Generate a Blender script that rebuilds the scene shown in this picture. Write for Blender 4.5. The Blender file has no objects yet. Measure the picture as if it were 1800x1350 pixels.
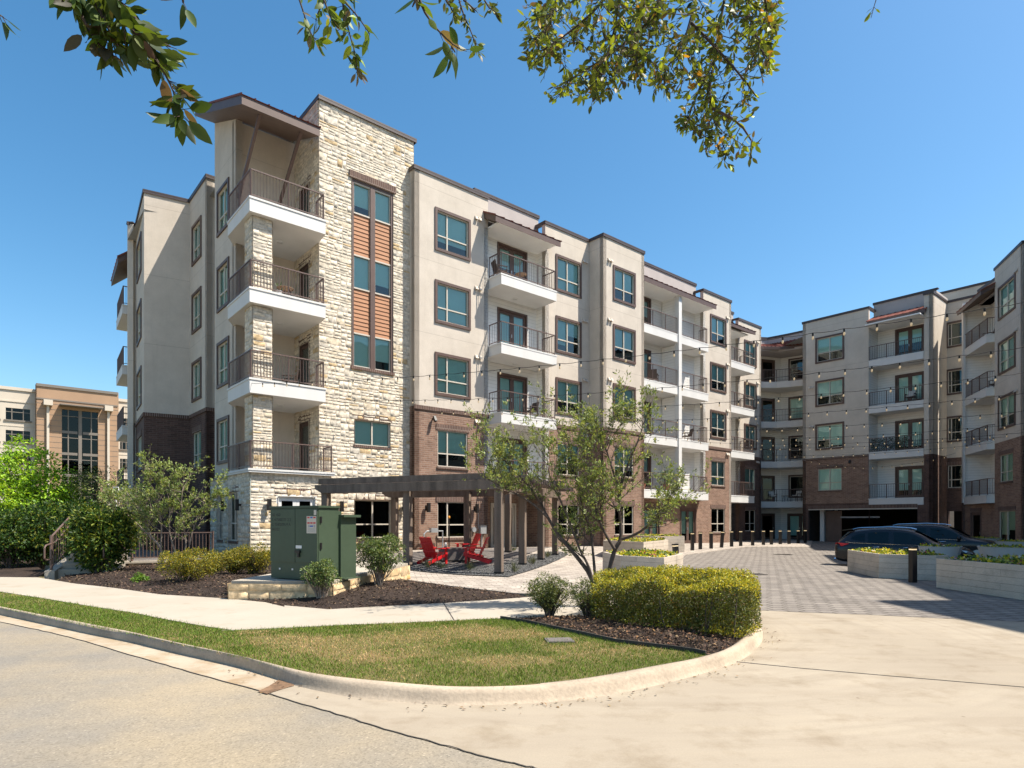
import bpy, bmesh, math, random
import numpy as np
from math import radians, sin, cos, pi, sqrt, atan2
from mathutils import Vector, Matrix, geometry

# ------------------------------------------------------------------ camera, sky, sun, exposure
scene = bpy.context.scene
EYE = 1.7
FPX, CX, HY = 1107.0, 900.0, 917.0            # focal length, centre and horizon in photograph pixels (1800 x 1350)
cam_data = bpy.data.cameras.new("camera")
cam_data.sensor_width = 36.0
cam_data.lens = 36.0 * FPX / 1800.0
cam_data.shift_y = (HY - 675.0) / 1800.0      # level shift lens: verticals stay vertical
cam_data.clip_start = 0.05
cam_data.clip_end = 3000.0
cam = bpy.data.objects.new("camera", cam_data)
scene.collection.objects.link(cam)
cam.location = (0, 0, EYE)
cam.rotation_euler = (pi / 2, 0, 0)
scene.camera = cam

SUN_AZ, SUN_EL = radians(-9.0), radians(58.0)  # azimuth from +X towards +Y
S = Vector((cos(SUN_EL) * cos(SUN_AZ), cos(SUN_EL) * sin(SUN_AZ), sin(SUN_EL)))
world = bpy.data.worlds.new("World")
scene.world = world
world.use_nodes = True
wn = world.node_tree
bg = wn.nodes["Background"]
sky = wn.nodes.new("ShaderNodeTexSky")
sky.sky_type = 'NISHITA'
sky.sun_disc = False
sky.sun_elevation = SUN_EL
sky.sun_rotation = pi / 2 - SUN_AZ
sky.altitude = 200
sky.air_density = 1.0
sky.dust_density = 1.3
sky.ozone_density = 1.0
hsv = wn.nodes.new("ShaderNodeHueSaturation")
hsv.inputs["Saturation"].default_value = 1.32
hsv.inputs["Hue"].default_value = 0.490
wn.links.new(sky.outputs[0], hsv.inputs["Color"])
wn.links.new(hsv.outputs[0], bg.inputs[0])
bg.inputs[1].default_value = 0.108
sun_d = bpy.data.lights.new("sun", 'SUN')
sun_d.energy = 5.0
sun_d.angle = radians(0.53)
sun_d.color = (1.0, 0.935, 0.825)
sun_o = bpy.data.objects.new("sun", sun_d)
scene.collection.objects.link(sun_o)
sun_o.rotation_euler = S.to_track_quat('Z', 'Y').to_euler()
sun_o.location = (40, 5, 60)
scene.view_settings.view_transform = 'Standard'
scene.view_settings.look = 'None'
scene.view_settings.exposure = 0.95
scene.view_settings.gamma = 1.0
scene.cycles.max_bounces = 8
scene.cycles.transparent_max_bounces = 12
scene.cycles.sample_clamp_indirect = 6.0
scene.cycles.use_denoising = True

RNG = random.Random(7)
NR = np.random.default_rng(11)
COL = scene.collection

# ------------------------------------------------------------------ site axes and terrain
U = Vector((0.75888, 0.65123)); V = Vector((-0.65123, 0.75888)); C0 = Vector((-9.998, 23.7))
W = Vector((-0.335, -0.942)); WP = Vector((0.942, -0.335))     # right wing: along it towards the camera, and away from the court
def P2(a, b): return C0 + U * a + V * b
def P3(a, b, z): p = P2(a, b); return Vector((p.x, p.y, z))
def loc(x, y):
    d = Vector((x, y)) - C0
    return d.dot(U), d.dot(V)
def clamp(t, lo=0.0, hi=1.0): return max(lo, min(hi, t))
def sstep(t): t = clamp(t); return t * t * (3 - 2 * t)
def h(x, y):
    a, b = loc(x, y)
    amp = 0.46 - 0.30 * clamp(a / 36.0)
    d = -b + 13.0 * sstep((-a - 0.3) / 1.2)
    v = amp * sstep((9.0 - d) / 8.0)
    g = ((x - 17.5) ** 2 + (y - 27.5) ** 2) / 30.0
    return v - 0.25 * math.exp(-g)
def at(px, py, off=0.0):
    "point where the sight line through a photograph pixel meets the ground"
    rx, rz = (px - CX) / FPX, (HY - py) / FPX
    t, lo = 2.0, None
    while t < 90:
        if EYE + rz * t < h(rx * t, t) + off:
            lo = t - 0.25; break
        t += 0.25
    if lo is None: t0 = 90.0
    else:
        hi = t
        for _ in range(18):
            m = (lo + hi) / 2
            if EYE + rz * m < h(rx * m, m) + off: hi = m
            else: lo = m
        t0 = hi
    return Vector((rx * t0, t0))
def dep(px, Y): return Vector(((px - CX) / FPX * Y, Y))
def zz(py, Y): return EYE + (HY - py) / FPX * Y

# ------------------------------------------------------------------ materials
MATS = {}
def N(nt, t, **kw):
    n = nt.nodes.new(t)
    for k, v in kw.items(): setattr(n, k, v)
    return n
def newmat(name):
    m = bpy.data.materials.new(name); m.use_nodes = True
    nt = m.node_tree
    return m, nt, nt.nodes["Principled BSDF"]
def ramp(nt, fac, stops):
    r = N(nt, "ShaderNodeValToRGB")
    cr = r.color_ramp
    while len(cr.elements) < len(stops): cr.elements.new(0.5)
    for e, (p, c) in zip(cr.elements, stops):
        e.position = p; e.color = (c[0], c[1], c[2], 1) if not isinstance(c, (int, float)) else (c, c, c, 1)
    nt.links.new(fac, r.inputs[0])
    return r.outputs[0]
def noise(nt, vec, scale, detail=4, rough=0.55):
    n = N(nt, "ShaderNodeTexNoise")
    n.inputs["Scale"].default_value = scale; n.inputs["Detail"].default_value = detail; n.inputs["Roughness"].default_value = rough
    nt.links.new(vec, n.inputs["Vector"])
    return n.outputs["Fac"]
def mixc(nt, fac, a, b, mode='MIX'):
    m = N(nt, "ShaderNodeMix"); m.data_type = 'RGBA'; m.blend_type = mode
    for i, v in ((0, fac), (6, a), (7, b)):
        if hasattr(v, "links"): nt.links.new(v, m.inputs[i])
        elif isinstance(v, (int, float)): m.inputs[i].default_value = v
        else: m.inputs[i].default_value = (*v, 1)
    return m.outputs[2]
def mth(nt, op, a, b=0.0):
    m = N(nt, "ShaderNodeMath"); m.operation = op
    for i, v in ((0, a), (1, b)):
        if hasattr(v, "links"): nt.links.new(v, m.inputs[i])
        else: m.inputs[i].default_value = v
    return m.outputs[0]
def bump(nt, bs, hgt, strength=0.5, dist=0.01):
    b = N(nt, "ShaderNodeBump"); b.inputs["Strength"].default_value = strength; b.inputs["Distance"].default_value = dist
    nt.links.new(hgt, b.inputs["Height"]); nt.links.new(b.outputs[0], bs.inputs["Normal"])
def objco(nt): return N(nt, "ShaderNodeNewGeometry").outputs["Position"]
def uvco(nt): return N(nt, "ShaderNodeUVMap").outputs[0]

def plain(name, col, rough=0.6, var=0.12, scale=3.0, fine=40.0, bmp=0.25, metal=0.0, spec=0.4, streak=False, bd=0.006):
    m, nt, bs = newmat(name)
    co = objco(nt)
    if streak:
        mp = N(nt, "ShaderNodeMapping"); mp.inputs["Scale"].default_value = (1, 1, 0.08)
        nt.links.new(co, mp.inputs[0]); c2 = mp.outputs[0]
    else: c2 = co
    n1 = noise(nt, c2, scale, 5); n2 = noise(nt, co, fine, 3)
    lo = [max(0, c * (1 - 1.6 * var)) for c in col]; hi = [min(1, c * (1 + 1.3 * var)) for c in col]
    c = ramp(nt, n1, [(0.32, lo), (0.68, hi)])
    c = mixc(nt, 0.35, c, ramp(nt, n2, [(0.3, lo), (0.7, hi)]))
    nt.links.new(c, bs.inputs["Base Color"])
    bs.inputs["Roughness"].default_value = rough; bs.inputs["Metallic"].default_value = metal
    bs.inputs["Specular IOR Level"].default_value = spec
    if bmp: bump(nt, bs, n2, bmp, bd)
    MATS[name] = m
    return m

def m_stucco():
    m, nt, bs = newmat("stucco"); co = objco(nt)
    n1 = noise(nt, co, 0.7, 5); n2 = noise(nt, co, 26, 4, 0.7)
    mp = N(nt, "ShaderNodeMapping"); mp.inputs["Scale"].default_value = (1, 1, 0.05); nt.links.new(co, mp.inputs[0])
    n3 = noise(nt, mp.outputs[0], 3.2, 5, 0.65); n4 = noise(nt, co, 2.4, 3)
    c = ramp(nt, n1, [(0.3, (0.50, 0.437, 0.366)), (0.7, (0.575, 0.507, 0.43))])
    c = mixc(nt, 1.0, c, ramp(nt, n3, [(0.28, 0.93), (0.46, 1.0)]), 'MULTIPLY')
    c = mixc(nt, 1.0, c, ramp(nt, n4, [(0.3, 0.95), (0.7, 1.03)]), 'MULTIPLY')
    c = mixc(nt, 1.0, c, ramp(nt, n2, [(0.3, 0.93), (0.7, 1.05)]), 'MULTIPLY')
    sx = N(nt, "ShaderNodeSeparateXYZ"); nt.links.new(co, sx.inputs[0])
    fr = mth(nt, 'FRACT', mth(nt, 'DIVIDE', mth(nt, 'SUBTRACT', sx.outputs[2], 0.28), 3.31))
    jl = mth(nt, 'COMPARE', fr, 0.0); jl.node.inputs[2].default_value = 0.006
    c = mixc(nt, jl, c, mixc(nt, 1.0, c, (0.74, 0.73, 0.72), 'MULTIPLY'))
    nt.links.new(c, bs.inputs["Base Color"]); bs.inputs["Roughness"].default_value = 0.92; bs.inputs["Specular IOR Level"].default_value = 0.15
    bump(nt, bs, n2, 0.55, 0.012); MATS["stucco"] = m
m_stucco()
plain("parapet_grey", (0.40, 0.355, 0.335), 0.9, 0.06, 1, 26, 0.3)
plain("white_trim", (0.61, 0.595, 0.57), 0.7, 0.05, 1.2, 30, 0.15, streak=True, spec=0.3)
plain("bronze_trim", (0.098, 0.060, 0.048), 0.5, 0.12, 2, 30, 0.05)
plain("soffit", (0.115, 0.075, 0.058), 0.65, 0.12, 2, 30, 0.1)
plain("dark_coping", (0.062, 0.045, 0.042), 0.45, 0.15, 2, 30, 0.05)
plain("red_roof", (0.17, 0.055, 0.04), 0.65, 0.15, 2, 25, 0.05, spec=0.2)
plain("orange_lap", (0.36, 0.175, 0.092), 0.75, 0.08, 1.5, 25, 0.15)
plain("sash", (0.504, 0.450, 0.378), 0.5, 0.04, 2, 20, 0)
plain("rail_metal", (0.125, 0.082, 0.068), 0.45, 0.1, 3, 30, 0)
plain("unlit_interior", (0.012, 0.012, 0.013), 0.9, 0.2, 1, 5, 0, spec=0)  # near-black sheet colour painted for unlit rooms behind openings
plain("lamp_black", (0.012, 0.011, 0.011), 0.4, 0.1, 3, 30, 0)
plain("concrete_curb", (0.369, 0.295, 0.217), 0.9, 0.22, 1.6, 30, 0.4, bd=0.01)
plain("planter_concrete", (0.493, 0.459, 0.399), 0.85, 0.10, 1.5, 22, 0.3)
plain("bowl_white", (0.510, 0.497, 0.476), 0.8, 0.06, 2, 22, 0.15)
plain("pad_concrete", (0.361, 0.316, 0.254), 0.9, 0.10, 1.5, 30, 0.3)
plain("cabinet_green", (0.045, 0.068, 0.040), 0.5, 0.08, 1.2, 12, 0.05)
plain("cedar", (0.155, 0.115, 0.088), 0.8, 0.35, 4, 40, 0.5, streak=True)
plain("red_plastic", (0.56, 0.013, 0.018), 0.42, 0.06, 3, 20, 0)
plain("tan_wood", (0.22, 0.13, 0.07), 0.7, 0.25, 4, 40, 0.3)
plain("soil_and_garage_dark", (0.035, 0.026, 0.02), 0.95, 0.3, 4, 40, 0.6)
plain("dirt_brown", (0.17, 0.10, 0.055), 0.95, 0.35, 9, 60, 0.8)
plain("bark_pale", (0.27, 0.21, 0.165), 0.9, 0.25, 6, 50, 0.6)
plain("bark_dark", (0.085, 0.062, 0.050), 0.9, 0.3, 8, 60, 0.6)
plain("twig_dark", (0.055, 0.038, 0.028), 0.9, 0.3, 8, 60, 0.4)
plain("hotel_cream", (0.527, 0.459, 0.374), 0.9, 0.05, 0.4, 8, 0.1)
plain("hotel_tan", (0.335, 0.215, 0.135), 0.9, 0.05, 0.4, 8, 0.1)
plain("hotel_metal", (0.17, 0.145, 0.12), 0.6, 0.05, 1, 8, 0)
plain("galvanised", (0.50, 0.51, 0.52), 0.35, 0.1, 4, 30, 0, metal=0.6)
plain("grey_paint", (0.26, 0.265, 0.27), 0.5, 0.1, 3, 30, 0)
plain("rubber", (0.018, 0.018, 0.018), 0.8, 0.1, 4, 30, 0.1)
plain("slate_table", (0.145, 0.125, 0.115), 0.8, 0.2, 3, 25, 0.3)
plain("white_enamel", (0.640, 0.632, 0.616), 0.4, 0.03, 3, 20, 0)
plain("black_paint", (0.014, 0.014, 0.015), 0.45, 0.1, 3, 20, 0)
plain("sticker_red", (0.50, 0.03, 0.03), 0.5, 0.03, 3, 20, 0)
plain("sticker_blue", (0.03, 0.10, 0.36), 0.5, 0.03, 3, 20, 0)
plain("safety_orange", (0.62, 0.24, 0.02), 0.5, 0.05, 3, 20, 0)
plain("terracotta", (0.38, 0.15, 0.08), 0.8, 0.12, 3, 25, 0.2)
plain("wicker", (0.060, 0.040, 0.030), 0.8, 0.3, 12, 60, 0.4)
plain("cushion", (0.62, 0.58, 0.52), 0.9, 0.05, 4, 40, 0.2)
plain("blue_fabric", (0.03, 0.10, 0.30), 0.8, 0.1, 4, 40, 0.1)
plain("cable_black", (0.012, 0.012, 0.012), 0.7, 0.1, 3, 20, 0)
plain("asphalt_seal", (0.055, 0.048, 0.04), 0.9, 0.2, 3, 20, 0.2)
plain("drain_iron", (0.10, 0.085, 0.07), 0.6, 0.2, 5, 40, 0.2, metal=0.4)

def m_brick(name, c1, c2, mortar, bw=0.30, rh=0.092, ms=0.012):
    m, nt, bs = newmat(name); uv = uvco(nt)
    b = N(nt, "ShaderNodeTexBrick")
    b.inputs["Scale"].default_value = 1.0
    b.inputs["Brick Width"].default_value = bw; b.inputs["Row Height"].default_value = rh
    b.inputs["Mortar Size"].default_value = ms; b.inputs["Mortar Smooth"].default_value = 0.2
    b.inputs["Bias"].default_value = -0.1
    b.inputs["Color1"].default_value = (*c1, 1); b.inputs["Color2"].default_value = (*c2, 1); b.inputs["Mortar"].default_value = (*mortar, 1)
    nt.links.new(uv, b.inputs["Vector"])
    n1 = noise(nt, uv, 1.1, 4); n2 = noise(nt, uv, 45, 3)
    c = mixc(nt, 1.0, b.outputs["Color"], ramp(nt, n1, [(0.3, 0.82), (0.7, 1.08)]), 'MULTIPLY')
    c = mixc(nt, 1.0, c, ramp(nt, n2, [(0.3, 0.82), (0.7, 1.15)]), 'MULTIPLY')
    n3 = noise(nt, uv, 2.7, 7, 0.7); c = mixc(nt, 1.0, c, ramp(nt, n3, [(0.34, 0.80), (0.52, 1.0)]), 'MULTIPLY')
    nt.links.new(c, bs.inputs["Base Color"]); bs.inputs["Roughness"].default_value = 0.9; bs.inputs["Specular IOR Level"].default_value = 0.2
    hh = mth(nt, 'SUBTRACT', mth(nt, 'MULTIPLY', n2, 0.3), b.outputs["Fac"])
    bump(nt, bs, hh, 0.7, 0.012)
    MATS[name] = m
m_brick("brick", (0.285, 0.175, 0.125), (0.19, 0.108, 0.078), (0.31, 0.235, 0.185))
m_brick("brick_dark", (0.135, 0.076, 0.060), (0.085, 0.050, 0.042), (0.15, 0.105, 0.085))
m_brick("soldier", (0.135, 0.080, 0.063), (0.10, 0.060, 0.05), (0.28, 0.22, 0.18), 0.092, 0.60, 0.012)
m_brick("board_concrete", (0.57, 0.49, 0.395), (0.515, 0.44, 0.355), (0.36, 0.31, 0.25), 2.3, 0.155, 0.005)
m_brick("paver_grey", (0.248, 0.217, 0.187), (0.190, 0.166, 0.146), (0.075, 0.064, 0.054), 0.34, 0.26, 0.018)
m_brick("paver_tan", (0.437, 0.382, 0.323), (0.294, 0.252, 0.214), (0.22, 0.18, 0.15), 0.34, 0.23, 0.012)
m_brick("paver_dark", (0.20, 0.175, 0.16), (0.145, 0.128, 0.118), (0.075, 0.065, 0.06), 0.5, 0.12, 0.012)

def m_siding(name, col, pitch=0.18):
    m, nt, bs = newmat(name); uv = uvco(nt)
    sx = N(nt, "ShaderNodeSeparateXYZ"); nt.links.new(uv, sx.inputs[0])
    fr = mth(nt, 'FRACT', mth(nt, 'DIVIDE', sx.outputs[1], pitch))
    n1 = noise(nt, uv, 2.5, 4)
    c = ramp(nt, n1, [(0.3, [x * 0.94 for x in col]), (0.7, col)])
    gap = ramp(nt, fr, [(0.0, 0.62), (0.05, 0.68), (0.09, 1.0)])  # dark band painted along each lap for its shadow line
    c = mixc(nt, 1.0, c, gap, 'MULTIPLY')
    nt.links.new(c, bs.inputs["Base Color"]); bs.inputs["Roughness"].default_value = 0.6
    bump(nt, bs, mth(nt, 'SUBTRACT', 1.0, fr), 0.8, 0.02)
    MATS[name] = m
m_siding("white_siding", (0.80, 0.78, 0.74))
plain("white_ceiling", (0.82, 0.80, 0.76), 0.8, 0.04, 1.2, 30, 0.1)

def m_attr(name, rough=0.9, nscale=9.0, bmp=0.6, bd=0.02, amt=0.25):
    m, nt, bs = newmat(name)
    at_ = N(nt, "ShaderNodeAttribute"); at_.attribute_name = "col"
    co = objco(nt); n1 = noise(nt, co, nscale, 6, 0.65)
    c = mixc(nt, 1.0, at_.outputs["Color"], ramp(nt, n1, [(0.3, 1 - amt * 1.6), (0.7, 1 + amt * 0.8)]), 'MULTIPLY')
    nt.links.new(c, bs.inputs["Base Color"]); bs.inputs["Roughness"].default_value = rough; bs.inputs["Specular IOR Level"].default_value = 0.2
    bump(nt, bs, n1, bmp, bd)
    MATS[name] = m
m_attr("limestone")
m_attr("chips", 0.95, 40, 0.3, 0.004, 0.2)

def m_leaf(name, trans=0.3, rough=0.45, spec=0.35, gain=1.6):
    m, nt, bs = newmat(name)
    at_ = N(nt, "ShaderNodeAttribute"); at_.attribute_name = "col"
    nt.links.new(at_.outputs["Color"], bs.inputs["Base Color"])
    bs.inputs["Roughness"].default_value = rough; bs.inputs["Specular IOR Level"].default_value = spec
    tr = N(nt, "ShaderNodeBsdfTranslucent")
    tc = mixc(nt, 1.0, at_.outputs["Color"], (gain * 1.15, gain, gain * 0.45), 'MULTIPLY')
    nt.links.new(tc, tr.inputs[0])
    mx = N(nt, "ShaderNodeMixShader"); mx.inputs[0].default_value = trans
    nt.links.new(bs.outputs[0], mx.inputs[1]); nt.links.new(tr.outputs[0], mx.inputs[2])
    nt.links.new(mx.outputs[0], nt.nodes["Material Output"].inputs[0])
    MATS[name] = m
m_leaf("leaf"); m_leaf("leaf_glossy", 0.30, 0.5, 0.25); m_leaf("blade", 0.25, 0.6, 0.15, 1.3)

def m_glass(name, tint, gloss0):
    m, nt, bs = newmat(name)
    tr = N(nt, "ShaderNodeBsdfTransparent"); tr.inputs[0].default_value = (*tint, 1)
    gl = N(nt, "ShaderNodeBsdfGlossy"); gl.inputs["Roughness"].default_value = 0.015; gl.inputs[0].default_value = (0.78, 0.92, 0.90, 1)
    co = objco(nt); n = noise(nt, co, 0.9, 1)
    b = N(nt, "ShaderNodeBump"); b.inputs["Strength"].default_value = 0.12; b.inputs["Distance"].default_value = 0.05
    nt.links.new(n, b.inputs["Height"]); nt.links.new(b.outputs[0], gl.inputs["Normal"])
    fr = N(nt, "ShaderNodeFresnel"); fr.inputs[0].default_value = 1.5
    f = mth(nt, 'ADD', fr.outputs[0], gloss0)
    mx = N(nt, "ShaderNodeMixShader"); nt.links.new(f, mx.inputs[0])
    nt.links.new(tr.outputs[0], mx.inputs[1]); nt.links.new(gl.outputs[0], mx.inputs[2])
    nt.links.new(mx.outputs[0], nt.nodes["Material Output"].inputs[0])
    MATS[name] = m
m_glass("glass", (0.66, 0.86, 0.83), 0.045)
m_glass("glass_dark", (0.22, 0.25, 0.26), -0.015)
m_glass("glass_car", (0.03, 0.035, 0.04), 0.0)

def m_blind():
    m, nt, bs = newmat("blind"); uv = uvco(nt)
    sx = N(nt, "ShaderNodeSeparateXYZ"); nt.links.new(uv, sx.inputs[0])
    fr = mth(nt, 'FRACT', mth(nt, 'DIVIDE', sx.outputs[1], 0.05))
    c = ramp(nt, fr, [(0.0, (0.42, 0.45, 0.43)), (0.25, (0.74, 0.77, 0.73)), (0.9, (0.79, 0.81, 0.77))])
    nt.links.new(c, bs.inputs["Base Color"]); bs.inputs["Roughness"].default_value = 0.7
    MATS["blind"] = m
m_blind()

def m_emit(name, col, e, base=(0.8, 0.7, 0.5)):
    m, nt, bs = newmat(name)
    bs.inputs["Base Color"].default_value = (*base, 1)
    bs.inputs["Emission Color"].default_value = (*col, 1); bs.inputs["Emission Strength"].default_value = e
    MATS[name] = m
m_emit("bulb_lit", (1.0, 0.66, 0.28), 0.14, (0.45, 0.38, 0.27)); m_emit("lamp_lit", (1.0, 0.72, 0.36), 0.45); m_emit("tube_lit", (1.0, 0.86, 0.6), 2.5)
m_emit("tail_red", (0.6, 0.02, 0.02), 0.05, (0.45, 0.01, 0.012))
def m_car():
    m, nt, bs = newmat("car_paint")
    bs.inputs["Base Color"].default_value = (0.004, 0.005, 0.008, 1); bs.inputs["Roughness"].default_value = 0.25; bs.inputs["Specular IOR Level"].default_value = 0.35
    bs.inputs["Coat Weight"].default_value = 0.35; bs.inputs["Coat Roughness"].default_value = 0.03
    MATS["car_paint"] = m
m_car()
def m_chrome():
    m, nt, bs = newmat("chrome"); bs.inputs["Base Color"].default_value = (0.7, 0.7, 0.72, 1); bs.inputs["Metallic"].default_value = 1; bs.inputs["Roughness"].default_value = 0.12
    MATS["chrome"] = m
m_chrome()

def m_ground(name, stops, scale, fine, finestops, bmp=0.4, bd=0.01, rough=0.92, extra=None):
    m, nt, bs = newmat(name); co = objco(nt)
    n1 = noise(nt, co, scale, 6, 0.6); n2 = noise(nt, co, fine, 4, 0.7)
    c = ramp(nt, n1, stops)
    c = mixc(nt, 1.0, c, ramp(nt, n2, finestops), 'MULTIPLY')
    if extra: c = extra(nt, co, c)
    nt.links.new(c, bs.inputs["Base Color"]); bs.inputs["Roughness"].default_value = rough; bs.inputs["Specular IOR Level"].default_value = 0.2
    bump(nt, bs, n2, bmp, bd)
    MATS[name] = m
def stains(sc, lo, hi, dark):
    def f(nt, co, c):
        n = noise(nt, co, sc, 8, 0.7)
        return mixc(nt, 1.0, c, ramp(nt, n, [(lo, dark), (hi, (1, 1, 1))]), 'MULTIPLY')
    return f
def drive_extra(nt, co, c):
    n = noise(nt, co, 1.7, 8, 0.7); c = mixc(nt, 1.0, c, ramp(nt, n, [(0.33, (0.82, 0.79, 0.75)), (0.5, (1, 1, 1))]), 'MULTIPLY')
    mp = N(nt, "ShaderNodeMapping"); mp.inputs["Rotation"].default_value = (0, 0, 0.5); mp.inputs["Scale"].default_value = (0.35, 3.2, 1); nt.links.new(co, mp.inputs[0])
    n2 = noise(nt, mp.outputs[0], 1.1, 6, 0.6); c = mixc(nt, 1.0, c, ramp(nt, n2, [(0.36, (0.94, 0.93, 0.92)), (0.5, (1, 1, 1)), (0.66, (1.03, 1.03, 1.02))]), 'MULTIPLY')
    n5 = noise(nt, co, 240, 3, 0.8); c = mixc(nt, 1.0, c, ramp(nt, n5, [(0.3, 0.86), (0.6, 1.04)]), 'MULTIPLY')
    sub_ = N(nt, "ShaderNodeVectorMath"); sub_.operation = 'SUBTRACT'; nt.links.new(co, sub_.inputs[0]); sub_.inputs[1].default_value = (1.6, 10.5, 0)
    ln_ = N(nt, "ShaderNodeVectorMath"); ln_.operation = 'LENGTH'; nt.links.new(sub_.outputs[0], ln_.inputs[0])
    cb_ = N(nt, "ShaderNodeCombineXYZ"); nt.links.new(ln_.outputs["Value"], cb_.inputs[0])
    tk = noise(nt, cb_.outputs[0], 2.6, 6, 0.65); mk = ramp(nt, noise(nt, co, 0.45, 3), [(0.42, 0.0), (0.60, 1.0)])
    c = mixc(nt, mk, c, mixc(nt, 1.0, c, ramp(nt, tk, [(0.36, (0.86, 0.85, 0.84)), (0.5, (1, 1, 1)), (0.64, (1.05, 1.05, 1.04))]), 'MULTIPLY'))
    sp = noise(nt, co, 6.5, 2); return mixc(nt, 1.0, c, ramp(nt, sp, [(0.20, (0.62, 0.57, 0.52)), (0.27, (1, 1, 1))]), 'MULTIPLY')
def asphalt_extra(nt, co, c):
    v = N(nt, "ShaderNodeTexVoronoi"); v.inputs["Scale"].default_value = 70; nt.links.new(co, v.inputs["Vector"])
    sp = ramp(nt, v.outputs["Color"], [(0.0, 0.55), (0.45, 0.95), (0.8, 1.0), (1.0, 1.55)])
    c = mixc(nt, 0.75, c, mixc(nt, 1.0, c, sp, 'MULTIPLY'))
    n = noise(nt, co, 0.55, 5, 0.55)
    return mixc(nt, 1.0, c, ramp(nt, n, [(0.38, (0.78, 0.80, 0.84)), (0.62, (1.06, 1.0, 0.88))]), 'MULTIPLY')
m_ground("asphalt", [(0.3, (0.248, 0.218, 0.176)), (0.7, (0.320, 0.276, 0.216))], 0.35, 190, [(0.3, 0.78), (0.5, 1.0), (0.72, 1.18)], 0.5, 0.006, extra=asphalt_extra)
m_ground("driveway_concrete", [(0.32, (0.285, 0.238, 0.180)), (0.68, (0.340, 0.288, 0.220))], 0.45, 60, [(0.25, 0.90), (0.75, 1.06)], 0.25, 0.004, extra=drive_extra)
m_ground("gutter_concrete", [(0.3, (0.327, 0.262, 0.186)), (0.7, (0.426, 0.365, 0.281))], 0.8, 60, [(0.25, 0.85), (0.75, 1.08)], 0.3, 0.005, extra=stains(2.6, 0.34, 0.55, (0.80, 0.70, 0.58)))
m_ground("sidewalk_concrete", [(0.3, (0.332, 0.289, 0.230)), (0.7, (0.382, 0.335, 0.273))], 0.6, 50, [(0.25, 0.93), (0.75, 1.05)], 0.2, 0.004, extra=stains(2.2, 0.30, 0.45, (0.88, 0.85, 0.80)))
m_ground("mulch", [(0.3, (0.032, 0.022, 0.017)), (0.7, (0.066, 0.045, 0.035))], 1.5, 38, [(0.3, 0.45), (0.55, 1.0), (0.75, 1.9)], 1.0, 0.05)
m_ground("black_gravel", [(0.3, (0.070, 0.070, 0.070)), (0.7, (0.12, 0.118, 0.115))], 2.0, 26, [(0.3, 0.4), (0.55, 1.0), (0.72, 2.6)], 1.0, 0.04)
m_ground("turf", [(0.30, (0.20, 0.145, 0.065)), (0.52, (0.13, 0.115, 0.04)), (0.66, (0.075, 0.085, 0.022))], 0.62, 60, [(0.3, 0.6), (0.7, 1.25)], 0.8, 0.02)
m_ground("earth", [(0.3, (0.12, 0.11, 0.06)), (0.7, (0.20, 0.17, 0.10))], 0.2, 3, [(0.3, 0.8), (0.7, 1.1)], 0.2, 0.02)
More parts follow.
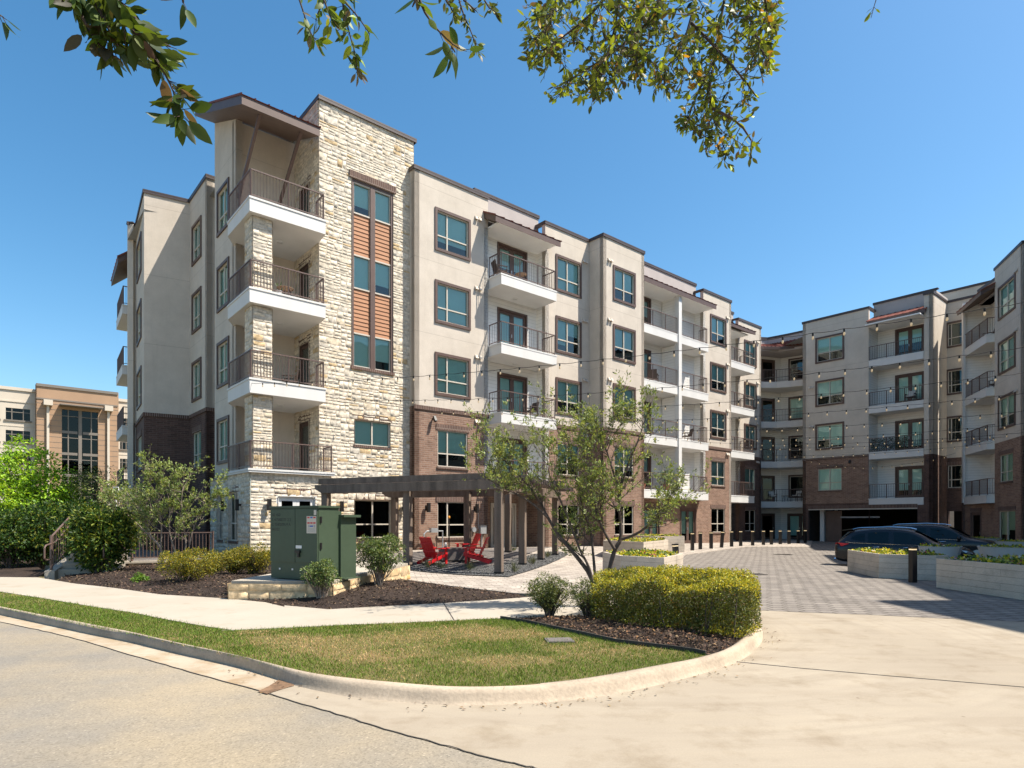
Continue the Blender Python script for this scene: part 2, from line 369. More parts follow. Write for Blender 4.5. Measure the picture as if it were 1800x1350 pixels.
# ------------------------------------------------------------------ mesh helpers
def tag(o, label=None, cat=None, group=None, kind=None):
    if label: o["label"] = label
    if cat: o["category"] = cat
    if group: o["group"] = group
    if kind: o["kind"] = kind
    return o
def empty(name, p, label, cat, group=None):
    o = bpy.data.objects.new(name, None); COL.objects.link(o)
    o.location = (p[0], p[1], p[2] if len(p) > 2 else 0.0); o.empty_display_size = 0.3
    return tag(o, label, cat, group)
def link(name, me, parent=None):
    o = bpy.data.objects.new(name, me); COL.objects.link(o)
    if parent is not None:
        o.parent = parent
        o.matrix_parent_inverse = Matrix.Translation(origin_of(parent)).inverted()
    return o
def origin_of(o):
    p = Vector(o.location)
    q = o.parent
    while q is not None:
        break
    return p
class MB:
    def __init__(s): s.v = []; s.f = []; s.m = []
    def quad(s, a, b, c, d, mi=0):
        n = len(s.v); s.v += [tuple(a), tuple(b), tuple(c), tuple(d)]; s.f.append((n, n + 1, n + 2, n + 3)); s.m.append(mi)
    def poly(s, pts, mi=0):
        n = len(s.v); s.v += [tuple(p) for p in pts]; s.f.append(tuple(range(n, n + len(pts)))); s.m.append(mi)
    def box(s, o, ex, ey, ez, mi=0):
        o, ex, ey, ez = Vector(o), Vector(ex), Vector(ey), Vector(ez)
        if ex.cross(ey).dot(ez) < 0: ex, ey = ey, ex
        n = len(s.v)
        for k in range(8):
            s.v.append(tuple(o + ex * (k & 1) + ey * (k >> 1 & 1) + ez * (k >> 2 & 1)))
        for q in ((0, 2, 3, 1), (4, 5, 7, 6), (0, 1, 5, 4), (2, 6, 7, 3), (0, 4, 6, 2), (1, 3, 7, 5)):
            s.f.append(tuple(n + i for i in q)); s.m.append(mi)
    def cbox(s, c, sx, sy, sz, ang=0.0, mi=0):
        "box centred in plan on c, sitting on c.z"
        x = Vector((cos(ang), sin(ang), 0)); y = Vector((-sin(ang), cos(ang), 0)); c = Vector(c)
        s.box(c - x * sx / 2 - y * sy / 2, x * sx, y * sy, Vector((0, 0, sz)), mi)
    def beam(s, p, q, w, t, mi=0, up=(0, 0, 1)):
        p, q = Vector(p), Vector(q); d = q - p
        if d.length < 1e-6: return
        u = Vector(up); x = d.cross(u)
        if x.length < 1e-5: x = d.cross(Vector((1, 0, 0)))
        x.normalize(); y = x.cross(d).normalized()
        s.box(p - x * w / 2 - y * t / 2, d, x * w, y * t, mi)
    def prism(s, pts, z0, z1, mi=0, top=None):
        "vertical prism on a plan polygon (counter clockwise or not)"
        A = sum(pts[i][0] * pts[(i + 1) % len(pts)][1] - pts[(i + 1) % len(pts)][0] * pts[i][1] for i in range(len(pts)))
        if A < 0: pts = pts[::-1]
        b = [Vector((p[0], p[1], z0)) for p in pts]; t = [Vector((p[0], p[1], z1)) for p in pts]
        n = len(pts)
        for i in range(n): s.quad(b[i], b[(i + 1) % n], t[(i + 1) % n], t[i], mi)
        s.poly(t, mi if top is None else top); s.poly(b[::-1], mi)
    def tube(s, pts, rad, sides=6, mi=0, cap=True):
        pts = [Vector(p) for p in pts]
        if not isinstance(rad, (list, tuple)): rad = [rad] * len(pts)
        rings = []
        ref = None
        for i, p in enumerate(pts):
            d = (pts[min(i + 1, len(pts) - 1)] - pts[max(i - 1, 0)])
            if d.length < 1e-9: d = Vector((0, 0, 1))
            d.normalize()
            if ref is None: ref = Vector((0, 0, 1)) if abs(d.z) < 0.9 else Vector((1, 0, 0))
            x = d.cross(ref)
            if x.length < 1e-4: x = d.cross(Vector((0.3, 0.9, 0.1)))
            x.normalize(); y = d.cross(x); ref = x.cross(d)
            n = len(s.v)
            for k in range(sides):
                a = 2 * pi * k / sides
                s.v.append(tuple(p + x * (cos(a) * rad[i]) + y * (sin(a) * rad[i])))
            rings.append(n)
        for i in range(len(rings) - 1):
            for k in range(sides):
                a, b = rings[i], rings[i + 1]; k2 = (k + 1) % sides
                s.f.append((a + k, b + k, b + k2, a + k2)); s.m.append(mi)
        if cap:
            s.f.append(tuple(rings[0] + k for k in range(sides))); s.m.append(mi)
            s.f.append(tuple(rings[-1] + k for k in reversed(range(sides)))); s.m.append(mi)
    def lathe(s, c, prof, sides=24, mi=0):
        c = Vector(c); rows = []
        for r, z in prof:
            n = len(s.v)
            for k in range(sides):
                a = 2 * pi * k / sides; s.v.append((c.x + r * cos(a), c.y + r * sin(a), c.z + z))
            rows.append(n)
        for i in range(len(rows) - 1):
            for k in range(sides):
                k2 = (k + 1) % sides
                s.f.append((rows[i] + k, rows[i] + k2, rows[i + 1] + k2, rows[i + 1] + k)); s.m.append(mi)
        s.f.append(tuple(rows[-1] + k for k in range(sides))); s.m.append(mi)
    def build(s, name, mats, parent=None, smooth=False, uv=True):
        if isinstance(mats, str): mats = [mats]
        me = bpy.data.meshes.new(name)
        me.from_pydata(s.v, [], s.f)
        for m in mats: me.materials.append(MATS[m])
        if s.f:
            me.polygons.foreach_set("material_index", s.m)
            if smooth: me.polygons.foreach_set("use_smooth", [True] * len(s.f))
        if uv: boxuv(me)
        return link(name, me, parent)
def boxuv(me):
    "metric box-projected UVs from world position: walls (run, z), floors (x, y)"
    nl = len(me.loops)
    if nl == 0: return
    if me.uv_layers: return
    lay = me.uv_layers.new(name="UVMap")
    co = np.empty(len(me.vertices) * 3); me.vertices.foreach_get("co", co); co = co.reshape(-1, 3)
    vi = np.empty(nl, dtype=np.int32); me.loops.foreach_get("vertex_index", vi)
    npoly = len(me.polygons)
    nm = np.empty(npoly * 3); me.polygons.foreach_get("normal", nm); nm = nm.reshape(-1, 3)
    tot = np.empty(npoly, dtype=np.int32); me.polygons.foreach_get("loop_total", tot)
    nrm = np.repeat(nm, tot, axis=0)
    p = co[vi]
    flat = np.abs(nrm[:, 2]) > 0.75
    hl = np.sqrt(nrm[:, 0] ** 2 + nrm[:, 1] ** 2) + 1e-9
    tx, ty = -nrm[:, 1] / hl, nrm[:, 0] / hl
    u = np.where(flat, p[:, 0] * 0.981 + p[:, 1] * 0.195, p[:, 0] * tx + p[:, 1] * ty)
    v = np.where(flat, p[:, 1] * 0.981 - p[:, 0] * 0.195, p[:, 2])
    out = np.empty(nl * 2); out[0::2] = u; out[1::2] = v
    lay.data.foreach_set("uv", out)
def fastmesh(name, verts, tris, mats, parent=None, cols=None, mi=None, smooth=False):
    "numpy mesh of triangles or quads"
    verts = np.asarray(verts, dtype=np.float64); tris = np.asarray(tris, dtype=np.int32)
    k = tris.shape[1]; nf = len(tris)
    me = bpy.data.meshes.new(name)
    me.vertices.add(len(verts)); me.vertices.foreach_set("co", verts.ravel())
    me.loops.add(nf * k); me.loops.foreach_set("vertex_index", tris.ravel())
    me.polygons.add(nf)
    me.polygons.foreach_set("loop_start", np.arange(nf, dtype=np.int32) * k)
    try: me.polygons.foreach_set("loop_total", np.full(nf, k, dtype=np.int32))
    except Exception: pass
    if isinstance(mats, str): mats = [mats]
    for m in mats: me.materials.append(MATS[m])
    if mi is not None: me.polygons.foreach_set("material_index", mi)
    if smooth: me.polygons.foreach_set("use_smooth", [True] * nf)
    me.update(calc_edges=True)
    if cols is not None:
        ca = me.color_attributes.new("col", 'FLOAT_COLOR', 'POINT')
        c4 = np.ones((len(verts), 4)); c4[:, :3] = cols
        ca.data.foreach_set("color", c4.ravel())
    return link(name, me, parent)

# ------------------------------------------------------------------ ground patches
def patch(name, poly, off, mat, cell=0.8, skirt=0.0, flat=None, label=None, cat=None, kind="structure", parent=None):
    pts = [Vector((p[0], p[1])) for p in poly]
    A = sum(pts[i].x * pts[(i + 1) % len(pts)].y - pts[(i + 1) % len(pts)].x * pts[i].y for i in range(len(pts)))
    if A < 0: pts = pts[::-1]
    dense = []
    for i, p in enumerate(pts):
        q = pts[(i + 1) % len(pts)]; n = max(1, int((q - p).length / cell))
        dense += [p + (q - p) * (k / n) for k in range(n)]
    nb = len(dense)
    x0, x1 = min(p.x for p in dense), max(p.x for p in dense); y0, y1 = min(p.y for p in dense), max(p.y for p in dense)
    ins = []
    y = y0 + cell * 0.5
    while y < y1:
        x = x0 + cell * 0.5
        while x < x1:
            ins.append(Vector((x, y))); x += cell
        y += cell
    ed = [(i, (i + 1) % nb) for i in range(nb)]
    vo, _, fo, *_ = geometry.delaunay_2d_cdt(dense + ins, ed, [list(range(nb))], 1, 1e-5)
    hz = (lambda x, y: flat) if flat is not None else (lambda x, y: h(x, y) + off)
    mb = MB()
    mb.v = [(p.x, p.y, hz(p.x, p.y)) for p in vo]
    used = set()
    for f in fo:
        mb.f.append(tuple(f)); mb.m.append(0); used.update(f)
    if skirt:
        for i in range(nb):
            p, q = dense[i], dense[(i + 1) % nb]
            zp, zq = hz(p.x, p.y), hz(q.x, q.y)
            mb.quad((p.x, p.y, zp - skirt), (q.x, q.y, zq - skirt), (q.x, q.y, zq), (p.x, p.y, zp))
    o = mb.build(name, mat, parent)
    if parent is None: tag(o, label, cat, kind=kind)
    return o, dense

# ------------------------------------------------------------------ foliage helpers
def leaf_arrays(cen, dirs, nrm, ln, wd, cols, fold=0.25):
    cen = np.asarray(cen); n = len(cen)
    d = dirs / (np.linalg.norm(dirs, axis=1, keepdims=True) + 1e-9)
    s = np.cross(d, nrm); s /= (np.linalg.norm(s, axis=1, keepdims=True) + 1e-9)
    u = np.cross(s, d)
    L = np.asarray(ln)[:, None]; Wd = np.asarray(wd)[:, None]
    base = cen; tip = cen + d * L
    mid = cen + d * L * 0.45
    lf = mid + s * Wd * 0.5 + u * Wd * fold; rt = mid - s * Wd * 0.5 + u * Wd * fold
    v = np.empty((n, 4, 3)); v[:, 0] = base; v[:, 1] = rt; v[:, 2] = tip; v[:, 3] = lf
    i = np.arange(n)[:, None] * 4
    t = np.concatenate([i + np.array([[0, 1, 2]]), i + np.array([[0, 2, 3]])], axis=1).reshape(-1, 3)
    return v.reshape(-1, 3), t, np.repeat(cols, 4, axis=0)
def rdir(n): 
    d = NR.normal(size=(n, 3)); return d / np.linalg.norm(d, axis=1, keepdims=True)
def palette(n, cols, weights=None, jit=0.18):
    cols = np.asarray(cols); k = NR.choice(len(cols), n, p=weights)
    return np.clip(cols[k] * (1 + NR.normal(size=(n, 1)) * jit) * (1 + NR.normal(size=(n, 3)) * 0.05), 0.003, 1)
def clump_points(centres, radii, per, shell=0.5, up=0.25):
    "points and outward directions spread through a set of leaf clumps"
    c = np.repeat(np.asarray(centres), per, axis=0); r = np.repeat(np.asarray(radii), per)
    d = rdir(len(c)); d[:, 2] += up * np.abs(NR.normal(size=len(c))); d /= np.linalg.norm(d, axis=1, keepdims=True)
    rr = r * (shell + (1 - shell) * NR.random(len(c)) ** 0.6)
    return c + d * rr[:, None], d
def stems(mb, base, n, spread, height, r, rng, sides=5, mi=0):
    for i in range(n):
        a = rng.uniform(0, 2 * pi); e = rng.uniform(0.2, 1.0) * spread
        p = Vector(base) + Vector((rng.uniform(-.1, .1) * spread, rng.uniform(-.1, .1) * spread, -0.05))
        q = p + Vector((cos(a) * e * .4, sin(a) * e * .4, height * .45)); t = p + Vector((cos(a) * e, sin(a) * e, height * rng.uniform(.75, 1.0)))
        mb.tube([p, q, t], [r, r * .7, r * .3], sides, mi)
# ------------------------------------------------------------------ ground
G0 = MB(); G0.quad((-900, -700, -0.42), (900, -700, -0.42), (900, 1200, -0.42), (-900, 1200, -0.42))
tag(G0.build("ground", "earth"), kind="structure")

def A1(l): return [(0 + x / 3.0, 930 + y / 3.0) for x, y in l]
def B1(l): return [(400 + x / 3.0, 960 + y / 3.0) for x, y in l]
def C1(l): return [(880 + x / 3.4615, 930 + y / 3.4615) for x, y in l]
KT = 0.14
back_px = A1([(0, 410), (150, 440), (300, 470), (500, 510), (700, 545), (850, 580), (1000, 612), (1200, 652), (1400, 697)]) + \
    B1([(380, 650), (500, 672), (700, 695), (900, 712), (1100, 730), (1300, 735), (1500, 730), (1650, 720)]) + \
    C1([(200, 933), (400, 915), (600, 887), (800, 850), (1000, 813), (1150, 788), (1250, 763), (1350, 735), (1450, 680), (1500, 620), (1512, 580), (1508, 545)])
foot_px = A1([(0, 440), (200, 482), (400, 520), (600, 562), (750, 597), (900, 640), (1100, 685), (1300, 738), (1480, 800)]) + \
    B1([(350, 735), (600, 790), (760, 808), (1000, 830), (1200, 840), (1400, 838), (1600, 828)]) + \
    C1([(200, 1060), (400, 1045), (600, 1020), (800, 985), (1000, 940), (1200, 890), (1400, 830), (1500, 780), (1580, 710), (1605, 650), (1590, 600), (1550, 565), (1520, 545)])
def flatpt(px, py, z): t = (EYE - z) * FPX / (py - HY); return Vector(((px - CX) / FPX * t, t))
back = [flatpt(x, y, KT) for x, y in back_px]; foot = [flatpt(x, y, 0.0) for x, y in foot_px]
d0 = (back[0] - back[2]).normalized()
back.insert(0, back[0] + d0 * 45); 
foot.insert(0, back[0] + (foot[0] - back[1]))
def resample(pl, n):
    L = [0.0]
    for i in range(1, len(pl)): L.append(L[-1] + (pl[i] - pl[i - 1]).length)
    out = []
    for k in range(n):
        s = L[-1] * k / (n - 1); i = 1
        while i < len(L) - 1 and L[i] < s: i += 1
        t = (s - L[i - 1]) / max(1e-9, L[i] - L[i - 1]); out.append(pl[i - 1].lerp(pl[i], t))
    return out
def smooth(pl, it=2):
    for _ in range(it):
        q = [pl[0]]
        for i in range(len(pl) - 1):
            q += [pl[i].lerp(pl[i + 1], .25), pl[i].lerp(pl[i + 1], .75)]
        q.append(pl[-1]); pl = q
    return pl
back_s = smooth(back[1:], 2); foot_s = smooth(foot[1:], 2)
bk = [back[0]] + resample(back_s, 160)
# foot points: nearest on the foot line to each back point
def nearest(pl, p):
    best, bd = None, 1e9
    for i in range(len(pl) - 1):
        a, b = pl[i], pl[i + 1]; ab = b - a; t = clamp((p - a).dot(ab) / max(1e-9, ab.dot(ab))); q = a + ab * t
        if (q - p).length < bd: bd = (q - p).length; best = q
    return best
ft = [foot[0]] + [nearest(foot_s, p) for p in bk[1:]]
kb = MB()
prof = [(0.0, -0.02), (0.22, -0.004), (0.44, -0.006), (0.60, -0.022), (0.70, -0.055), (0.80, -0.105), (0.90, -0.132), (1.0, -0.147)]
rows = []
for i, (p, q) in enumerate(zip(bk, ft)):
    row = [(p.x, p.y, -0.05), (p.x, p.y, KT - 0.012)]
    for t, dz in prof[1:]:
        x = p.lerp(q, t); row.append((x.x, x.y, KT + dz))
    rows.append(row)
for i in range(len(rows) - 1):
    for k in range(len(rows[0]) - 1):
        kb.quad(rows[i][k], rows[i][k + 1], rows[i + 1][k + 1], rows[i + 1][k])
ko = kb.build("kerb", "concrete_curb", smooth=True); tag(ko, kind="structure")
km = ko.data
bmx = bmesh.new(); bmx.from_mesh(km); bmesh.ops.remove_doubles(bmx, verts=bmx.verts, dist=0.0005); bmesh.ops.recalc_face_normals(bmx, faces=bmx.faces); bmx.to_mesh(km); bmx.free()
km.polygons.foreach_set("use_smooth", [True] * len(km.polygons))

# street asphalt, gutter, driveway apron
gut_px = A1([(0, 488), (200, 530), (400, 577), (750, 680), (1000, 753), (1360, 850)]) + B1([(220, 780), (500, 860), (750, 940), (1000, 1010), (1250, 1080), (1500, 1140), (1620, 1170)])
gut = [flatpt(x, y, 0.0) for x, y in gut_px]
dg = (gut[0] - gut[1]).normalized(); dr = (gut[-1] - gut[-2]).normalized()
gut = [gut[0] + dg * 45] + gut + [gut[-1] + dr * 40]
patch("street", gut + [Vector((40, -30)), Vector((-90, -30)), Vector((-90, 40))], 0, "asphalt", 6.0, flat=-0.006)
gx_ = flatpt(*B1([(300, 735)])[0], 0.0).x
gutter_poly = gut[:8] + [p for p in reversed(ft[:1] + [q for q in ft[1:] if q.x < gx_])]
patch("gutter", gutter_poly, 0, "gutter_concrete", 3.0, flat=-0.0015)
j0 = gut[8]
apr_far = [(1318, 1072), (1400, 1076), (1542, 1081.5), (1693, 1089), (1800, 1093)]
apr_back = [flatpt(x, y, 0) for x, y in apr_far]; apr_back.append(apr_back[-1] + Vector((14, -1.0)))
apron = [gut[7]] + gut[8:] + [Vector((34, 3))] + list(reversed(apr_back)) + [Vector((4.6, 13.4))] + [p for p in reversed(ft) if p.x >= gx_]
patch("driveway", apron, 0, "driveway_concrete", 2.0, flat=0.0)
def strip(name, pts, w, z, mat, thick=0.004):
    mb = MB()
    for p, q in zip(pts[:-1], pts[1:]):
        mb.beam((p.x, p.y, z), (q.x, q.y, z), w, thick)
    return tag(mb.build(name, mat), kind="structure")
strip("driveway_joint", [flatpt(x, y, 0) for x, y in [(1291, 1163), (1400, 1174), (1560, 1188), (1800, 1208)]], 0.022, 0.0015, "asphalt_seal")
wig = []
for p, q in zip(gut[1:-1], gut[2:]):
    for k in range(6): 
        r = p.lerp(q, k / 6); wig.append(r + Vector((RNG.uniform(-.012, .012), RNG.uniform(-.012, .012))))
strip("street_joint", wig, 0.012, 0.0005, "asphalt_seal")
# cracks and kerb joints
dirt = [flatpt(x, y, 0.0) for x, y in B1([(160, 768), (215, 742), (285, 697), (318, 690), (352, 738), (300, 752), (208, 782)])]
patch("gutter_dirt", dirt, 0, "dirt_brown", .15, flat=0.006)
for px in ((A1([(902, 650), (925, 610)])), (A1([(205, 487), (215, 460)])), A1([(525, 545), (535, 522)])):
    f_, b_ = flatpt(*px[0], 0.0), flatpt(*px[1], KT)
    mb = MB(); f_ = nearest(foot_s, f_); b_ = nearest(back_s, f_)
    for (t, dz), (t2, dz2) in zip(prof[:-1], prof[1:]):
        p, q = b_.lerp(f_, t), b_.lerp(f_, t2); mb.beam((p.x, p.y, KT + dz + .002), (q.x, q.y, KT + dz2 + .002), .014, .006)
    tag(mb.build("kerb_joint", "asphalt_seal"), kind="structure")

# lawn strip, sidewalk, mulch beds
sw_lo_px = A1([(0, 330), (200, 360), (500, 410), (700, 440), (900, 480), (1100, 515), (1240, 533)]) + B1([(-50, 443), (150, 437), (400, 425), (600, 415), (860, 405), (1100, 395), (1300, 385), (1440, 380)])
sw_hi_px = A1([(0, 253), (200, 255), (300, 272), (400, 288), (600, 310), (850, 345), (1200, 366), (1400, 386), (1500, 410)]) + B1([(300, 312), (530, 333), (800, 318), (1140, 300), (1400, 283), (1590, 268)])
ST = 0.13
sw_lo = [flatpt(x, y, ST) for x, y in sw_lo_px]; sw_hi = [flatpt(x, y, ST) for x, y in sw_hi_px]
ext = Vector((-0.80, 0.60))
sw_lo = [sw_lo[0] + ext * 40] + sw_lo; sw_hi = [sw_hi[0] + ext * 40] + sw_hi
beh = [flatpt(*p, ST) for p in ((1010, 1046), (1120, 1036), (1230, 1034))] + [flatpt(1316, 1050, ST)]
beh_lo = [flatpt(1316, 1078, ST), flatpt(1240, 1078, ST), flatpt(1100, 1082, ST), flatpt(1000, 1083, ST), flatpt(930, 1085, ST)]
patch("sidewalk", sw_hi + beh + beh_lo + list(reversed(sw_lo[:-1])), 0, "sidewalk_concrete", 2.5, skirt=0.2, flat=ST)
for px in (((779, 1059), (798, 1090)), ):
    p, q = [flatpt(x, y, ST) for x, y in px]; strip("sidewalk_joint", [p, q], .018, ST + .002, "asphalt_seal")
edge_px = C1([(0, 545), (150, 567), (300, 600), (500, 642), (700, 687), (900, 712), (1100, 737), (1190, 750), (1250, 764)])
edge = [flatpt(x, y, ST) for x, y in edge_px]
i_end = min(range(len(bk)), key=lambda i: (bk[i] - edge[-1]).length)
LAWN_POLY = list(bk[:i_end + 1]) + list(reversed(edge)) + list(reversed(sw_lo))
patch("lawn", LAWN_POLY, 0, "turf", 1.2, flat=KT - 0.018)
isl = list(edge) + list(bk[i_end + 1:]) + beh_lo[:]
def mound_patch(name, poly, base, amp, mat, cell=0.35, inset=0.7, follow=False):
    o, dense = patch(name, poly, 0, mat, cell, flat=base)
    me = o.data
    bd = dense
    for v in me.vertices:
        p = Vector((v.co.x, v.co.y)); d = (nearest(bd + [bd[0]], p) - p).length
        n = sin(p.x * 2.3 + p.y * 1.1) * .5 + sin(p.x * 1.1 - p.y * 3.1 + 1) * .5
        v.co.z = base + (h(p.x, p.y) if follow else 0) + amp * sstep(d / inset) * (1 + .25 * n)
    me.update()
    return o
mound_patch("mulch_bed", isl, ST - 0.012, 0.07, "mulch")
strip("bed_edging", edge, 0.02, ST + 0.015, "asphalt_seal", 0.06)

# planting bed between the sidewalk, the cabinet pad, the patio fence and the walkway
bed = sw_hi[3:] + [at(906, 1045, .1), at(800, 1033, .1), at(715, 1021, .1), at(640, 1000, .1), at(600, 985, .1), at(433, 975, .2), at(392, 985, .2), at(240, 985, .2), at(130, 1000, .15)]
mound_patch("mulch_bed", bed, ST - 0.012, 0.12, "mulch", 0.5, 1.4, follow=True)
bed2 = [sw_hi[2], sw_hi[1], sw_hi[0], sw_hi[0] + Vector((4, 12)), at(60, 985, .1), at(78, 1008, .1)]
patch("mulch_bed", bed2, ST - 0.01, "mulch", 3.0)

# courtyard pavers
walk = [at(906, 1045), at(800, 1033), at(715, 1021), at(640, 1000), at(600, 982), P2(0.5, -1.4), P2(8, -.2), P2(20, -.2), P2(36, 1.5), P2(43, 6), P2(47, 3), P2(43, -2), at(1425, 962), at(1310, 962), at(1205, 976), at(1165, 1010), at(1180, 1040), Vector((3.2, 14.3)), at(1010, 1050)]
patch("paver_walkway", walk, 0.035, "paver_tan", 0.7, skirt=0.1)
drive = apr_back[:] + [Vector((27, 12.5)), Vector((33, 38)), Vector((31, 47)), P2(47, -12), P2(47, 3), P2(43, 6), P2(30, 1), at(1205, 960), at(1150, 1000), Vector((3.0, 15.0)), Vector((4.6, 13.3))]
patch("paver_drive", drive, 0.004, "paver_grey", 0.9)
fl = [flatpt(x, y, 0) for x, y in [(1316, 1069), (1400, 1073), (1542, 1079), (1693, 1086.5), (1800, 1090.5)]]
# the pergola patio: dark pavers and black gravel strips
patio = [at(690, 994), at(868, 1000), at(905, 985), at(985, 960), P2(17, -.9), P2(7.6, -.9), P2(5.5, -2.5)]
patch("patio_pavers", patio, 0.052, "paver_dark", 0.6)
gravel = [at(703, 1003), at(893, 1017), at(980, 987), at(1000, 976), at(985, 972), at(960, 972), at(905, 985), at(869, 997), at(780, 994), at(713, 990)]
patch("gravel_bed", gravel, 0.062, "black_gravel", 0.5)
for gx, gy, ww in ((1318, 1010, .9), (1375, 975, .9)):
    p = at(gx, gy); mb = MB()
    z0 = h(p.x, p.y) + .008
    mb.cbox((p.x, p.y, z0), .95, .5, .012, 0.1, 1)
    for k in range(9):
        x = -.38 + k * .095; mb.cbox((p.x + x * cos(.1), p.y + x * sin(.1), z0 + .012), .03, .34, .006, 0.1, 0)
    tag(mb.build("storm_drain", ["asphalt_seal", "drain_iron"]), "iron slotted storm drain grate set in the grey pavers, " + ("near the clipped hedge" if gy > 1000 else "farther back towards the parked cars"), "drain grate")
# ------------------------------------------------------------------ the apartment building
B0 = P3(20, 6, 0.2)
bld = empty("apartment_building", B0, "five storey apartment block of tan stucco, brown brick and cream stone round a paved court", "apartment building")
FL = [0.25, 3.65, 6.95, 10.25, 13.55]
FLF = [0.10, 3.40, 6.79, 10.17, 13.55]
PAR = 17.45
BANDZ = 6.87

class Fr:
    "vertical wall frame: s along the wall, o outwards (to the right of the walk), z up"
    def __init__(s, p, q):
        s.p = Vector(p); s.q = Vector(q); s.d = (s.q - s.p); s.L = s.d.length; s.d.normalize(); s.n = Vector((s.d.y, -s.d.x))
    def pt(s, a, o, z): r = s.p + s.d * a + s.n * o; return Vector((r.x, r.y, z))
    def box(s, mb, a0, a1, o0, o1, z0, z1, mi=0):
        mb.box(s.pt(a0, o0, z0), s.pt(a1, o0, z0) - s.pt(a0, o0, z0), s.pt(a0, o1, z0) - s.pt(a0, o0, z0), Vector((0, 0, z1 - z0)), mi)
    def quad(s, mb, a0, a1, o, z0, z1, mi=0):
        mb.quad(s.pt(a0, o, z0), s.pt(a1, o, z0), s.pt(a1, o, z1), s.pt(a0, o, z1), mi)

def wall(fr, bands, holes=(), thick=0.25, reveal=0.19, parent=None, ends=True):
    "bands: (z0, z1, part name, material); holes: (s0, s1, z0, z1)"
    parent = parent or bld
    out = []
    for z0, z1, nm, mt in bands:
        mb = MB()
        hs = [(max(0, a), min(fr.L, b), max(z0, c), min(z1, d)) for a, b, c, d in holes if c < z1 and d > z0 and b > 0 and a < fr.L]
        S_ = sorted({0.0, fr.L} | {x for hh in hs for x in hh[:2]}); Z_ = sorted({z0, z1} | {x for hh in hs for x in hh[2:]})
        for i in range(len(S_) - 1):
            for j in range(len(Z_) - 1):
                sm, zm = (S_[i] + S_[i + 1]) / 2, (Z_[j] + Z_[j + 1]) / 2
                if any(a < sm < b and c < zm < d for a, b, c, d in hs): continue
                fr.quad(mb, S_[i], S_[i + 1], 0, Z_[j], Z_[j + 1])
                mb.quad(fr.pt(S_[i + 1], -thick, Z_[j]), fr.pt(S_[i], -thick, Z_[j]), fr.pt(S_[i], -thick, Z_[j + 1]), fr.pt(S_[i + 1], -thick, Z_[j + 1]))
        for a, b, c, d in hs:
            r = reveal
            mb.quad(fr.pt(a, 0, c), fr.pt(a, 0, d), fr.pt(a, -r, d), fr.pt(a, -r, c)); mb.quad(fr.pt(b, 0, d), fr.pt(b, 0, c), fr.pt(b, -r, c), fr.pt(b, -r, d))
            mb.quad(fr.pt(a, 0, c), fr.pt(a, -r, c), fr.pt(b, -r, c), fr.pt(b, 0, c)); mb.quad(fr.pt(a, -r, d), fr.pt(a, 0, d), fr.pt(b, 0, d), fr.pt(b, -r, d))
        mb.quad(fr.pt(0, 0, z1), fr.pt(fr.L, 0, z1), fr.pt(fr.L, -thick, z1), fr.pt(0, -thick, z1))
        if ends:
            mb.quad(fr.pt(0, -thick, z0), fr.pt(0, 0, z0), fr.pt(0, 0, z1), fr.pt(0, -thick, z1)); mb.quad(fr.pt(fr.L, 0, z0), fr.pt(fr.L, -thick, z0), fr.pt(fr.L, -thick, z1), fr.pt(fr.L, 0, z1))
        out.append(mb.build(nm, mt, parent))
    return out

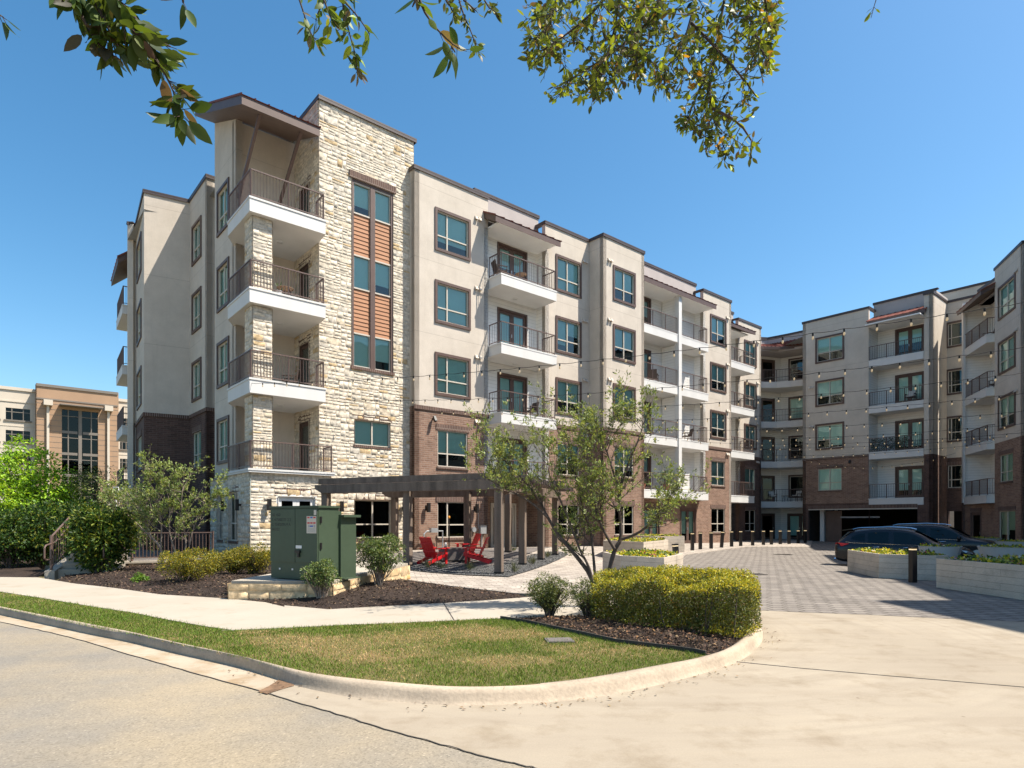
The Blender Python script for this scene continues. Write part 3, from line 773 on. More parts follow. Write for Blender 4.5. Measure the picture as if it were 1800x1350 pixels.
def window(fr, s0, s1, z0, z1, trim=True, split=0.5, rail=0.36, blind=1.0, parent=None, dark=False, sill=True, lintel=True, glass=None):
    "s0..z1 is the opening; adds surround, sash with mullion and rail, panes, blind and a near-black sheet for the unlit room"
    mb = MB(); t = 0.125
    R = 0.185
    fr.quad(mb, s0, s1, -R, z0, z1, 1)
    if trim:
        fr.box(mb, s0 - t, s1 + t, 0.001, 0.055, z1, z1 + t); fr.box(mb, s0 - t, s1 + t, 0.001, 0.06, z0 - t, z0)
        fr.box(mb, s0 - t, s0, 0.001, 0.055, z0, z1); fr.box(mb, s1, s1 + t, 0.001, 0.055, z0, z1)
    else:
        if lintel: fr.box(mb, s0 - .10, s1 + .10, 0.001, 0.03, z1, z1 + 0.26, 2)
        if sill: fr.box(mb, s0 - .05, s1 + .05, 0.001, 0.06, z0 - 0.10, z0, 2)
    w = mb.build("window", ["bronze_trim", "unlit_interior", "soldier"], parent or bld)
    sb = MB(); f = 0.048
    o0, o1 = -0.10, -0.035
    fr.box(sb, s0, s1, o0, o1, z0, z0 + f); fr.box(sb, s0, s1, o0, o1, z1 - f, z1)
    fr.box(sb, s0, s0 + f, o0, o1, z0 + f, z1 - f); fr.box(sb, s1 - f, s1, o0, o1, z0 + f, z1 - f)
    zm = z0 + (z1 - z0) * rail
    xs = [s0 + (s1 - s0) * split] if split else []
    for x in xs: fr.box(sb, x - .032, x + .032, o0 + .002, o1 + .004, z0 + f, z1 - f)
    if rail: 
        edges = [s0 + f] + [v for x in xs for v in (x - .032, x + .032)] + [s1 - f]
        for a, b in zip(edges[0::2], edges[1::2]): fr.box(sb, a, b, o0 + .004, o1 - .002, zm - .028, zm + .028)
    sb.build("sash", "sash", w)
    pb = MB(); fr.quad(pb, s0 + f, s1 - f, -0.075, z0 + f, z1 - f); pb.build("pane", glass or ("glass_dark" if dark else "glass"), w)
    if blind > 0:
        vr = RNG.random()
        if xs and vr < .45:
            for (x0, x1), k in zip(((s0 + .03, xs[0] - .005), (xs[0] + .005, s1 - .03)), (blind, min(1.0, max(.12, blind + RNG.choice((-.35, -.12, .3, .0)))))):
                bb = MB(); fr.quad(bb, x0, x1, -0.145, z1 - (z1 - z0 - .06) * k, z1 - .03); bb.build("blind", "blind", w)
        else:
            bb = MB(); fr.quad(bb, s0 + .03, s1 - .03, -0.145, z1 - (z1 - z0 - .06) * blind, z1 - .03); bb.build("blind", "blind", w)
    return w
def trimmed(fr, s0, s1, z0, z1, **k):
    "outer surround given"
    t = .125
    return (s0 + t, s1 - t, z0 + t, z1 - t)

def door(fr, s0, s1, z0, z1, leaves=2, mat="bronze_trim", parent=None, blind=0.75, gl="glass", lintel=False):
    mb = MB(); f = 0.10
    fr.quad(mb, s0, s1, -.185, z0, z1, 1)
    fr.box(mb, s0 - .07, s0 + .03, -.06, .035, z0, z1 + .07); fr.box(mb, s1 - .03, s1 + .07, -.06, .035, z0, z1 + .07); fr.box(mb, s0 + .03, s1 - .03, -.06, .034, z1 - .03, z1 + .07)
    w = (s1 - s0 - .06) / leaves
    panes = []
    for k in range(leaves):
        a = s0 + .03 + k * w; b = a + w
        fr.box(mb, a + .004, a + f + .03, -.09, -.035, z0 + .02, z1 - .03); fr.box(mb, b - f - .03, b - .004, -.09, -.035, z0 + .02, z1 - .03)
        fr.box(mb, a + f + .03, b - f - .03, -.088, -.037, z1 - .17, z1 - .03); fr.box(mb, a + f + .03, b - f - .03, -.088, -.037, z0 + .02, z0 + .26)
        panes.append((a + f + .03, b - f - .03))
    o = mb.build("door", [mat, "unlit_interior"], parent or bld)
    for a, b in panes:
        pb = MB(); fr.quad(pb, a, b, -.06, z0 + .26, z1 - .17); pb.build("pane", gl, o)
        if blind: 
            bb = MB(); fr.quad(bb, a - .02, b + .02, -.12, z1 - .17 - (z1 - z0 - .4) * blind, z1 - .15); bb.build("blind", "blind", o)
    hb = MB(); a = panes[0][1] + .07; fr.box(hb, a - .015, a + .015, -.035, .02, z0 + .95, z0 + 1.12); hb.build("handle", "galvanised", o)
    if lintel:
        lb = MB(); fr.box(lb, s0 - .12, s1 + .12, .001, .03, z1 + .071, z1 + .31); lb.build("lintel", "soldier", o)
    return o

def railing(pts, z, parent, hgt=1.02, step=0.115, posts=True, mat="rail_metal", maxbay=1.7, bar=0.016):
    mb = MB(); up = Vector((0, 0, 1))
    pts = [Vector(p) for p in pts]
    for i, (p, q) in enumerate(zip(pts[:-1], pts[1:])):
        d = q - p; L = d.length; d = d / L
        P_ = lambda s, zz_: Vector((p.x + d.x * s, p.y + d.y * s, z + zz_))
        mb.beam(P_(0, hgt), P_(L, hgt), .05, .04); mb.beam(P_(0, .10), P_(L, .10), .035, .03)
        nb = max(1, math.ceil(L / maxbay))
        for k in range(nb + 1):
            if k == 0 and i > 0: continue
            mb.beam(P_(L * k / nb, 0.0), P_(L * k / nb, hgt + .015), .045, .045)
        n = int(L / step)
        for k in range(1, n):
            mb.beam(P_(L * k / n, .10), P_(L * k / n, hgt - .015), bar, bar)
    return mb.build("railing", mat, parent, uv=False)

def balcony(poly, z, th, rail_pts, parent=None, lip=True, light=None):
    mb = MB()
    mb.prism([(p.x, p.y) for p in poly], z - th, z - .07)
    # drip edge: a thin cap a little proud of the fascia
    c = sum((Vector(p) for p in poly), Vector((0, 0))) / len(poly)
    capp = [Vector(p) + (Vector(p) - c).normalized() * .035 for p in poly]
    mb.prism([(p.x, p.y) for p in capp], z - .07, z)
    o = mb.build("balcony", "white_trim", parent or bld)
    if rail_pts: railing(rail_pts, z, o)
    if light is not None:
        lb = MB(); lb.lathe((light.x, light.y, z - th - .03), [(.11, 0.0), (.13, .02), (.13, .029)], 12); lb.build("ceiling_light", "white_enamel", o)
    return o

def coping(path, z, w=0.34, hgt=0.16, parent=None):
    "path of (a, b) or world 2d points, outside to the right of the walk"
    mb = MB()
    n = len(path)
    for p, q in zip(path[:-1], path[1:]):
        f = Fr(p, q); f.box(mb, -.05, f.L + .05, -.27, .06, z - .05, z + .012); f.box(mb, -.05, f.L + .05, .03, .055, z - hgt, z - .05)
    return mb.build("parapet_coping", "dark_coping", parent or bld)

def vent(fr, s, z):
    mb = MB()
    for ds in (0, .22):
        a = s + ds
        p = [fr.pt(a, .001, z), fr.pt(a + .16, .001, z), fr.pt(a + .16, .13, z - .03), fr.pt(a, .13, z - .03), fr.pt(a, .001, z + .15), fr.pt(a + .16, .001, z + .15), fr.pt(a + .16, .05, z + .13), fr.pt(a, .05, z + .13)]
        mb.poly([p[3], p[2], p[1], p[0]]); mb.quad(p[4], p[5], p[6], p[7]); mb.quad(p[7], p[6], p[2], p[3]); mb.quad(p[0], p[4], p[7], p[3]); mb.quad(p[5], p[1], p[2], p[6])
    return mb.build("wall_vent", "stucco", bld)

def stone(fr, z0, z1, holes=(), s0=0.0, s1=None, big=1.0, parent=None, seed=1, name="stone_wall", tint=(1, 1, 1)):
    "random ashlar of split limestone blocks on a mortar bed"
    rng = random.Random(seed); s1 = fr.L if s1 is None else s1
    vs, fs, cs = [], [], []
    def block(a, b, c, d):
        g = .0055
        a, b, c, d = a + g, b - g, c + g, d - g
        if b - a < .03 or d - c < .02: return
        r = rng.random()
        if r < .075: col = Vector((.64, .47, .27))
        elif r < .22: col = Vector((.74, .62, .46))
        elif r < .36: col = Vector((.66, .59, .49))
        else: col = Vector((.79, .69, .55))
        col = col * rng.uniform(.86, 1.10)
        pr = rng.uniform(.030, .037); n = len(vs); e = .016
        nx = max(1, int((b - a) / .16))
        ff = []
        for iz in range(3):
            for ix in range(nx + 1):
                x = a + e + (b - a - 2 * e) * ix / nx; z = c + e + (d - c - 2 * e) * iz / 2
                j = rng.uniform(-.008, .008) + (.005 if iz == 1 else 0)
                ff.append(fr.pt(x + (rng.uniform(-.012, .012) if 0 < ix < nx else 0), max(.012, pr + j), z + rng.uniform(-.008, .008)))
        vs.extend(ff)
        W_ = nx + 1
        for iz in range(2):
            for ix in range(nx):
                fs.append((n + iz * W_ + ix, n + iz * W_ + ix + 1, n + (iz + 1) * W_ + ix + 1, n + (iz + 1) * W_ + ix))
        m = n + len(ff)
        vs.extend([fr.pt(a, 0, c), fr.pt(b, 0, c), fr.pt(b, 0, d), fr.pt(a, 0, d)])
        fs.append((m, m + 1, n + nx, n)); fs.append((m + 1, m + 2, n + 2 * W_ + nx, n + nx)); fs.append((m + 2, m + 3, n + 2 * W_, n + 2 * W_ + nx)); fs.append((m + 3, m, n, n + 2 * W_))
        col = Vector((col.x * tint[0], col.y * tint[1], col.z * tint[2])); cs.extend([tuple(col * .86)] * (len(ff) + 4))
    cuts = sorted({z0, z1} | {z for hh in holes for z in hh[2:] if z0 < z < z1})
    def free_of(zm_, a0_, b0_):
        free = [(a0_, b0_)]
        for a, b, c, d in holes:
            if c < zm_ < d:
                nf = []
                for x, y in free:
                    if b <= x or a >= y: nf.append((x, y)); continue
                    if a > x: nf.append((x, a))
                    if b < y: nf.append((b, y))
                free = nf
        return free
    for zc0, zc1 in zip(cuts[:-1], cuts[1:]):
        zn = zc0
        while zn < zc1 - 1e-4:
            zt_ = zn + rng.uniform(.55, 1.1) * big
            if zc1 - zt_ < .4: zt_ = zc1
            for fa, fb_ in free_of((zn + zt_) / 2, s0, s1):
                sa = fa
                while sa < fb_ - 1e-4:
                    sb_ = sa + rng.uniform(.45, 1.5) * big
                    if fb_ - sb_ < .35: sb_ = fb_
                    z = zn
                    while z < zt_ - 1e-4:
                        rh = rng.choice((.10, .14, .18, .22, .28)) * big
                        if zt_ - z - rh < .08: rh = zt_ - z
                        s = sa
                        while s < sb_ - 1e-4:
                            w = rng.uniform(.18, .62) * big
                            if sb_ - s - w < .13: w = sb_ - s
                            if rh > .19 * big and rng.random() < .35:
                                zm = z + rh * rng.uniform(.35, .65); block(s, s + w, z, zm); block(s, s + w, zm, z + rh)
                            else: block(s, s + w, z, z + rh)
                            s += w
                        z += rh
                    sa = sb_
            zn = zt_
    # mortar bed
    mb_n = len(vs)
    mbd = MB()
    hs = [(max(s0, a), min(s1, b), max(z0, c), min(z1, d)) for a, b, c, d in holes if c < z1 and d > z0]
    S_ = sorted({s0, s1} | {x for q in hs for x in q[:2]}); Z_ = sorted({z0, z1} | {x for q in hs for x in q[2:]})
    for i in range(len(S_) - 1):
        for j in range(len(Z_) - 1):
            sm, zm = (S_[i] + S_[i + 1]) / 2, (Z_[j] + Z_[j + 1]) / 2
            if any(a < sm < b and c < zm < d for a, b, c, d in hs): continue
            fr.quad(mbd, S_[i], S_[i + 1], .027, Z_[j], Z_[j + 1])
    for a, b, c, d in hs:
        r = -.19
        for q in ((fr.pt(a, .07, c), fr.pt(a, .07, d), fr.pt(a, r, d), fr.pt(a, r, c)), (fr.pt(b, .07, d), fr.pt(b, .07, c), fr.pt(b, r, c), fr.pt(b, r, d)), (fr.pt(a, .07, c), fr.pt(a, r, c), fr.pt(b, r, c), fr.pt(b, .07, c)), (fr.pt(a, r, d), fr.pt(a, .07, d), fr.pt(b, .07, d), fr.pt(b, r, d))): mbd.quad(*q)
    base = len(vs); vs.extend([Vector(v) for v in mbd.v]); fs.extend([tuple(i + base for i in f) for f in mbd.f]); cs.extend([(.56 * tint[0], .49 * tint[1], .39 * tint[2])] * len(mbd.v))
    return fastmesh(name, [tuple(v) for v in vs], fs, "limestone", parent or bld, cs)

def lamp(fr, s, z):
    mb = MB(); fr.box(mb, s - .065, s + .065, .13, .26, z, z + .42); fr.box(mb, s - .03, s + .03, .01, .13, z + .17, z + .25); fr.box(mb, s - .06, s + .06, .001, .02, z + .1, z + .32)
    return mb.build("wall_lamp", "lamp_black", bld)

# ---- stone tower (walks +u, faces the court)
BM = -0.45
ft_ = Fr(P2(-.1, -.75), P2(3.0, -.75))                   # the ground-floor stone base under the corner balconies
fb = Fr(P2(0, 0), P2(7.3, 0))
hd = (1.0, 2.45, .25, 2.66)
stone(ft_, .1, 3.58, [hd], seed=2)
door(ft_, 1.0, 2.45, .25, 2.66, 2, "white_enamel", blind=0, gl="glass_dark", lintel=True)
stone(Fr(P2(-.1, 1.8), P2(-.1, -.75)), .1, 3.58, [(.15, 1.22, .95, 2.85)], seed=3)
wsb = Fr(P2(-.1, 1.8), P2(-.1, -.75)); window(wsb, .15, 1.22, .95, 2.85, False, .5, .36, 0, dark=True)
wsl = Fr(P2(.0, 4.6), P2(.0, 1.8)); stone(wsl, .1, 3.42, [(1.05, 1.75, .95, 2.85)], seed=4); window(wsl, 1.05, 1.75, .95, 2.85, False, .5, .36, 0, dark=True)
stone(Fr(P2(3.0, -.75), P2(3.0, 0)), .1, 3.58, seed=5)
hw1 = (4.40, 6.14, 1.0, 2.63); hw2 = (4.40, 6.10, 4.95, 6.02); ht = (4.27, 6.24, 8.25, 16.15)
stone(fb, .1, 18.85, [hw1, hw2, ht, (0, 3.0, .1, 3.58)], s0=2.84, seed=6)
corebk = MB(); corebk.prism([tuple(P2(2.9, .30)), tuple(P2(7.25, .30)), tuple(P2(7.25, 4)), tuple(P2(2.9, 4))], .2, 18.7); corebk.build("tower_core", "stucco", bld)
window(fb, 4.40, 6.14, 1.0, 2.63, False, .5, .36, 0, dark=True); window(fb, 4.40, 6.10, 4.95, 6.02, False, .5, 0, 1.0)
fret = Fr(P2(2.84, 3.4), P2(2.84, 0))
dh = [(1.5, 2.55, z, z + 2.25) for z in FL[1:]]
stone(fret, 3.58, 18.85, dh, seed=8)
for a, b, c, d in dh: door(fret, a, b, c, d, 1, lintel=True, blind=0, gl="glass_dark")
stone(Fr(P2(7.3, 0), P2(7.3, 3.0)), 16.9, 18.85, seed=9)
coping([P2(2.84, 4), P2(2.84, -.06), P2(7.36, -.06), P2(7.36, 4)], 18.97)
# tall tower window with orange lap panels
def tallwin():
    a0, a1, z0, z1 = ht
    mb = MB(); fr = fb
    fr.quad(mb, a0, a1, -.185, z0, z1, 1)
    fr.box(mb, a0, a0 + .10, -.12, .03, z0, z1); fr.box(mb, a1 - .10, a1, -.12, .03, z0, z1)
    m = (a0 + a1) / 2; fr.box(mb, m - .11, m + .11, -.12, .035, z0, z1); fr.box(mb, a0 + .1, m - .11, -.12, .03, z1 - .10, z1); fr.box(mb, m + .11, a1 - .1, -.12, .03, z1 - .10, z1)
    fr.box(mb, a0 - .05, a1 + .05, .001, .09, z0 - .12, z0, 2); fr.box(mb, a0 - .12, a1 + .12, .06, .10, z1, z1 + .30, 2)
    w = mb.build("window", ["bronze_trim", "unlit_interior", "soldier"], bld)
    wins = [(z0, z0 + 1.45), (11.55, 13.0), (14.72, z1 - .1)]
    for c, d in wins:
        for x0, x1 in ((a0 + .1, m - .11), (m + .11, a1 - .1)):
            sb, pb, bb = MB(), MB(), MB()
            fr.box(sb, x0, x1, -.10, .0, c, c + .06); fr.box(sb, x0, x1, -.10, .0, d - .06, d); fr.box(sb, x0, x0 + .04, -.10, -.03, c + .06, d - .06); fr.box(sb, x1 - .04, x1, -.10, -.03, c + .06, d - .06)
            fr.quad(pb, x0 + .04, x1 - .04, -.07, c + .06, d - .06); fr.quad(bb, x0, x1, -.14, c + (d - c) * RNG.choice((.05, .3)), d)
            sb.build("sash", "sash", w); pb.build("pane", "glass", w); bb.build("blind", "blind", w)
    for c, d in ((wins[0][1], wins[1][0]), (wins[1][1], wins[2][0])):
        lb = MB(); n = int((d - c) / .165); p = (d - c) / n
        for x0, x1 in ((a0 + .1, m - .11), (m + .11, a1 - .1)):
            for k in range(n):
                z = c + k * p
                lb.quad(fr.pt(x0, -.028, z), fr.pt(x1, -.028, z), fr.pt(x1, -.058, z + p + .02), fr.pt(x0, -.058, z + p + .02))
                lb.quad(fr.pt(x0, -.07, z), fr.pt(x1, -.07, z), fr.pt(x1, -.028, z), fr.pt(x0, -.028, z))
        lb.build("lap_panel", "orange_lap", w)
tallwin()
# ---- corner balconies
for k in range(1, 5):
    z = FL[k]
    poly = [P2(-.18, -.93), P2(2.72, -.93), P2(2.83, -.05), P2(2.83, 2.55), P2(.32, 2.55), P2(-.15, 1.75)]
    if k == 1: poly = [P2(-.22, -.93), P2(3.1, -.93), P2(3.1, -.08), P2(2.84, -.08), P2(2.84, 2.55), P2(.32, 2.55), P2(-.22, 1.9)]
    rp = [P2(-.12, 1.7), P2(-.12, -.86), P2(2.66, -.86)] if k > 1 else [P2(-.12, 1.75), P2(-.12, -.84), P2(3.0, -.84)]
    if k > 1: rp.append(P2(2.70, -.10))
    else: rp.append(P2(3.0, -.12))
    balcony(poly, z, .55 if k > 1 else .14, rp, light=P2(1.6, .9) if k > 1 else None)
    if k < 4:
        q = [P2(.02, .15), P2(.02, -.65), P2(.72, -.65), P2(.72, .15)]
        cm = MB(); cm.prism([(p.x, p.y) for p in [P2(.06, .11), P2(.06, -.61), P2(.68, -.61), P2(.68, .11)]], z, FL[k + 1] - .56)
        co_ = cm.build("stone_column", "stucco", bld)
        for i in range(4):
            if i < 3: stone(Fr(q[i], q[i + 1]), z, FL[k + 1] - .56, seed=20 + 4 * k + i, parent=co_, name="stone_facing", big=.9)
fbk = Fr(P2(.3, 2.45), P2(2.84, 2.45)); wall(fbk, [(FL[1], 18.12, "stucco_wall", "stucco")])
fs = Fr(P2(.3, 5.15), P2(.3, 2.2))
sh = []
for z in FL[1:]:
    zb = z + .53; sh.append((.55, 1.97, zb + .12, zb + 1.84)) 
wall(fs, [(3.42, 17.7, "stucco_wall", "stucco")], sh)
for a, b, c, d in sh: window(fs, a, b, c, d, True, .5, .36, 1.0)
fse = Fr(P2(.3, 2.2), P2(.55, 2.2)); wall(fse, [(FL[1], 18.03, "stucco_wall", "stucco")], thick=.1)
cp = MB(); cp.prism([tuple(P2(-.06, 1.8)), tuple(P2(.3, 1.8)), tuple(P2(.3, 4.66)), tuple(P2(-.06, 4.66))], 3.42, 3.52); cp.build("ledge", "dark_coping", bld)
# sloping roof over the top corner balcony
def roof_slab(name, p0, p1, p2, p3, th=.32, ribs=True, ribn=6):
    "p0 p1 along the low eave, p3 p2 along the high edge"
    mb = MB(); P = [Vector(p) for p in (p0, p1, p2, p3)]; n = (P[1] - P[0]).cross(P[3] - P[0]).normalized()
    if n.z < 0: n = -n
    B = [p - Vector((0, 0, th)) for p in P]
    for i in range(4): mb.quad(B[i], B[(i + 1) % 4], P[(i + 1) % 4], P[i], 0)
    mb.quad(*B[::-1], 1)
    o = mb.build(name, ["bronze_trim", "soffit"], bld)
    rb = MB(); T = [p + n * .03 for p in P]
    c = sum(T, Vector()) / 4
    T = [t + (t - c).normalized() * .04 for t in T]
    rb.quad(*T); 
    for i in range(4): rb.quad(P[i] + (P[i] - c).normalized() * .02, P[(i + 1) % 4] + (P[(i + 1) % 4] - c).normalized() * .02, T[(i + 1) % 4], T[i])
    for k in range(ribn + 1):
        t = k / ribn; rb.beam(T[0].lerp(T[1], t), T[3].lerp(T[2], t), .035, .07)
    rb.build("roof_sheet", "red_roof", o)
    return o
def rz(b): return 17.0 + .42 * (b + 1.07)
roof_slab("corner_roof", P3(-.5, -1.07, rz(-1.07)), P3(2.42, -1.07, rz(-1.07)), P3(2.80, 5.15, rz(5.15)), P3(-.5, 5.15, rz(5.15)), th=.33)
for a in (.42, 2.0):
    bb = MB(); bb.beam(P3(a, 2.42, 14.75), P3(a - .08, -.5, 16.95), .11, .11); bb.build("roof_brace", "bronze_trim", bld)
up = MB()
q0, q1 = P2(.3, 2.2), P2(.3, 5.15)
A_ = [P3(.3, 2.2, 17.7), P3(.3, 5.15, 17.7), P3(.3, 5.15, rz(5.15) - .3), P3(.3, 2.2, rz(2.2) - .3)]; B_ = [P3(.55, 2.2, 17.7), P3(.55, 5.15, 17.7), P3(.55, 5.15, rz(5.15) - .3), P3(.55, 2.2, rz(2.2) - .3)]
up.poly(A_); up.poly(B_[::-1])
for i in range(4): up.quad(A_[(i + 1) % 4], A_[i], B_[i], B_[(i + 1) % 4])
up.build("stucco_wall", "stucco", bld)

# ---- left side: notch, middle bay, projecting block
wall(Fr(P2(1.3, 6.4), P2(1.3, 5.4)), [(.1, PAR, "stucco_wall", "stucco")])
fm0 = Fr(P2(.3, 6.4), P2(1.3, 6.4)); wall(fm0, [(.1, BANDZ, "brick_wall", "brick_dark"), (BANDZ, PAR, "stucco_wall", "stucco")])
fm = Fr(P2(.3, 9.4), P2(.3, 6.4)); mh = []
for k, z in enumerate(FL[1:]): mh.append((.68, 2.05, z + .65, z + 2.32 + (0 if k else .0)))
wall(fm, [(.1, BANDZ, "brick_wall", "brick_dark"), (BANDZ, PAR, "stucco_wall", "stucco")], mh)
for k, (a, b, c, d) in enumerate(mh): window(fm, a, b, c, d, k > 0, .5, .36, 1.0)
BC, BS, BT = P2(-1.6, 9.75), P2(-1.2, 14.0), P2(-1.56, 14.0)
fk = Fr(BC, P2(.3, 9.4)); wall(fk, [(.1, BANDZ, "brick_wall", "brick_dark"), (BANDZ, PAR, "stucco_wall", "stucco")])
fkb = MB(); fk.box(fkb, -.02, fk.L, .001, .05, BANDZ - .12, BANDZ + .05); fm0.box(fkb, 0, 1, .001, .05, BANDZ - .12, BANDZ + .05); fm.box(fkb, 0, fm.L + .05, .001, .05, BANDZ - .12, BANDZ + .05)
fkl = Fr(BS, BC); fkl.box(fkb, 0, fkl.L + .05, .001, .05, BANDZ - .12, BANDZ + .05); fkb.build("brick_band", "soldier", bld)
kh = [(1.0, 3.0, z + .65, z + 2.32) for z in FL[1:]]
wall(fkl, [(.1, BANDZ, "brick_wall", "brick_dark"), (BANDZ, PAR, "stucco_wall", "stucco")], kh)
for k, (a, b, c, d) in enumerate(kh): window(fkl, a, b, c, d, k > 0, .5, .36, 1.0)
wall(Fr(BT, BS), [(.1, PAR, "stucco_wall", "stucco")]); wall(Fr(P2(-.75, 15.1), BT + V * 0), [(.1, PAR, "stucco_wall", "stucco")]); wall(Fr(P2(-.6, 19.3), P2(-.75, 15.1)), [(.1, PAR, "stucco_wall", "stucco")])
coping([P2(-.6, 19.3), P2(-.75, 15.1), BT, BS, BC, P2(.3, 9.4), P2(.3, 6.4), P2(1.3, 6.4), P2(1.3, 5.4)], PAR + .1)
roof_slab("roof_canopy", P3(-1.55, 19.4, 16.0), P3(-1.85, 15.2, 16.0), P3(-.6, 15.2, 17.0), P3(-.4, 19.4, 17.0), ribn=7)
for k in range(1, 5):
    balcony([P2(-1.35, 19), P2(-1.62, 15.35), P2(-.7, 15.35), P2(-.5, 19)], FL[k], .5, [P2(-1.3, 18.9), P2(-1.56, 15.42), P2(-.8, 15.42)])

# ---- main facade
def facade(a0, a1, b, wins, brick="brick", top=PAR, ends=None, z0=0.0, FLs=FL, splits=.5, gf=True, blinds=None):
    "a straight bay facing the court; wins: (a_left, a_right) outer width of the window column"
    f = Fr(P2(a0, b), P2(a1, b)); hs, sp = [], []
    for k in range(5):
        for (l, r, split) in wins:
            if k >= 2: q = (l - a0 + .125, r - a0 - .125, FLs[k] + .53 + .125, FLs[k] + .53 + 1.96 - .125); tr = True
            elif k == 1: q = (l - a0 + .16, r - a0 - .16, FLs[k] + .58, FLs[k] + 2.26); tr = False
            else: q = (l - a0 + .16, r - a0 - .16, .96, 2.62); tr = False
            hs.append(q); sp.append((tr, split, k))
    wall(f, [(z0, BANDZ, "brick_wall", brick), (BANDZ, top, "stucco_wall", "stucco")], hs)
    for q, (tr, split, k) in zip(hs, sp):
        bl = RNG.choice((.63, .64, 1.0, .63, .63, .8, .64, .97)) if k > 0 else 0.0
        window(f, *q, tr, split, .36, bl, dark=(k == 0))
    mb = MB(); f.box(mb, -.02, f.L + .02, .001, .05, BANDZ - .14, BANDZ + .04); mb.build("brick_band", "soldier", bld)
    return f
def side(p, q, brick="brick", holes=(), top=PAR, z0=0.0, all_stucco=False, mat="stucco", nm="stucco_wall"):
    f = Fr(p, q)
    if all_stucco: wall(f, [(z0, top, nm, mat)], holes)
    else: wall(f, [(z0, BANDZ, "brick_wall", brick), (BANDZ, top, nm, mat)], holes)
    return f
fA = facade(7.08, 11.25, BM, [(8.15, 10.17, .33)]); side(P2(7.08, .2), P2(7.08, BM))
fA2 = facade(15.1, 18.5, BM, [(15.85, 17.85, .46)])
side(P2(18.5, BM + .05), P2(18.5, -1.5)); fB = facade(18.5, 22.1, -1.5, [(19.30, 21.28, .5)])
side(P2(22.1, -1.5), P2(22.1, 1.3))
fD = facade(29.95, 33.5, BM, [(30.78, 32.82, .48)]); side(P2(33.5, BM), P2(33.5, 2.7), all_stucco=True)
fE = facade(37.4, 40.9, 1.2, [(38.25, 40.15, .5)], brick="brick_dark"); side(P2(40.9, 1.2), P2(40.9, 5.0), "brick_dark")
for f, s in ((fA, 3.35), (fA2, 2.85), (fB, .35), (fD, 2.85), (fE, 2.75)):
    for z in (7.0 - .55 if f is not fB else 6.25, 9.55, 12.85, 16.15 if f is not fA else 16.2): vent(f, s, z)
coping([P2(7.08, .2), P2(7.08, BM), P2(11.25, BM)], PAR + .1); coping([P2(15.1, 2), P2(15.1, BM), P2(18.5, BM), P2(18.5, -1.5), P2(22.1, -1.5), P2(22.1, 2)], PAR + .1)
coping([P2(29.95, 2), P2(29.95, BM), P2(33.5, BM), P2(33.5, 2)], PAR + .1); coping([P2(37.4, 3), P2(37.4, 1.2), P2(40.9, 1.2), P2(40.9, 4)], PAR + .1)

def recess(p_l, p_r, depth, doors, FLs, soffit_z=16.0, ground=None, z0=None, wallmat=("siding_wall", "white_siding"), doorw=1.75, leaves=2, win=None, gl="glass"):
    "white sided balcony recess between two bays: left wall, back wall with doors, right wall; all behind the line p_l - p_r"
    f = Fr(p_l, p_r); bl = f.pt(0, -depth, 0).xy; br = f.pt(f.L, -depth, 0).xy
    z0 = FLs[1] - .5 if z0 is None else z0
    fbk_ = Fr(bl, br); hs = []
    for k in range(1, 5):
        for s in doors: hs.append((s, s + doorw, FLs[k], FLs[k] + 2.28))
        if win: hs.append((win[0], win[1], FLs[k] + .65, FLs[k] + 2.3))
    wall(fbk_, [(z0, soffit_z, *wallmat)], hs)
    for hh in hs:
        if win and hh[0] == win[0]: window(fbk_, *hh, True, .5, .36, RNG.choice((0, .6, 1.0)))
        else: door(fbk_, *hh, leaves, blind=RNG.choice((.5, .9, 1.0, .8)), gl=gl)
    wall(Fr(br, p_r), [(z0, soffit_z, *wallmat)]); wall(Fr(p_l, bl), [(z0, soffit_z, *wallmat)])
    sb = MB(); z = soffit_z
    sb.prism([tuple(f.pt(.02, .82, 0).xy), tuple(f.pt(f.L - .02, .82, 0).xy), tuple(br), tuple(bl)], z - .02, z + .06); sb.build("soffit_panel", "white_ceiling", bld)
    return f, fbk_
# recess 1 between bays A
recess(P2(11.25, BM), P2(15.1, BM), .68, [1.2], FL, doorw=1.9)
for k in range(1, 5):
    balcony([P2(11.29, .2), P2(11.29, -1.42), P2(14.98, -1.42), P2(14.98, .2)] if k > 1 else [P2(11.29, .2), P2(11.29, -1.42), P2(14.98, -1.42), P2(14.98, .2)], FL[k], .52, [P2(11.33, BM), P2(11.33, -1.36), P2(14.90, -1.36), P2(14.90, BM)], light=P2(13.1, -.3))
f_ = Fr(P2(11.25, .9), P2(15.1, .9)); wall(f_, [(0, 3.2, "brick_wall", "brick")], [(1.3, 2.9, .25, 2.6)]); door(f_, 1.3, 2.9, .25, 2.6, 2, "sash", blind=0, gl="glass_dark")
for p, q in ((P2(11.25, BM), P2(11.25, .9)), (P2(15.1, .9), P2(15.1, BM))): wall(Fr(p, q), [(0, 3.2, "brick_wall", "brick")])
roof_slab("roof_canopy", P3(11.0, -1.35, 16.22), P3(15.35, -1.35, 16.22), P3(15.35, .12, 16.98), P3(11.0, .12, 16.98), th=.28, ribn=8)
hb = MB(); hb.prism([tuple(P2(11.0, .3)), tuple(P2(15.3, .3)), tuple(P2(15.3, 4)), tuple(P2(11.0, 4))], 16.8, 18.05); hb.build("upper_parapet", "parapet_grey", bld)
coping([P2(11.0, 4), P2(11.0, .3), P2(15.3, .3), P2(15.3, 4)], 18.15)
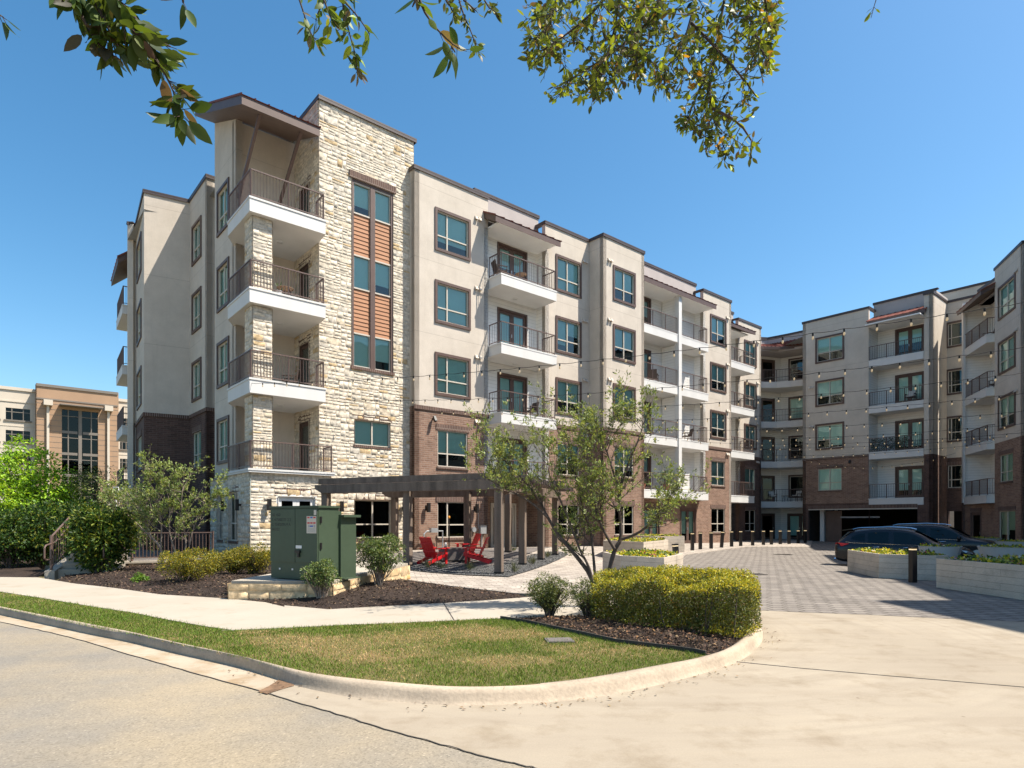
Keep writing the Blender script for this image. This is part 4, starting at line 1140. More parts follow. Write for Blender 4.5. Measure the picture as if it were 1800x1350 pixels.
# recess 2: double balconies
recess(P2(22.1, BM), P2(29.95, BM), .70, [1.2, 4.45], FL, doorw=1.7)
mid = 26.2
for k in range(1, 5):
    balcony([P2(22.2, 1.2), P2(22.2, -1.12), P2(29.5, -1.12), P2(29.5, BM - .02), P2(29.9, BM - .02), P2(29.9, 1.2)], FL[k], .52, [P2(22.3, -1.05), P2(26.05, -1.05)], light=P2(24, 0))
    o = bld.children[-1]
    bo = [c for c in bld.children if c.name.startswith("balcony")][-1]
    railing([P2(26.35, -1.05), P2(29.42, -1.05), P2(29.42, BM)], FL[k], bo)
    wall(Fr(P2(mid, .2), P2(mid, -.9)), [(FL[k], FL[k] + 2.72, "siding_wall", "white_siding")], thick=.12)
pb_ = MB(); pb_.prism([tuple(P2(mid - .16, -1.19)), tuple(P2(mid + .16, -1.19)), tuple(P2(mid + .16, -.88)), tuple(P2(mid - .16, -.88))], FL[1] - .56, 16.0); pb_.build("balcony_post", "white_trim", bld)
f_ = Fr(P2(22.1, BM), P2(29.95, BM)); gh = [(1.3, 2.9, .2, 2.55), (5.2, 6.9, .2, 2.55)]
wall(f_, [(0, 3.2, "brick_wall", "brick")], gh)
for q in gh: door(f_, *q, 2, lintel=True)
roof_slab("roof_canopy", P3(22.15, -1.35, 16.22), P3(30.1, -1.35, 16.22), P3(30.1, .12, 16.98), P3(22.15, .12, 16.98), th=.28, ribn=16)
hb = MB(); hb.prism([tuple(P2(22.0, .3)), tuple(P2(30.2, .3)), tuple(P2(30.2, 4)), tuple(P2(22.0, 4))], 16.8, 18.05); hb.build("upper_parapet", "parapet_grey", bld)
coping([P2(22.0, 4), P2(22.0, .3), P2(30.2, .3), P2(30.2, 4)], 18.15)
# recess 3
recess(P2(33.5, 1.2), P2(37.4, 1.2), .9, [1.0], FL)
for k in range(1, 5):
    balcony([P2(33.53, 1.9), P2(33.53, .05), P2(37.7, .05), P2(37.7, 1.18), P2(37.36, 1.18), P2(37.36, 1.9)], FL[k], .52, [P2(33.6, .12), P2(37.6, .12), P2(37.6, 1.15)])
f_ = Fr(P2(33.5, 1.8), P2(37.4, 1.8)); wall(f_, [(0, 3.2, "stucco_wall", "stucco")]); 
roof_slab("roof_canopy", P3(33.53, .0, 16.25), P3(37.8, .0, 16.25), P3(37.8, 1.6, 16.98), P3(33.53, 1.6, 16.98), th=.24, ribn=8)
hb = MB(); hb.prism([tuple(P2(33.2, 1.75)), tuple(P2(37.6, 1.75)), tuple(P2(37.6, 5)), tuple(P2(33.2, 5))], 16.8, 18.05); hb.build("upper_parapet", "parapet_grey", bld)
coping([P2(33.2, 5), P2(33.2, 1.75), P2(37.6, 1.75), P2(37.6, 5)], 18.15)

# ---- concave corner with curved balconies
cf = [P2(40.95, 2.95), P2(42.0, 2.55), P2(43.0, 2.1), P2(43.9, 1.35), P2(44.4, .4), P2(44.75, -.7), P2(44.9, -2.1)]
cbk = [P2(40.95, 4.4), P2(46.3, 2.2), P2(47.2, -2.2)]
def mitre(FLs, z0, z1, holes, mats, k0):
    pass
f1, f2 = Fr(cbk[0], cbk[1]), Fr(cbk[1], cbk[2])
h1, h2 = [], []
for k in range(0, 5):
    h1.append((3.75, 5.05, FLF[k], FLF[k] + 2.25)); h2.append((.75, 2.95, FLF[k] + .5, FLF[k] + 2.25) if k else (.6, 2.6, FLF[0], 2.35))
wall(f1, [(0, 16.8, "siding_wall", "white_siding")], h1); wall(f2, [(0, 16.8, "siding_wall", "white_siding")], h2)
for q in h1: door(f1, *q, 1, blind=0, gl="glass_dark")
for k, q in enumerate(h2):
    if k: window(f2, *q, True, .5, .36, (0, .0, 0.0, 1.0, 0)[k])
    else: door(f2, *q, 2, blind=.9)
for k in range(1, 5):
    mb = balcony(cf + [P2(47.0, -2.1), P2(46.2, 2.15), P2(40.95, 4.35)], FLF[k], .52, [p + (P2(44.5, 3.3) - p).normalized() * .06 for p in cf])
rs = MB()
eave = [p + (p - P2(44.5, 3.3)).normalized() * .35 for p in cf]
inn = [p + (P2(45.4, 3.6) - p).normalized() * 1.5 for p in cf]
for i in range(len(cf) - 1):
    e0, e1, i0, i1 = [Vector((*p, z)) for p, z in ((eave[i], 16.45), (eave[i + 1], 16.45), (inn[i], 17.1), (inn[i + 1], 17.1))]
    rs.quad(e0, e1, i1, i0); dn = Vector((0, 0, -.26)); rs.quad(e0 + dn, e1 + dn, e1, e0, 1); rs.quad(e0 + dn, i0 + dn, i1 + dn, e1 + dn, 1)
    for t in (.0, .25, .5, .75): rs.beam(e0.lerp(e1, t) + Vector((0, 0, .03)), i0.lerp(i1, t) + Vector((0, 0, .03)), .04, .06)
rs.build("curved_roof", ["red_roof", "bronze_trim"], bld)
hb = MB()
for i in range(len(inn) - 1):
    f = Fr(inn[i], inn[i + 1]); f.box(hb, -.02, f.L + .02, -.3, 0, 16.8, 17.62)
hb.prism([tuple(P2(40.95, 2.9)), tuple(P2(44, 1.3)), tuple(P2(45, -2)), tuple(P2(47.1, -2)), tuple(P2(46.3, 2.2)), tuple(P2(40.95, 4.4))], 16.1, 16.3); hb.build("upper_parapet", "parapet_grey", bld)
coping(inn, 17.72)

# ---- far wing, facing the camera across the court (walks -v)
AF = 42.3
def FW(s): return P2(AF, -1.65 - s)
ff = Fr(P2(AF, -1.55), P2(AF, -6.4)); hs = []
for k in range(1, 5):
    q = (1.12, 3.02, FLF[k] + .60, FLF[k] + 2.38) if k > 1 else (1.2, 2.95, FLF[k] + .70, FLF[k] + 2.4)
    hs.append(q)
garage = (.45, 4.86, -.2, 2.68)
wall(ff, [(-.2, 3.1, "brick_wall", "brick_dark"), (3.1, BANDZ - .25, "brick_wall", "brick"), (BANDZ - .25, PAR, "stucco_wall", "stucco")], hs + [garage])
for k, q in enumerate(hs): window(ff, *q, k > 0, .5, .36, (1.0, .62, .62, .62)[k])
wall(Fr(P2(45, -1.55), P2(AF, -1.55)), [(-.2, BANDZ - .25, "brick_wall", "brick_dark"), (BANDZ - .25, PAR, "stucco_wall", "stucco")])
coping([P2(45, -1.55), P2(AF, -1.55), P2(AF, -6.4), P2(44, -6.4)], PAR + .1)
mb = MB(); ff.box(mb, 0, ff.L, .001, .05, BANDZ - .38, BANDZ - .2); mb.build("brick_band", "soldier", bld)
vent(ff, .5, 12.2); vent(ff, .5, 9.1)
recess(P2(AF + .05, -6.4), P2(AF + .05, -9.95), 1.7, [1.25], FLF, doorw=1.8)
for k in range(1, 5):
    balcony([P2(AF + 1.6, -6.42), P2(AF - .02, -6.42), P2(AF - .02, -9.93), P2(AF + 1.6, -9.93)], FLF[k], .52, [P2(AF + .05, -6.42), P2(AF + .05, -9.9)])
roof_slab("roof_canopy", P3(AF - .35, -6.42, 16.35), P3(AF - .35, -10.1, 16.35), P3(AF + 1.2, -10.1, 17.0), P3(AF + 1.2, -6.42, 17.0), th=.24, ribn=8)
hb = MB(); hb.prism([tuple(P2(AF + 1.25, -6.3)), tuple(P2(AF + 1.25, -10.3)), tuple(P2(AF + 4, -10.3)), tuple(P2(AF + 4, -6.3))], 16.8, 18.0); hb.build("upper_parapet", "parapet_grey", bld)
coping([P2(AF + 4, -6.3), P2(AF + 1.25, -6.3), P2(AF + 1.25, -10.4)], 18.1)
fp = Fr(P2(AF, -9.95), P2(AF, -10.5)); wall(fp, [(-.2, BANDZ - .5, "brick_wall", "brick_dark"), (BANDZ - .5, PAR, "stucco_wall", "stucco")])
f_ = Fr(P2(AF, -10.5), P2(AF + 3.2, -10.5)); wall(f_, [(-.2, BANDZ - .5, "brick_wall", "brick_dark"), (BANDZ - .5, PAR, "stucco_wall", "stucco")])
coping([P2(AF, -9.95), P2(AF, -10.5), P2(AF + 3.2, -10.5)], PAR + .1)
# brick under the far balcony and the garage mouth
fg = Fr(P2(AF, -6.4), P2(AF, -9.95))
wall(fg, [(-.2, FLF[1] - .5, "brick_wall", "brick_dark")], [(0, 3.15, -.2, 2.68)])
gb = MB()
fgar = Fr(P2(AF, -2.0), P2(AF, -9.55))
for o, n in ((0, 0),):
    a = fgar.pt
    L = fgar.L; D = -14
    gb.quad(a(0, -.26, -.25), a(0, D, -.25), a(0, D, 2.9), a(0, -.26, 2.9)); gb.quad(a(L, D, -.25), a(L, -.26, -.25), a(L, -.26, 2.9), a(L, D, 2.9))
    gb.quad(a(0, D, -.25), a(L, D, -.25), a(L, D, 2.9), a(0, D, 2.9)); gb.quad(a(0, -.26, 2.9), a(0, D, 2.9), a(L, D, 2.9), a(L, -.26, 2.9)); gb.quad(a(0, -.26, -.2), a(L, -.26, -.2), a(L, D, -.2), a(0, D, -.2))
gar = gb.build("garage_interior", "soil_and_garage_dark", bld)  # soil-dark colour painted on all faces for the unlit garage
mb = MB(); fgar.box(mb, -.02, L + .02, .001, .03, 2.68, 2.95, 1); fgar.box(mb, 0, L, -.05, .02, 2.60, 2.68, 0); mb.build("garage_lintel", ["sash", "soldier"], bld)
mb = MB(); fgar.box(mb, .55, .85, -1.1, -.8, -.2, 2.62); mb.build("garage_post", "white_trim", bld)
mb = MB(); fgar.box(mb, .95, 2.1, -1.06, -.98, -.1, 2.55)
for k in range(10): fgar.box(mb, .95, 2.1, -.98, -.965, .0 + k * .25, .02 + k * .25)
mb.build("garage_gate", "rail_metal", bld)
mb = MB(); fgar.box(mb, 2.15, 4.9, -.75, -.67, 1.98, 2.10, 0); gbar = mb.build("clearance_bar", ["grey_paint"], bld)
for s, o, z in ((3.3, -3.0, 2.7), (4.5, -5, 2.78), (5.6, -3.5, 2.74), (6.9, -5, 2.76)):
    mb = MB(); fgar.box(mb, s - .45, s + .45, o - .06, o + .06, z, z + .06); mb.build("tube_light", "tube_lit", bld)

# ---- inner corner wall and right wing
fw = Fr(P2(45.35, -10.25), P2(45.35, -12.6)); hs = []
for k in range(1, 5):
    hs.append((.32, 1.42, FLF[k] + .72, FLF[k] + 2.32))
wall(fw, [(-.2, BANDZ - .6, "brick_wall", "brick_dark"), (BANDZ - .6, PAR, "stucco_wall", "stucco")], hs + [(.35, 1.5, -.2, 2.45)])
for k, q in enumerate(hs): window(fw, *q, k > 0, .18, .36, 0, glass="glass")
mb = MB(); fw.quad(mb, .3, 1.55, -1.5, -.2, 2.5); mb.build("passage_back", "unlit_interior", bld)  # flat near-black sheet painted for the unlit passage
coping([P2(45.35, -10.25), P2(45.35, -12.6)], PAR + .1)
ub = MB(); ub.prism([tuple(P2(47, -9)), tuple(P2(47, -14)), tuple(P2(52, -14)), tuple(P2(52, -9))], 15, 18.7); ub.build("upper_parapet", "stucco", bld); coping([P2(47, -9), P2(47, -15)], 18.8)
RB0, RB1 = Vector((30.2, 39.4)), Vector((28.82, 35.55))
Wn = (RB1 - RB0).normalized(); We = Vector((-Wn.y, Wn.x))
if We.x < 0: We = -We
rec0 = Vector((31.15, 43.5))
# far side wall of the recess (faces the camera) and its back wall
fr1 = Fr(rec0, rec0 + We * 1.65); wall(fr1, [(-.2, 3.0, "brick_wall", "brick_dark"), (3.0, 16.8, "siding_wall", "white_siding")])
bk0 = rec0 + We * 1.6; fr2 = Fr(bk0, bk0 - We * 0 + Wn * 4.0)
dh = [(1.9, 3.1, FLF[k], FLF[k] + 2.25) for k in range(1, 5)]
wall(fr2, [(3.0, 16.8, "siding_wall", "white_siding")], dh)
for q in dh: door(fr2, *q, 1, blind=0, gl="glass_dark")
postb = MB(); postb.prism([tuple(rec0 + Wn * -.02 - We * .02), tuple(rec0 + Wn * .14 - We * .02), tuple(rec0 + Wn * .14 + We * .12), tuple(rec0 - Wn * .02 + We * .12)], 3.3, 16.6); postb.build("corner_trim", "white_trim", bld)
sl = [rec0 + We * .05, Vector((29.96, 39.85)) + We * .05, Vector((29.96, 39.85)) + We * .6 + Wn * .05, RB0 + We * 1.4, bk0 + Wn * .1]
for k in range(1, 5):
    balcony(sl, FLF[k], .52, [sl[0] + We * .05, sl[1] + We * .06, sl[2]])
roof_slab("roof_canopy", (*(rec0 - We * .35), 16.2), (*(RB0 - We * .75 + Wn * .1), 16.2), (*(RB0 + We * 1.0 + Wn * .1), 17.1), (*(rec0 + We * 1.3), 17.1), th=.24, ribn=7)
hb = MB(); hb.prism([tuple(rec0 + We * .9), tuple(RB0 + We * .9), tuple(RB0 + We * 4), tuple(rec0 + We * 4)], 16.5, 17.5); hb.build("upper_parapet", "parapet_grey", bld)
coping([rec0 + We * 3, rec0 + We * .9, RB0 + We * .9], 17.6)
g1 = Fr(rec0 + We * .1 - Wn * .05, RB0 + We * .25)
wall(g1, [(-.2, FLF[1] - .53, "brick_wall", "brick")], [(.9, 2.1, -.1, 2.3)]); door(g1, .9, 2.1, -.1, 2.3, 1, "rail_metal", blind=0, gl="glass_dark", lintel=True)
fr3 = Fr(RB0, RB1); hs = []
for k in range(2, 5): hs.append((.75, 3.05, FLF[k] + .62, FLF[k] + 2.4))
hs.append((.85, 2.75, FLF[1] + .7, FLF[1] + 2.35)); hs.append((.7, 3.1, -.1, 2.35))
wall(fr3, [(-.2, BANDZ - .3, "brick_wall", "brick"), (BANDZ - .3, PAR, "stucco_wall", "stucco")], hs)
for i, q in enumerate(hs): window(fr3, *q, i < 3, .5, .36 if i < 4 else 0, 1.0 if i in (1, 2, 3) else .6)
for z in (16.1, 12.7, 9.2): vent(fr3, 3.1, z)
coping([RB0 + We * 3, RB0, RB1, RB1 + We * 1.4], PAR + .1)
# the wing goes on towards the street beyond the frame: recess, long bay and end bay
wp = [RB1, RB1 + We * 1.4, RB1 + We * 1.4 + Wn * 4.0, RB1 + We * .0 + Wn * 4.0, RB1 + Wn * 25.2, Vector((18.67, 11.8)), Vector((18.67, 3.6)), Vector((30, 3.0))]
for i in range(len(wp) - 1):
    f = Fr(wp[i], wp[i + 1]); hh = []
    if f.L > 3 and i in (1, 3, 5):
        s = 1.0
        while s + 2.2 < f.L:
            for k in range(5): hh.append((s, s + 1.8, FLF[k] + .7, FLF[k] + 2.4))
            s += 4.2
    wall(f, [(-.2, BANDZ - .3, "brick_wall", "brick"), (BANDZ - .3, PAR, "stucco_wall", "stucco")], hh)
    for q in hh: window(f, *q, q[2] > BANDZ, .5, .36, .6)
coping(wp, PAR + .1)
# flat roofs
rf = MB()
rf.poly([(*p, 16.6) for p in [P2(.4, 5.6), P2(7.0, .4), P2(11.2, .6), P2(15.2, .6), P2(29.9, .6), P2(40.6, 2.2), P2(44.6, 4.2), P2(52, -1), P2(52, 14), P2(-1.6, 14), P2(-1.6, 9.7), P2(.5, 9.5)]])
rf.poly([(*p, 16.55) for p in [P2(42.5, -1.8), P2(44.2, -6.5), P2(44.2, -10.4), P2(46, -10.4), P2(46, -12), P2(58, -12), P2(58, 0), P2(52, 4), P2(46, 4)]])
rf.poly([(*p, 16.5) for p in [rec0 + We * 1.0, RB0 + We * .4, RB1 + We * .3, RB1 + We * 1.6 + Wn * 2, RB1 + We * .3 + Wn * 5, RB1 + We * .3 + Wn * 29, RB1 + We * 12 + Wn * 29, RB1 + We * 12 - Wn * 10]])
rf.build("flat_roof", "grey_paint", bld)
# wall lamps by the ground-floor openings
for f, s in ((ft_, .62), (fb, 3.75), (fb, 6.72), (fA, .62), (fA, 3.35), (wsb, 1.62), (wsl, 2.25)): lamp(f, s, 2.12)
for f, s, z in ((fA, .95, 6.35), (ff, 3.6, 6.2)):
    mb = MB(); p = f.pt(s, .0, z); mb.beam(p, f.pt(s, .16, z + .03), .06, .06); mb.beam(f.pt(s, .14, z + .1), f.pt(s, .26, z - .12), .12, .12); mb.build("flood_light", "lamp_black", bld)
# ------------------------------------------------------------------ copies
def dup(root, p, rz, label, group=None):
    r = root.copy(); COL.objects.link(r); r.location = p; r.rotation_euler = (0, 0, rz); r["label"] = label
    if group: r["group"] = group
    for ch in list(root.children):
        c = ch.copy(); COL.objects.link(c); c.parent = r
        for g in list(ch.children):
            d = g.copy(); COL.objects.link(d); d.parent = c
    return r
def on(p, dz=0.0): return Vector((p.x, p.y, h(p.x, p.y) + dz))

# ------------------------------------------------------------------ electrical cabinet on its stone pad
PZ = .50
cA, cB = dep(476.5, 13.3), dep(560, 12.65)      # front face, left and right foot
cY = cA.y
def cab():
    fx = Vector((cB.x - cA.x, cB.y - cA.y)); fx.normalize(); W_ = (cB - cA).length
    gy = Vector((-fx.y, fx.x))
    if gy.y < 0: gy = -gy
    # side face runs back to the right in the picture
    sd = (gy * .86 + fx * .26).normalized() if False else gy
    H = 126.0 / FPX * cY
    root = empty("electrical_cabinet", (*cA, PZ), "large olive green transformer cabinet on a stone pad by the pavement", "transformer cabinet")
    f = Fr(cA, cB)
    D1 = .56
    mb = MB(); f.box(mb, 0, W_, -D1, 0, PZ + .02, PZ + H - .03); f.box(mb, -.02, W_ + .03, -D1 - .01, .03, PZ + H - .03, PZ + H + .01); mb.build("body", "cabinet_green", root)
    for a, b in ((.01, W_ * .535), (W_ * .545, W_ - .01)):
        mb = MB(); f.box(mb, a, b, .001, .028, PZ + .37, PZ + H - .06); d = mb.build("door", "cabinet_green", root)
        if a < .1:
            tx = [("N2 450", .10), ("T A75R0T/T 2 2", .20), ("C TH02021/4 A", .30), ("241/22", .40)]
            for t, dz in tx:
                cu = bpy.data.curves.new("stencil", 'FONT'); cu.body = t; cu.size = .085; cu.extrude = .0008
                to = bpy.data.objects.new("stencil", cu); COL.objects.link(to)
                me = bpy.data.meshes.new_from_object(to); bpy.data.objects.remove(to)
                M = Matrix(((f.d.x, 0, f.n.x, 0), (f.d.y, 0, f.n.y, 0), (0, 1, 0, 0), (0, 0, 0, 1)))
                p = f.pt(.05, .0292, PZ + H - .10 - dz); me.transform(Matrix.Translation(p) @ M)
                me.materials.clear(); me.materials.append(MATS["black_paint"]); link("stencil", me, d)
        else:
            sb = MB(); s0 = W_ - .30; f.box(sb, s0, s0 + .27, .0285, .031, PZ + H - .55, PZ + H - .20, 0)
            for r_ in range(2):
                for c_ in range(3): f.box(sb, s0 + .02 + c_ * .082, s0 + .085 + c_ * .082, .031, .0318, PZ + H - .245 - r_ * .11, PZ + H - .215 - r_ * .11, 2 if (c_ == 1 and r_ == 0) else 1)
            f.box(sb, s0 + .09, s0 + .18, .031, .0318, PZ + H - .42, PZ + H - .39, 2)
            for c_ in (.05, .2): f.box(sb, s0 + c_, s0 + c_ + .03, .031, .0318, PZ + H - .43, PZ + H - .38, 3)
            for r_ in range(4): f.box(sb, s0 + .03, s0 + .24, .031, .0316, PZ + H - .455 - r_ * .022, PZ + H - .448 - r_ * .022, 3)
            f.box(sb, W_ - .10, W_ - .03, .0285, .031, PZ + H - .18, PZ + H - .08, 0)
            sb.build("warning_sticker", ["sash", "sticker_red", "sticker_blue", "grey_paint"], d)
    mb = MB(); f.box(mb, W_ * .56, W_ * .68, .0285, .036, PZ + H - .86, PZ + H - .80); mb.build("name_plate", "white_enamel", root)
    mb = MB(); f.box(mb, W_ * .56, W_ * .66, .0285, .07, PZ + H - .95, PZ + H - .90); f.box(mb, W_ * .6, W_ * .64, .03, .06, PZ + H - 1.04, PZ + H - .95); mb.build("padlock", "lamp_black", root)
    for s in (.25, .62):
        mb = MB(); f.box(mb, s, s + .035, .001, .012, PZ + .20, PZ + .235); mb.build("bolt", "white_enamel", root)
    mb = MB()
    for z in (H - .22, H - .75, H - 1.25): mb.box(f.pt(W_ + .001, -.03, PZ + z - .12), Vector((f.d.x, f.d.y, 0)) * .02, Vector((-f.n.x, -f.n.y, 0)) * .045, (0, 0, .13))
    mb.build("hinge", "lamp_black", root)
    # lower rear tank with its lid rim
    mb = MB(); f.box(mb, .08, W_ + .05, -D1 - .47, -D1 - .012, PZ + .02, PZ + H - .22); f.box(mb, .05, W_ + .14, -D1 - .52, -D1 - .012, PZ + H - .22, PZ + H - .17); f.box(mb, .2, W_ - .3, -D1 - .4, -D1 - .12, PZ + H - .17, PZ + H - .09)
    f.box(mb, .06, W_ + .16, -D1 - .50, -D1 - .012, PZ + .0, PZ + .02)
    mb.build("tank", "cabinet_green", root)
    return f, W_, D1
cf_, cw_, cd_ = cab()
pw_px = [(403, 1050), (578, 1056.5), (620, 1045), (696, 1016)]
pw = [flatpt(402, 1054, .12), flatpt(584, 1055.5, .12), at(634, 1040, .10), at(719, 1015, .08)]
pw_back = [pw[3] + Vector((-1.2, 1.2)), pw[0] + Vector((.2, 3.0))]
padpoly = pw + pw_back
pr = empty("stone_pad_wall", (*pw[0], 0), "low split stone wall with a concrete top carrying the green cabinet", "retaining wall")
mb = MB(); cpad = sum(padpoly, Vector((0, 0))) / len(padpoly)
mb.prism([tuple(p + (cpad - p).normalized() * .06) for p in padpoly], -.05, PZ - .002); mb.build("concrete_pad", "pad_concrete", pr)
for i in range(3):
    f = Fr(pw[i], pw[i + 1]); stone(f, .02, PZ - .06 if i else PZ - .05, seed=60 + i, big=1.55, parent=pr, name="stone_facing", tint=(1.0, .84, .62))
f = Fr(pw_back[1], pw[0]); stone(f, .02, PZ - .05, seed=66, big=1.5, parent=pr, name="stone_facing", tint=(1.0, .84, .62))

# ------------------------------------------------------------------ pergola
pg = {}
pg["f0"] = Vector((-6.72, 22.75)); pg["f1"] = at(717, 996.5, .03); pg["f2"] = at(877, 1010, .03)
pg["r0"] = at(918.5, 993.8, .03); pg["r1"] = at(951, 985, .03); pg["r2"] = at(976, 976.5, .03)
pg["b0"] = at(694, 969, .03); pg["b1"] = pg["f1"] + (at(694, 969, .03) - pg["f0"]); pg["b2"] = at(893, 971.6, .03)
proot = empty("pergola", on(pg["f1"]), "dark brown timber pergola of posts, double beams and close rafters over the patio", "pergola")
PT = zz(864, pg["f1"].y)
for k, p in pg.items():
    mb = MB(); a = -.34; z = h(p.x, p.y)
    mb.cbox((p.x, p.y, z), .235, .235, PT + .18 - z, a); po = mb.build("post", "cedar", proot)
    mb = MB(); mb.cbox((p.x, p.y, z), .26, .26, .12, a); mb.build("post_base", "lamp_black", po)
def beam2(p, q, z, ov0=.5, ov1=.5, gap=.30, hgt=.30):
    d = (q - p).normalized(); n = Vector((d.y, -d.x))
    for s in (-1, 1):
        mb = MB(); a = p - d * ov0 + n * s * gap / 2; b = q + d * ov1 + n * s * gap / 2
        for (t0, t1) in ((a, b),):
            pts = [(0, .16), (.35, 0), (1, 0)]
            L = (b - a).length; w = n * .045
            prof_ = [(0, z + .16), (.30, z), (L - .30, z), (L, z + .16), (L, z + hgt), (0, z + hgt)]
            A_ = [Vector((*(a + d * x - w), zz_)) for x, zz_ in prof_]; B_ = [Vector((*(a + d * x + w), zz_)) for x, zz_ in prof_]
            mb.poly(A_); mb.poly(B_[::-1])
            for i in range(6): mb.quad(A_[(i + 1) % 6], A_[i], B_[i], B_[(i + 1) % 6])
        mb.build("beam", "cedar", proot)
beam2(pg["f0"], pg["f2"], PT, .35, .5)
beam2(pg["b0"], pg["b1"].lerp(pg["r1"], .4), PT, .5, .5)
beam2(pg["f2"] + (pg["r2"] - pg["f2"]) * .06, pg["r2"], PT, .0, .4)
dfr = (pg["f2"] - pg["f0"]).normalized(); dbk = (pg["b0"] - pg["f0"])
Lf = (pg["f2"] - pg["f0"]).length + .6
n = int(Lf / .29)
for k in range(n):
    a = pg["f0"] + dfr * (-.2 + Lf * k / n); q = a + dbk.normalized() * (dbk.length + .55); p = a + dbk.normalized() * .005
    mb = MB(); mb.beam((p.x, p.y, PT + .39), (q.x, q.y, PT + .375), .05, .14); mb.build("rafter", "cedar", proot)
mb = MB()
for k in range(2):
    a = pg["f0"] + dbk.normalized() * (-.03 + k * (dbk.length + .3)); b = a + dfr * Lf
    a = a - dfr * .3
    mb.beam((a.x, a.y, PT + .425), (b.x, b.y, PT + .425), .06, .21)
mb.build("top_purlin", "cedar", proot)
# right arm of the pergola
d2 = (pg["r2"] - pg["f2"]); L2 = d2.length; d2 = d2 / L2; n2 = Vector((d2.y, -d2.x))
for k in range(int(L2 / .26)):
    c = pg["f2"] + d2 * (.6 + k * .26); a = c - n2 * 1.5; b = c + n2 * .75
    mb = MB(); mb.beam((a.x, a.y, PT + .39), (b.x, b.y, PT + .39), .05, .17); mb.build("rafter", "cedar", proot)

# ------------------------------------------------------------------ red garden chairs and the fire table
def garden_chair():
    r = empty("garden_chair", (0, 0, 0), "", "garden chair", "red chairs round the fire table"); M_ = "red_plastic"
    mb = MB()
    for k in range(5):
        t = k / 4; x = .36 - t * .52; z = .385 - t * .17
        mb.beam((x - .055, 0, z + .018), (x + .048, 0, z - .012 + .018), .56, .022)
    mb.build("seat", M_, r)
    mb = MB()
    for k in range(5):
        y = -.232 + k * .116; top = .955 - (0 if k == 2 else .0)
        mb.beam((-.13, y, .22), (-.46, y, top), .106, .022, up=(1, 0, .4))
    mb.beam((-.395, -.27, .74), (-.395, .27, .74), .03, .07); mb.beam((-.24, -.30, .46), (-.24, .30, .46), .03, .07)
    mb.build("backrest", M_, r)
    for s in (-1, 1):
        mb = MB(); mb.beam((.40, s * .335, .565), (-.34, s * .335, .545), .13, .026); mb.build("armrest", M_, r)
        mb = MB(); mb.beam((.30, s * .30, 0), (.30, s * .30, .552), .04, .09, up=(1, 0, 0)); mb.build("leg", M_, r)
        mb = MB(); mb.beam((.40, s * .265, .335), (-.56, s * .265, .045), .035, .11); mb.build("leg", M_, r)
    return r
gc = garden_chair()
spots = [(748, 975, 990, 30, "red garden chair seen from behind at the left of the fire table"),
         (828, 940, 984, 215, "red garden chair standing behind the fire table with its back to the brick wall"),
         (837, 952, 991, 171, "red garden chair seen from its side at the right of the fire table")]
pos = [at(763, 991, .06), at(822, 981, .06), at(836, 989.5, .06)]
angs = [52, 205, 174]
for i, (p, a, s_) in enumerate(zip(pos, angs, spots)):
    if i == 0: gc.location = on(p, .055); gc.rotation_euler = (0, 0, radians(a)); gc["label"] = s_[4]
    else: dup(gc, on(p, .055), radians(a), s_[4])
ftb = at(797, 985.5, .06)
fr_ = empty("fire_table", on(ftb, .05), "low grey concrete fire table between three red chairs", "fire table")
z = h(ftb.x, ftb.y) + .055
mb = MB(); mb.cbox((ftb.x, ftb.y, z + .04), 1.0, .66, .40, .3); mb.build("body", "slate_table", fr_)
mb = MB(); mb.cbox((ftb.x, ftb.y, z + .441), 1.05, .71, .05, .3); mb.build("top", "slate_table", fr_)
mb = MB(); mb.cbox((ftb.x, ftb.y, z), .9, .56, .04, .3); mb.build("plinth", "lamp_black", fr_)
mb = MB(); p = (ftb.x - .28, ftb.y - .1, z + .491); mb.lathe(p, [(.045, 0), (.05, .02), (.045, .05)], 12, 1); mb.lathe((p[0], p[1], p[2] + .05), [(.042, 0), (.042, .12), (.02, .14)], 12, 0)
tag(mb.build("lantern", ["white_enamel", "lamp_black"]), "small white lantern on the corner of the fire table", "lantern")

# gas meter pipework by the brick wall
g0 = fA.pt(.55, .35, 0); g0.z = h(g0.x, g0.y)
gr = empty("gas_meter", g0, "grey gas meter and pipe rig against the brown brick wall behind the red chairs", "gas meter")
mb = MB(); z = g0.z
mb.tube([fA.pt(.30, .3, z), fA.pt(.30, .3, z + .75), fA.pt(.45, .3, z + .88), fA.pt(1.3, .3, z + .88), fA.pt(1.3, .3, z + .1)], .035, 8); mb.build("pipe", "galvanised", gr)
mb = MB(); fA.box(mb, .62, .98, .2, .42, z + .82, z + 1.02); mb.build("regulator", "galvanised", gr)
pl = fA.pt(1.55, .45, 0); z = h(pl.x, pl.y)
mb = MB(); mb.tube([(pl.x, pl.y, z - .05), (pl.x, pl.y, z + 1.45)], .028, 8, 0); mb.lathe((pl.x, pl.y, z + 1.45), [(.02, 0), (.055, .03), (.055, .10), (.02, .13)], 10, 1)
tag(mb.build("marker_post", ["lamp_black", "safety_orange"]), "thin black marker post with an orange knob beside the brick wall", "marker post")
eb = fA.pt(3.75, .12, 0); z = h(eb.x, eb.y)
er = empty("electric_meter", (eb.x, eb.y, z + .9), "small grey meter box with a conduit on the brick wall right of the red chairs", "meter box")
mb = MB(); fA.box(mb, 3.6, 3.95, .004, .16, z + .75, z + 1.15); mb.build("box", "galvanised", er)
mb = MB(); mb.tube([fA.pt(3.25, .001, z + .95), fA.pt(3.25, .12, z + .95)], .12, 14); mb.build("dial", "grey_paint", er)
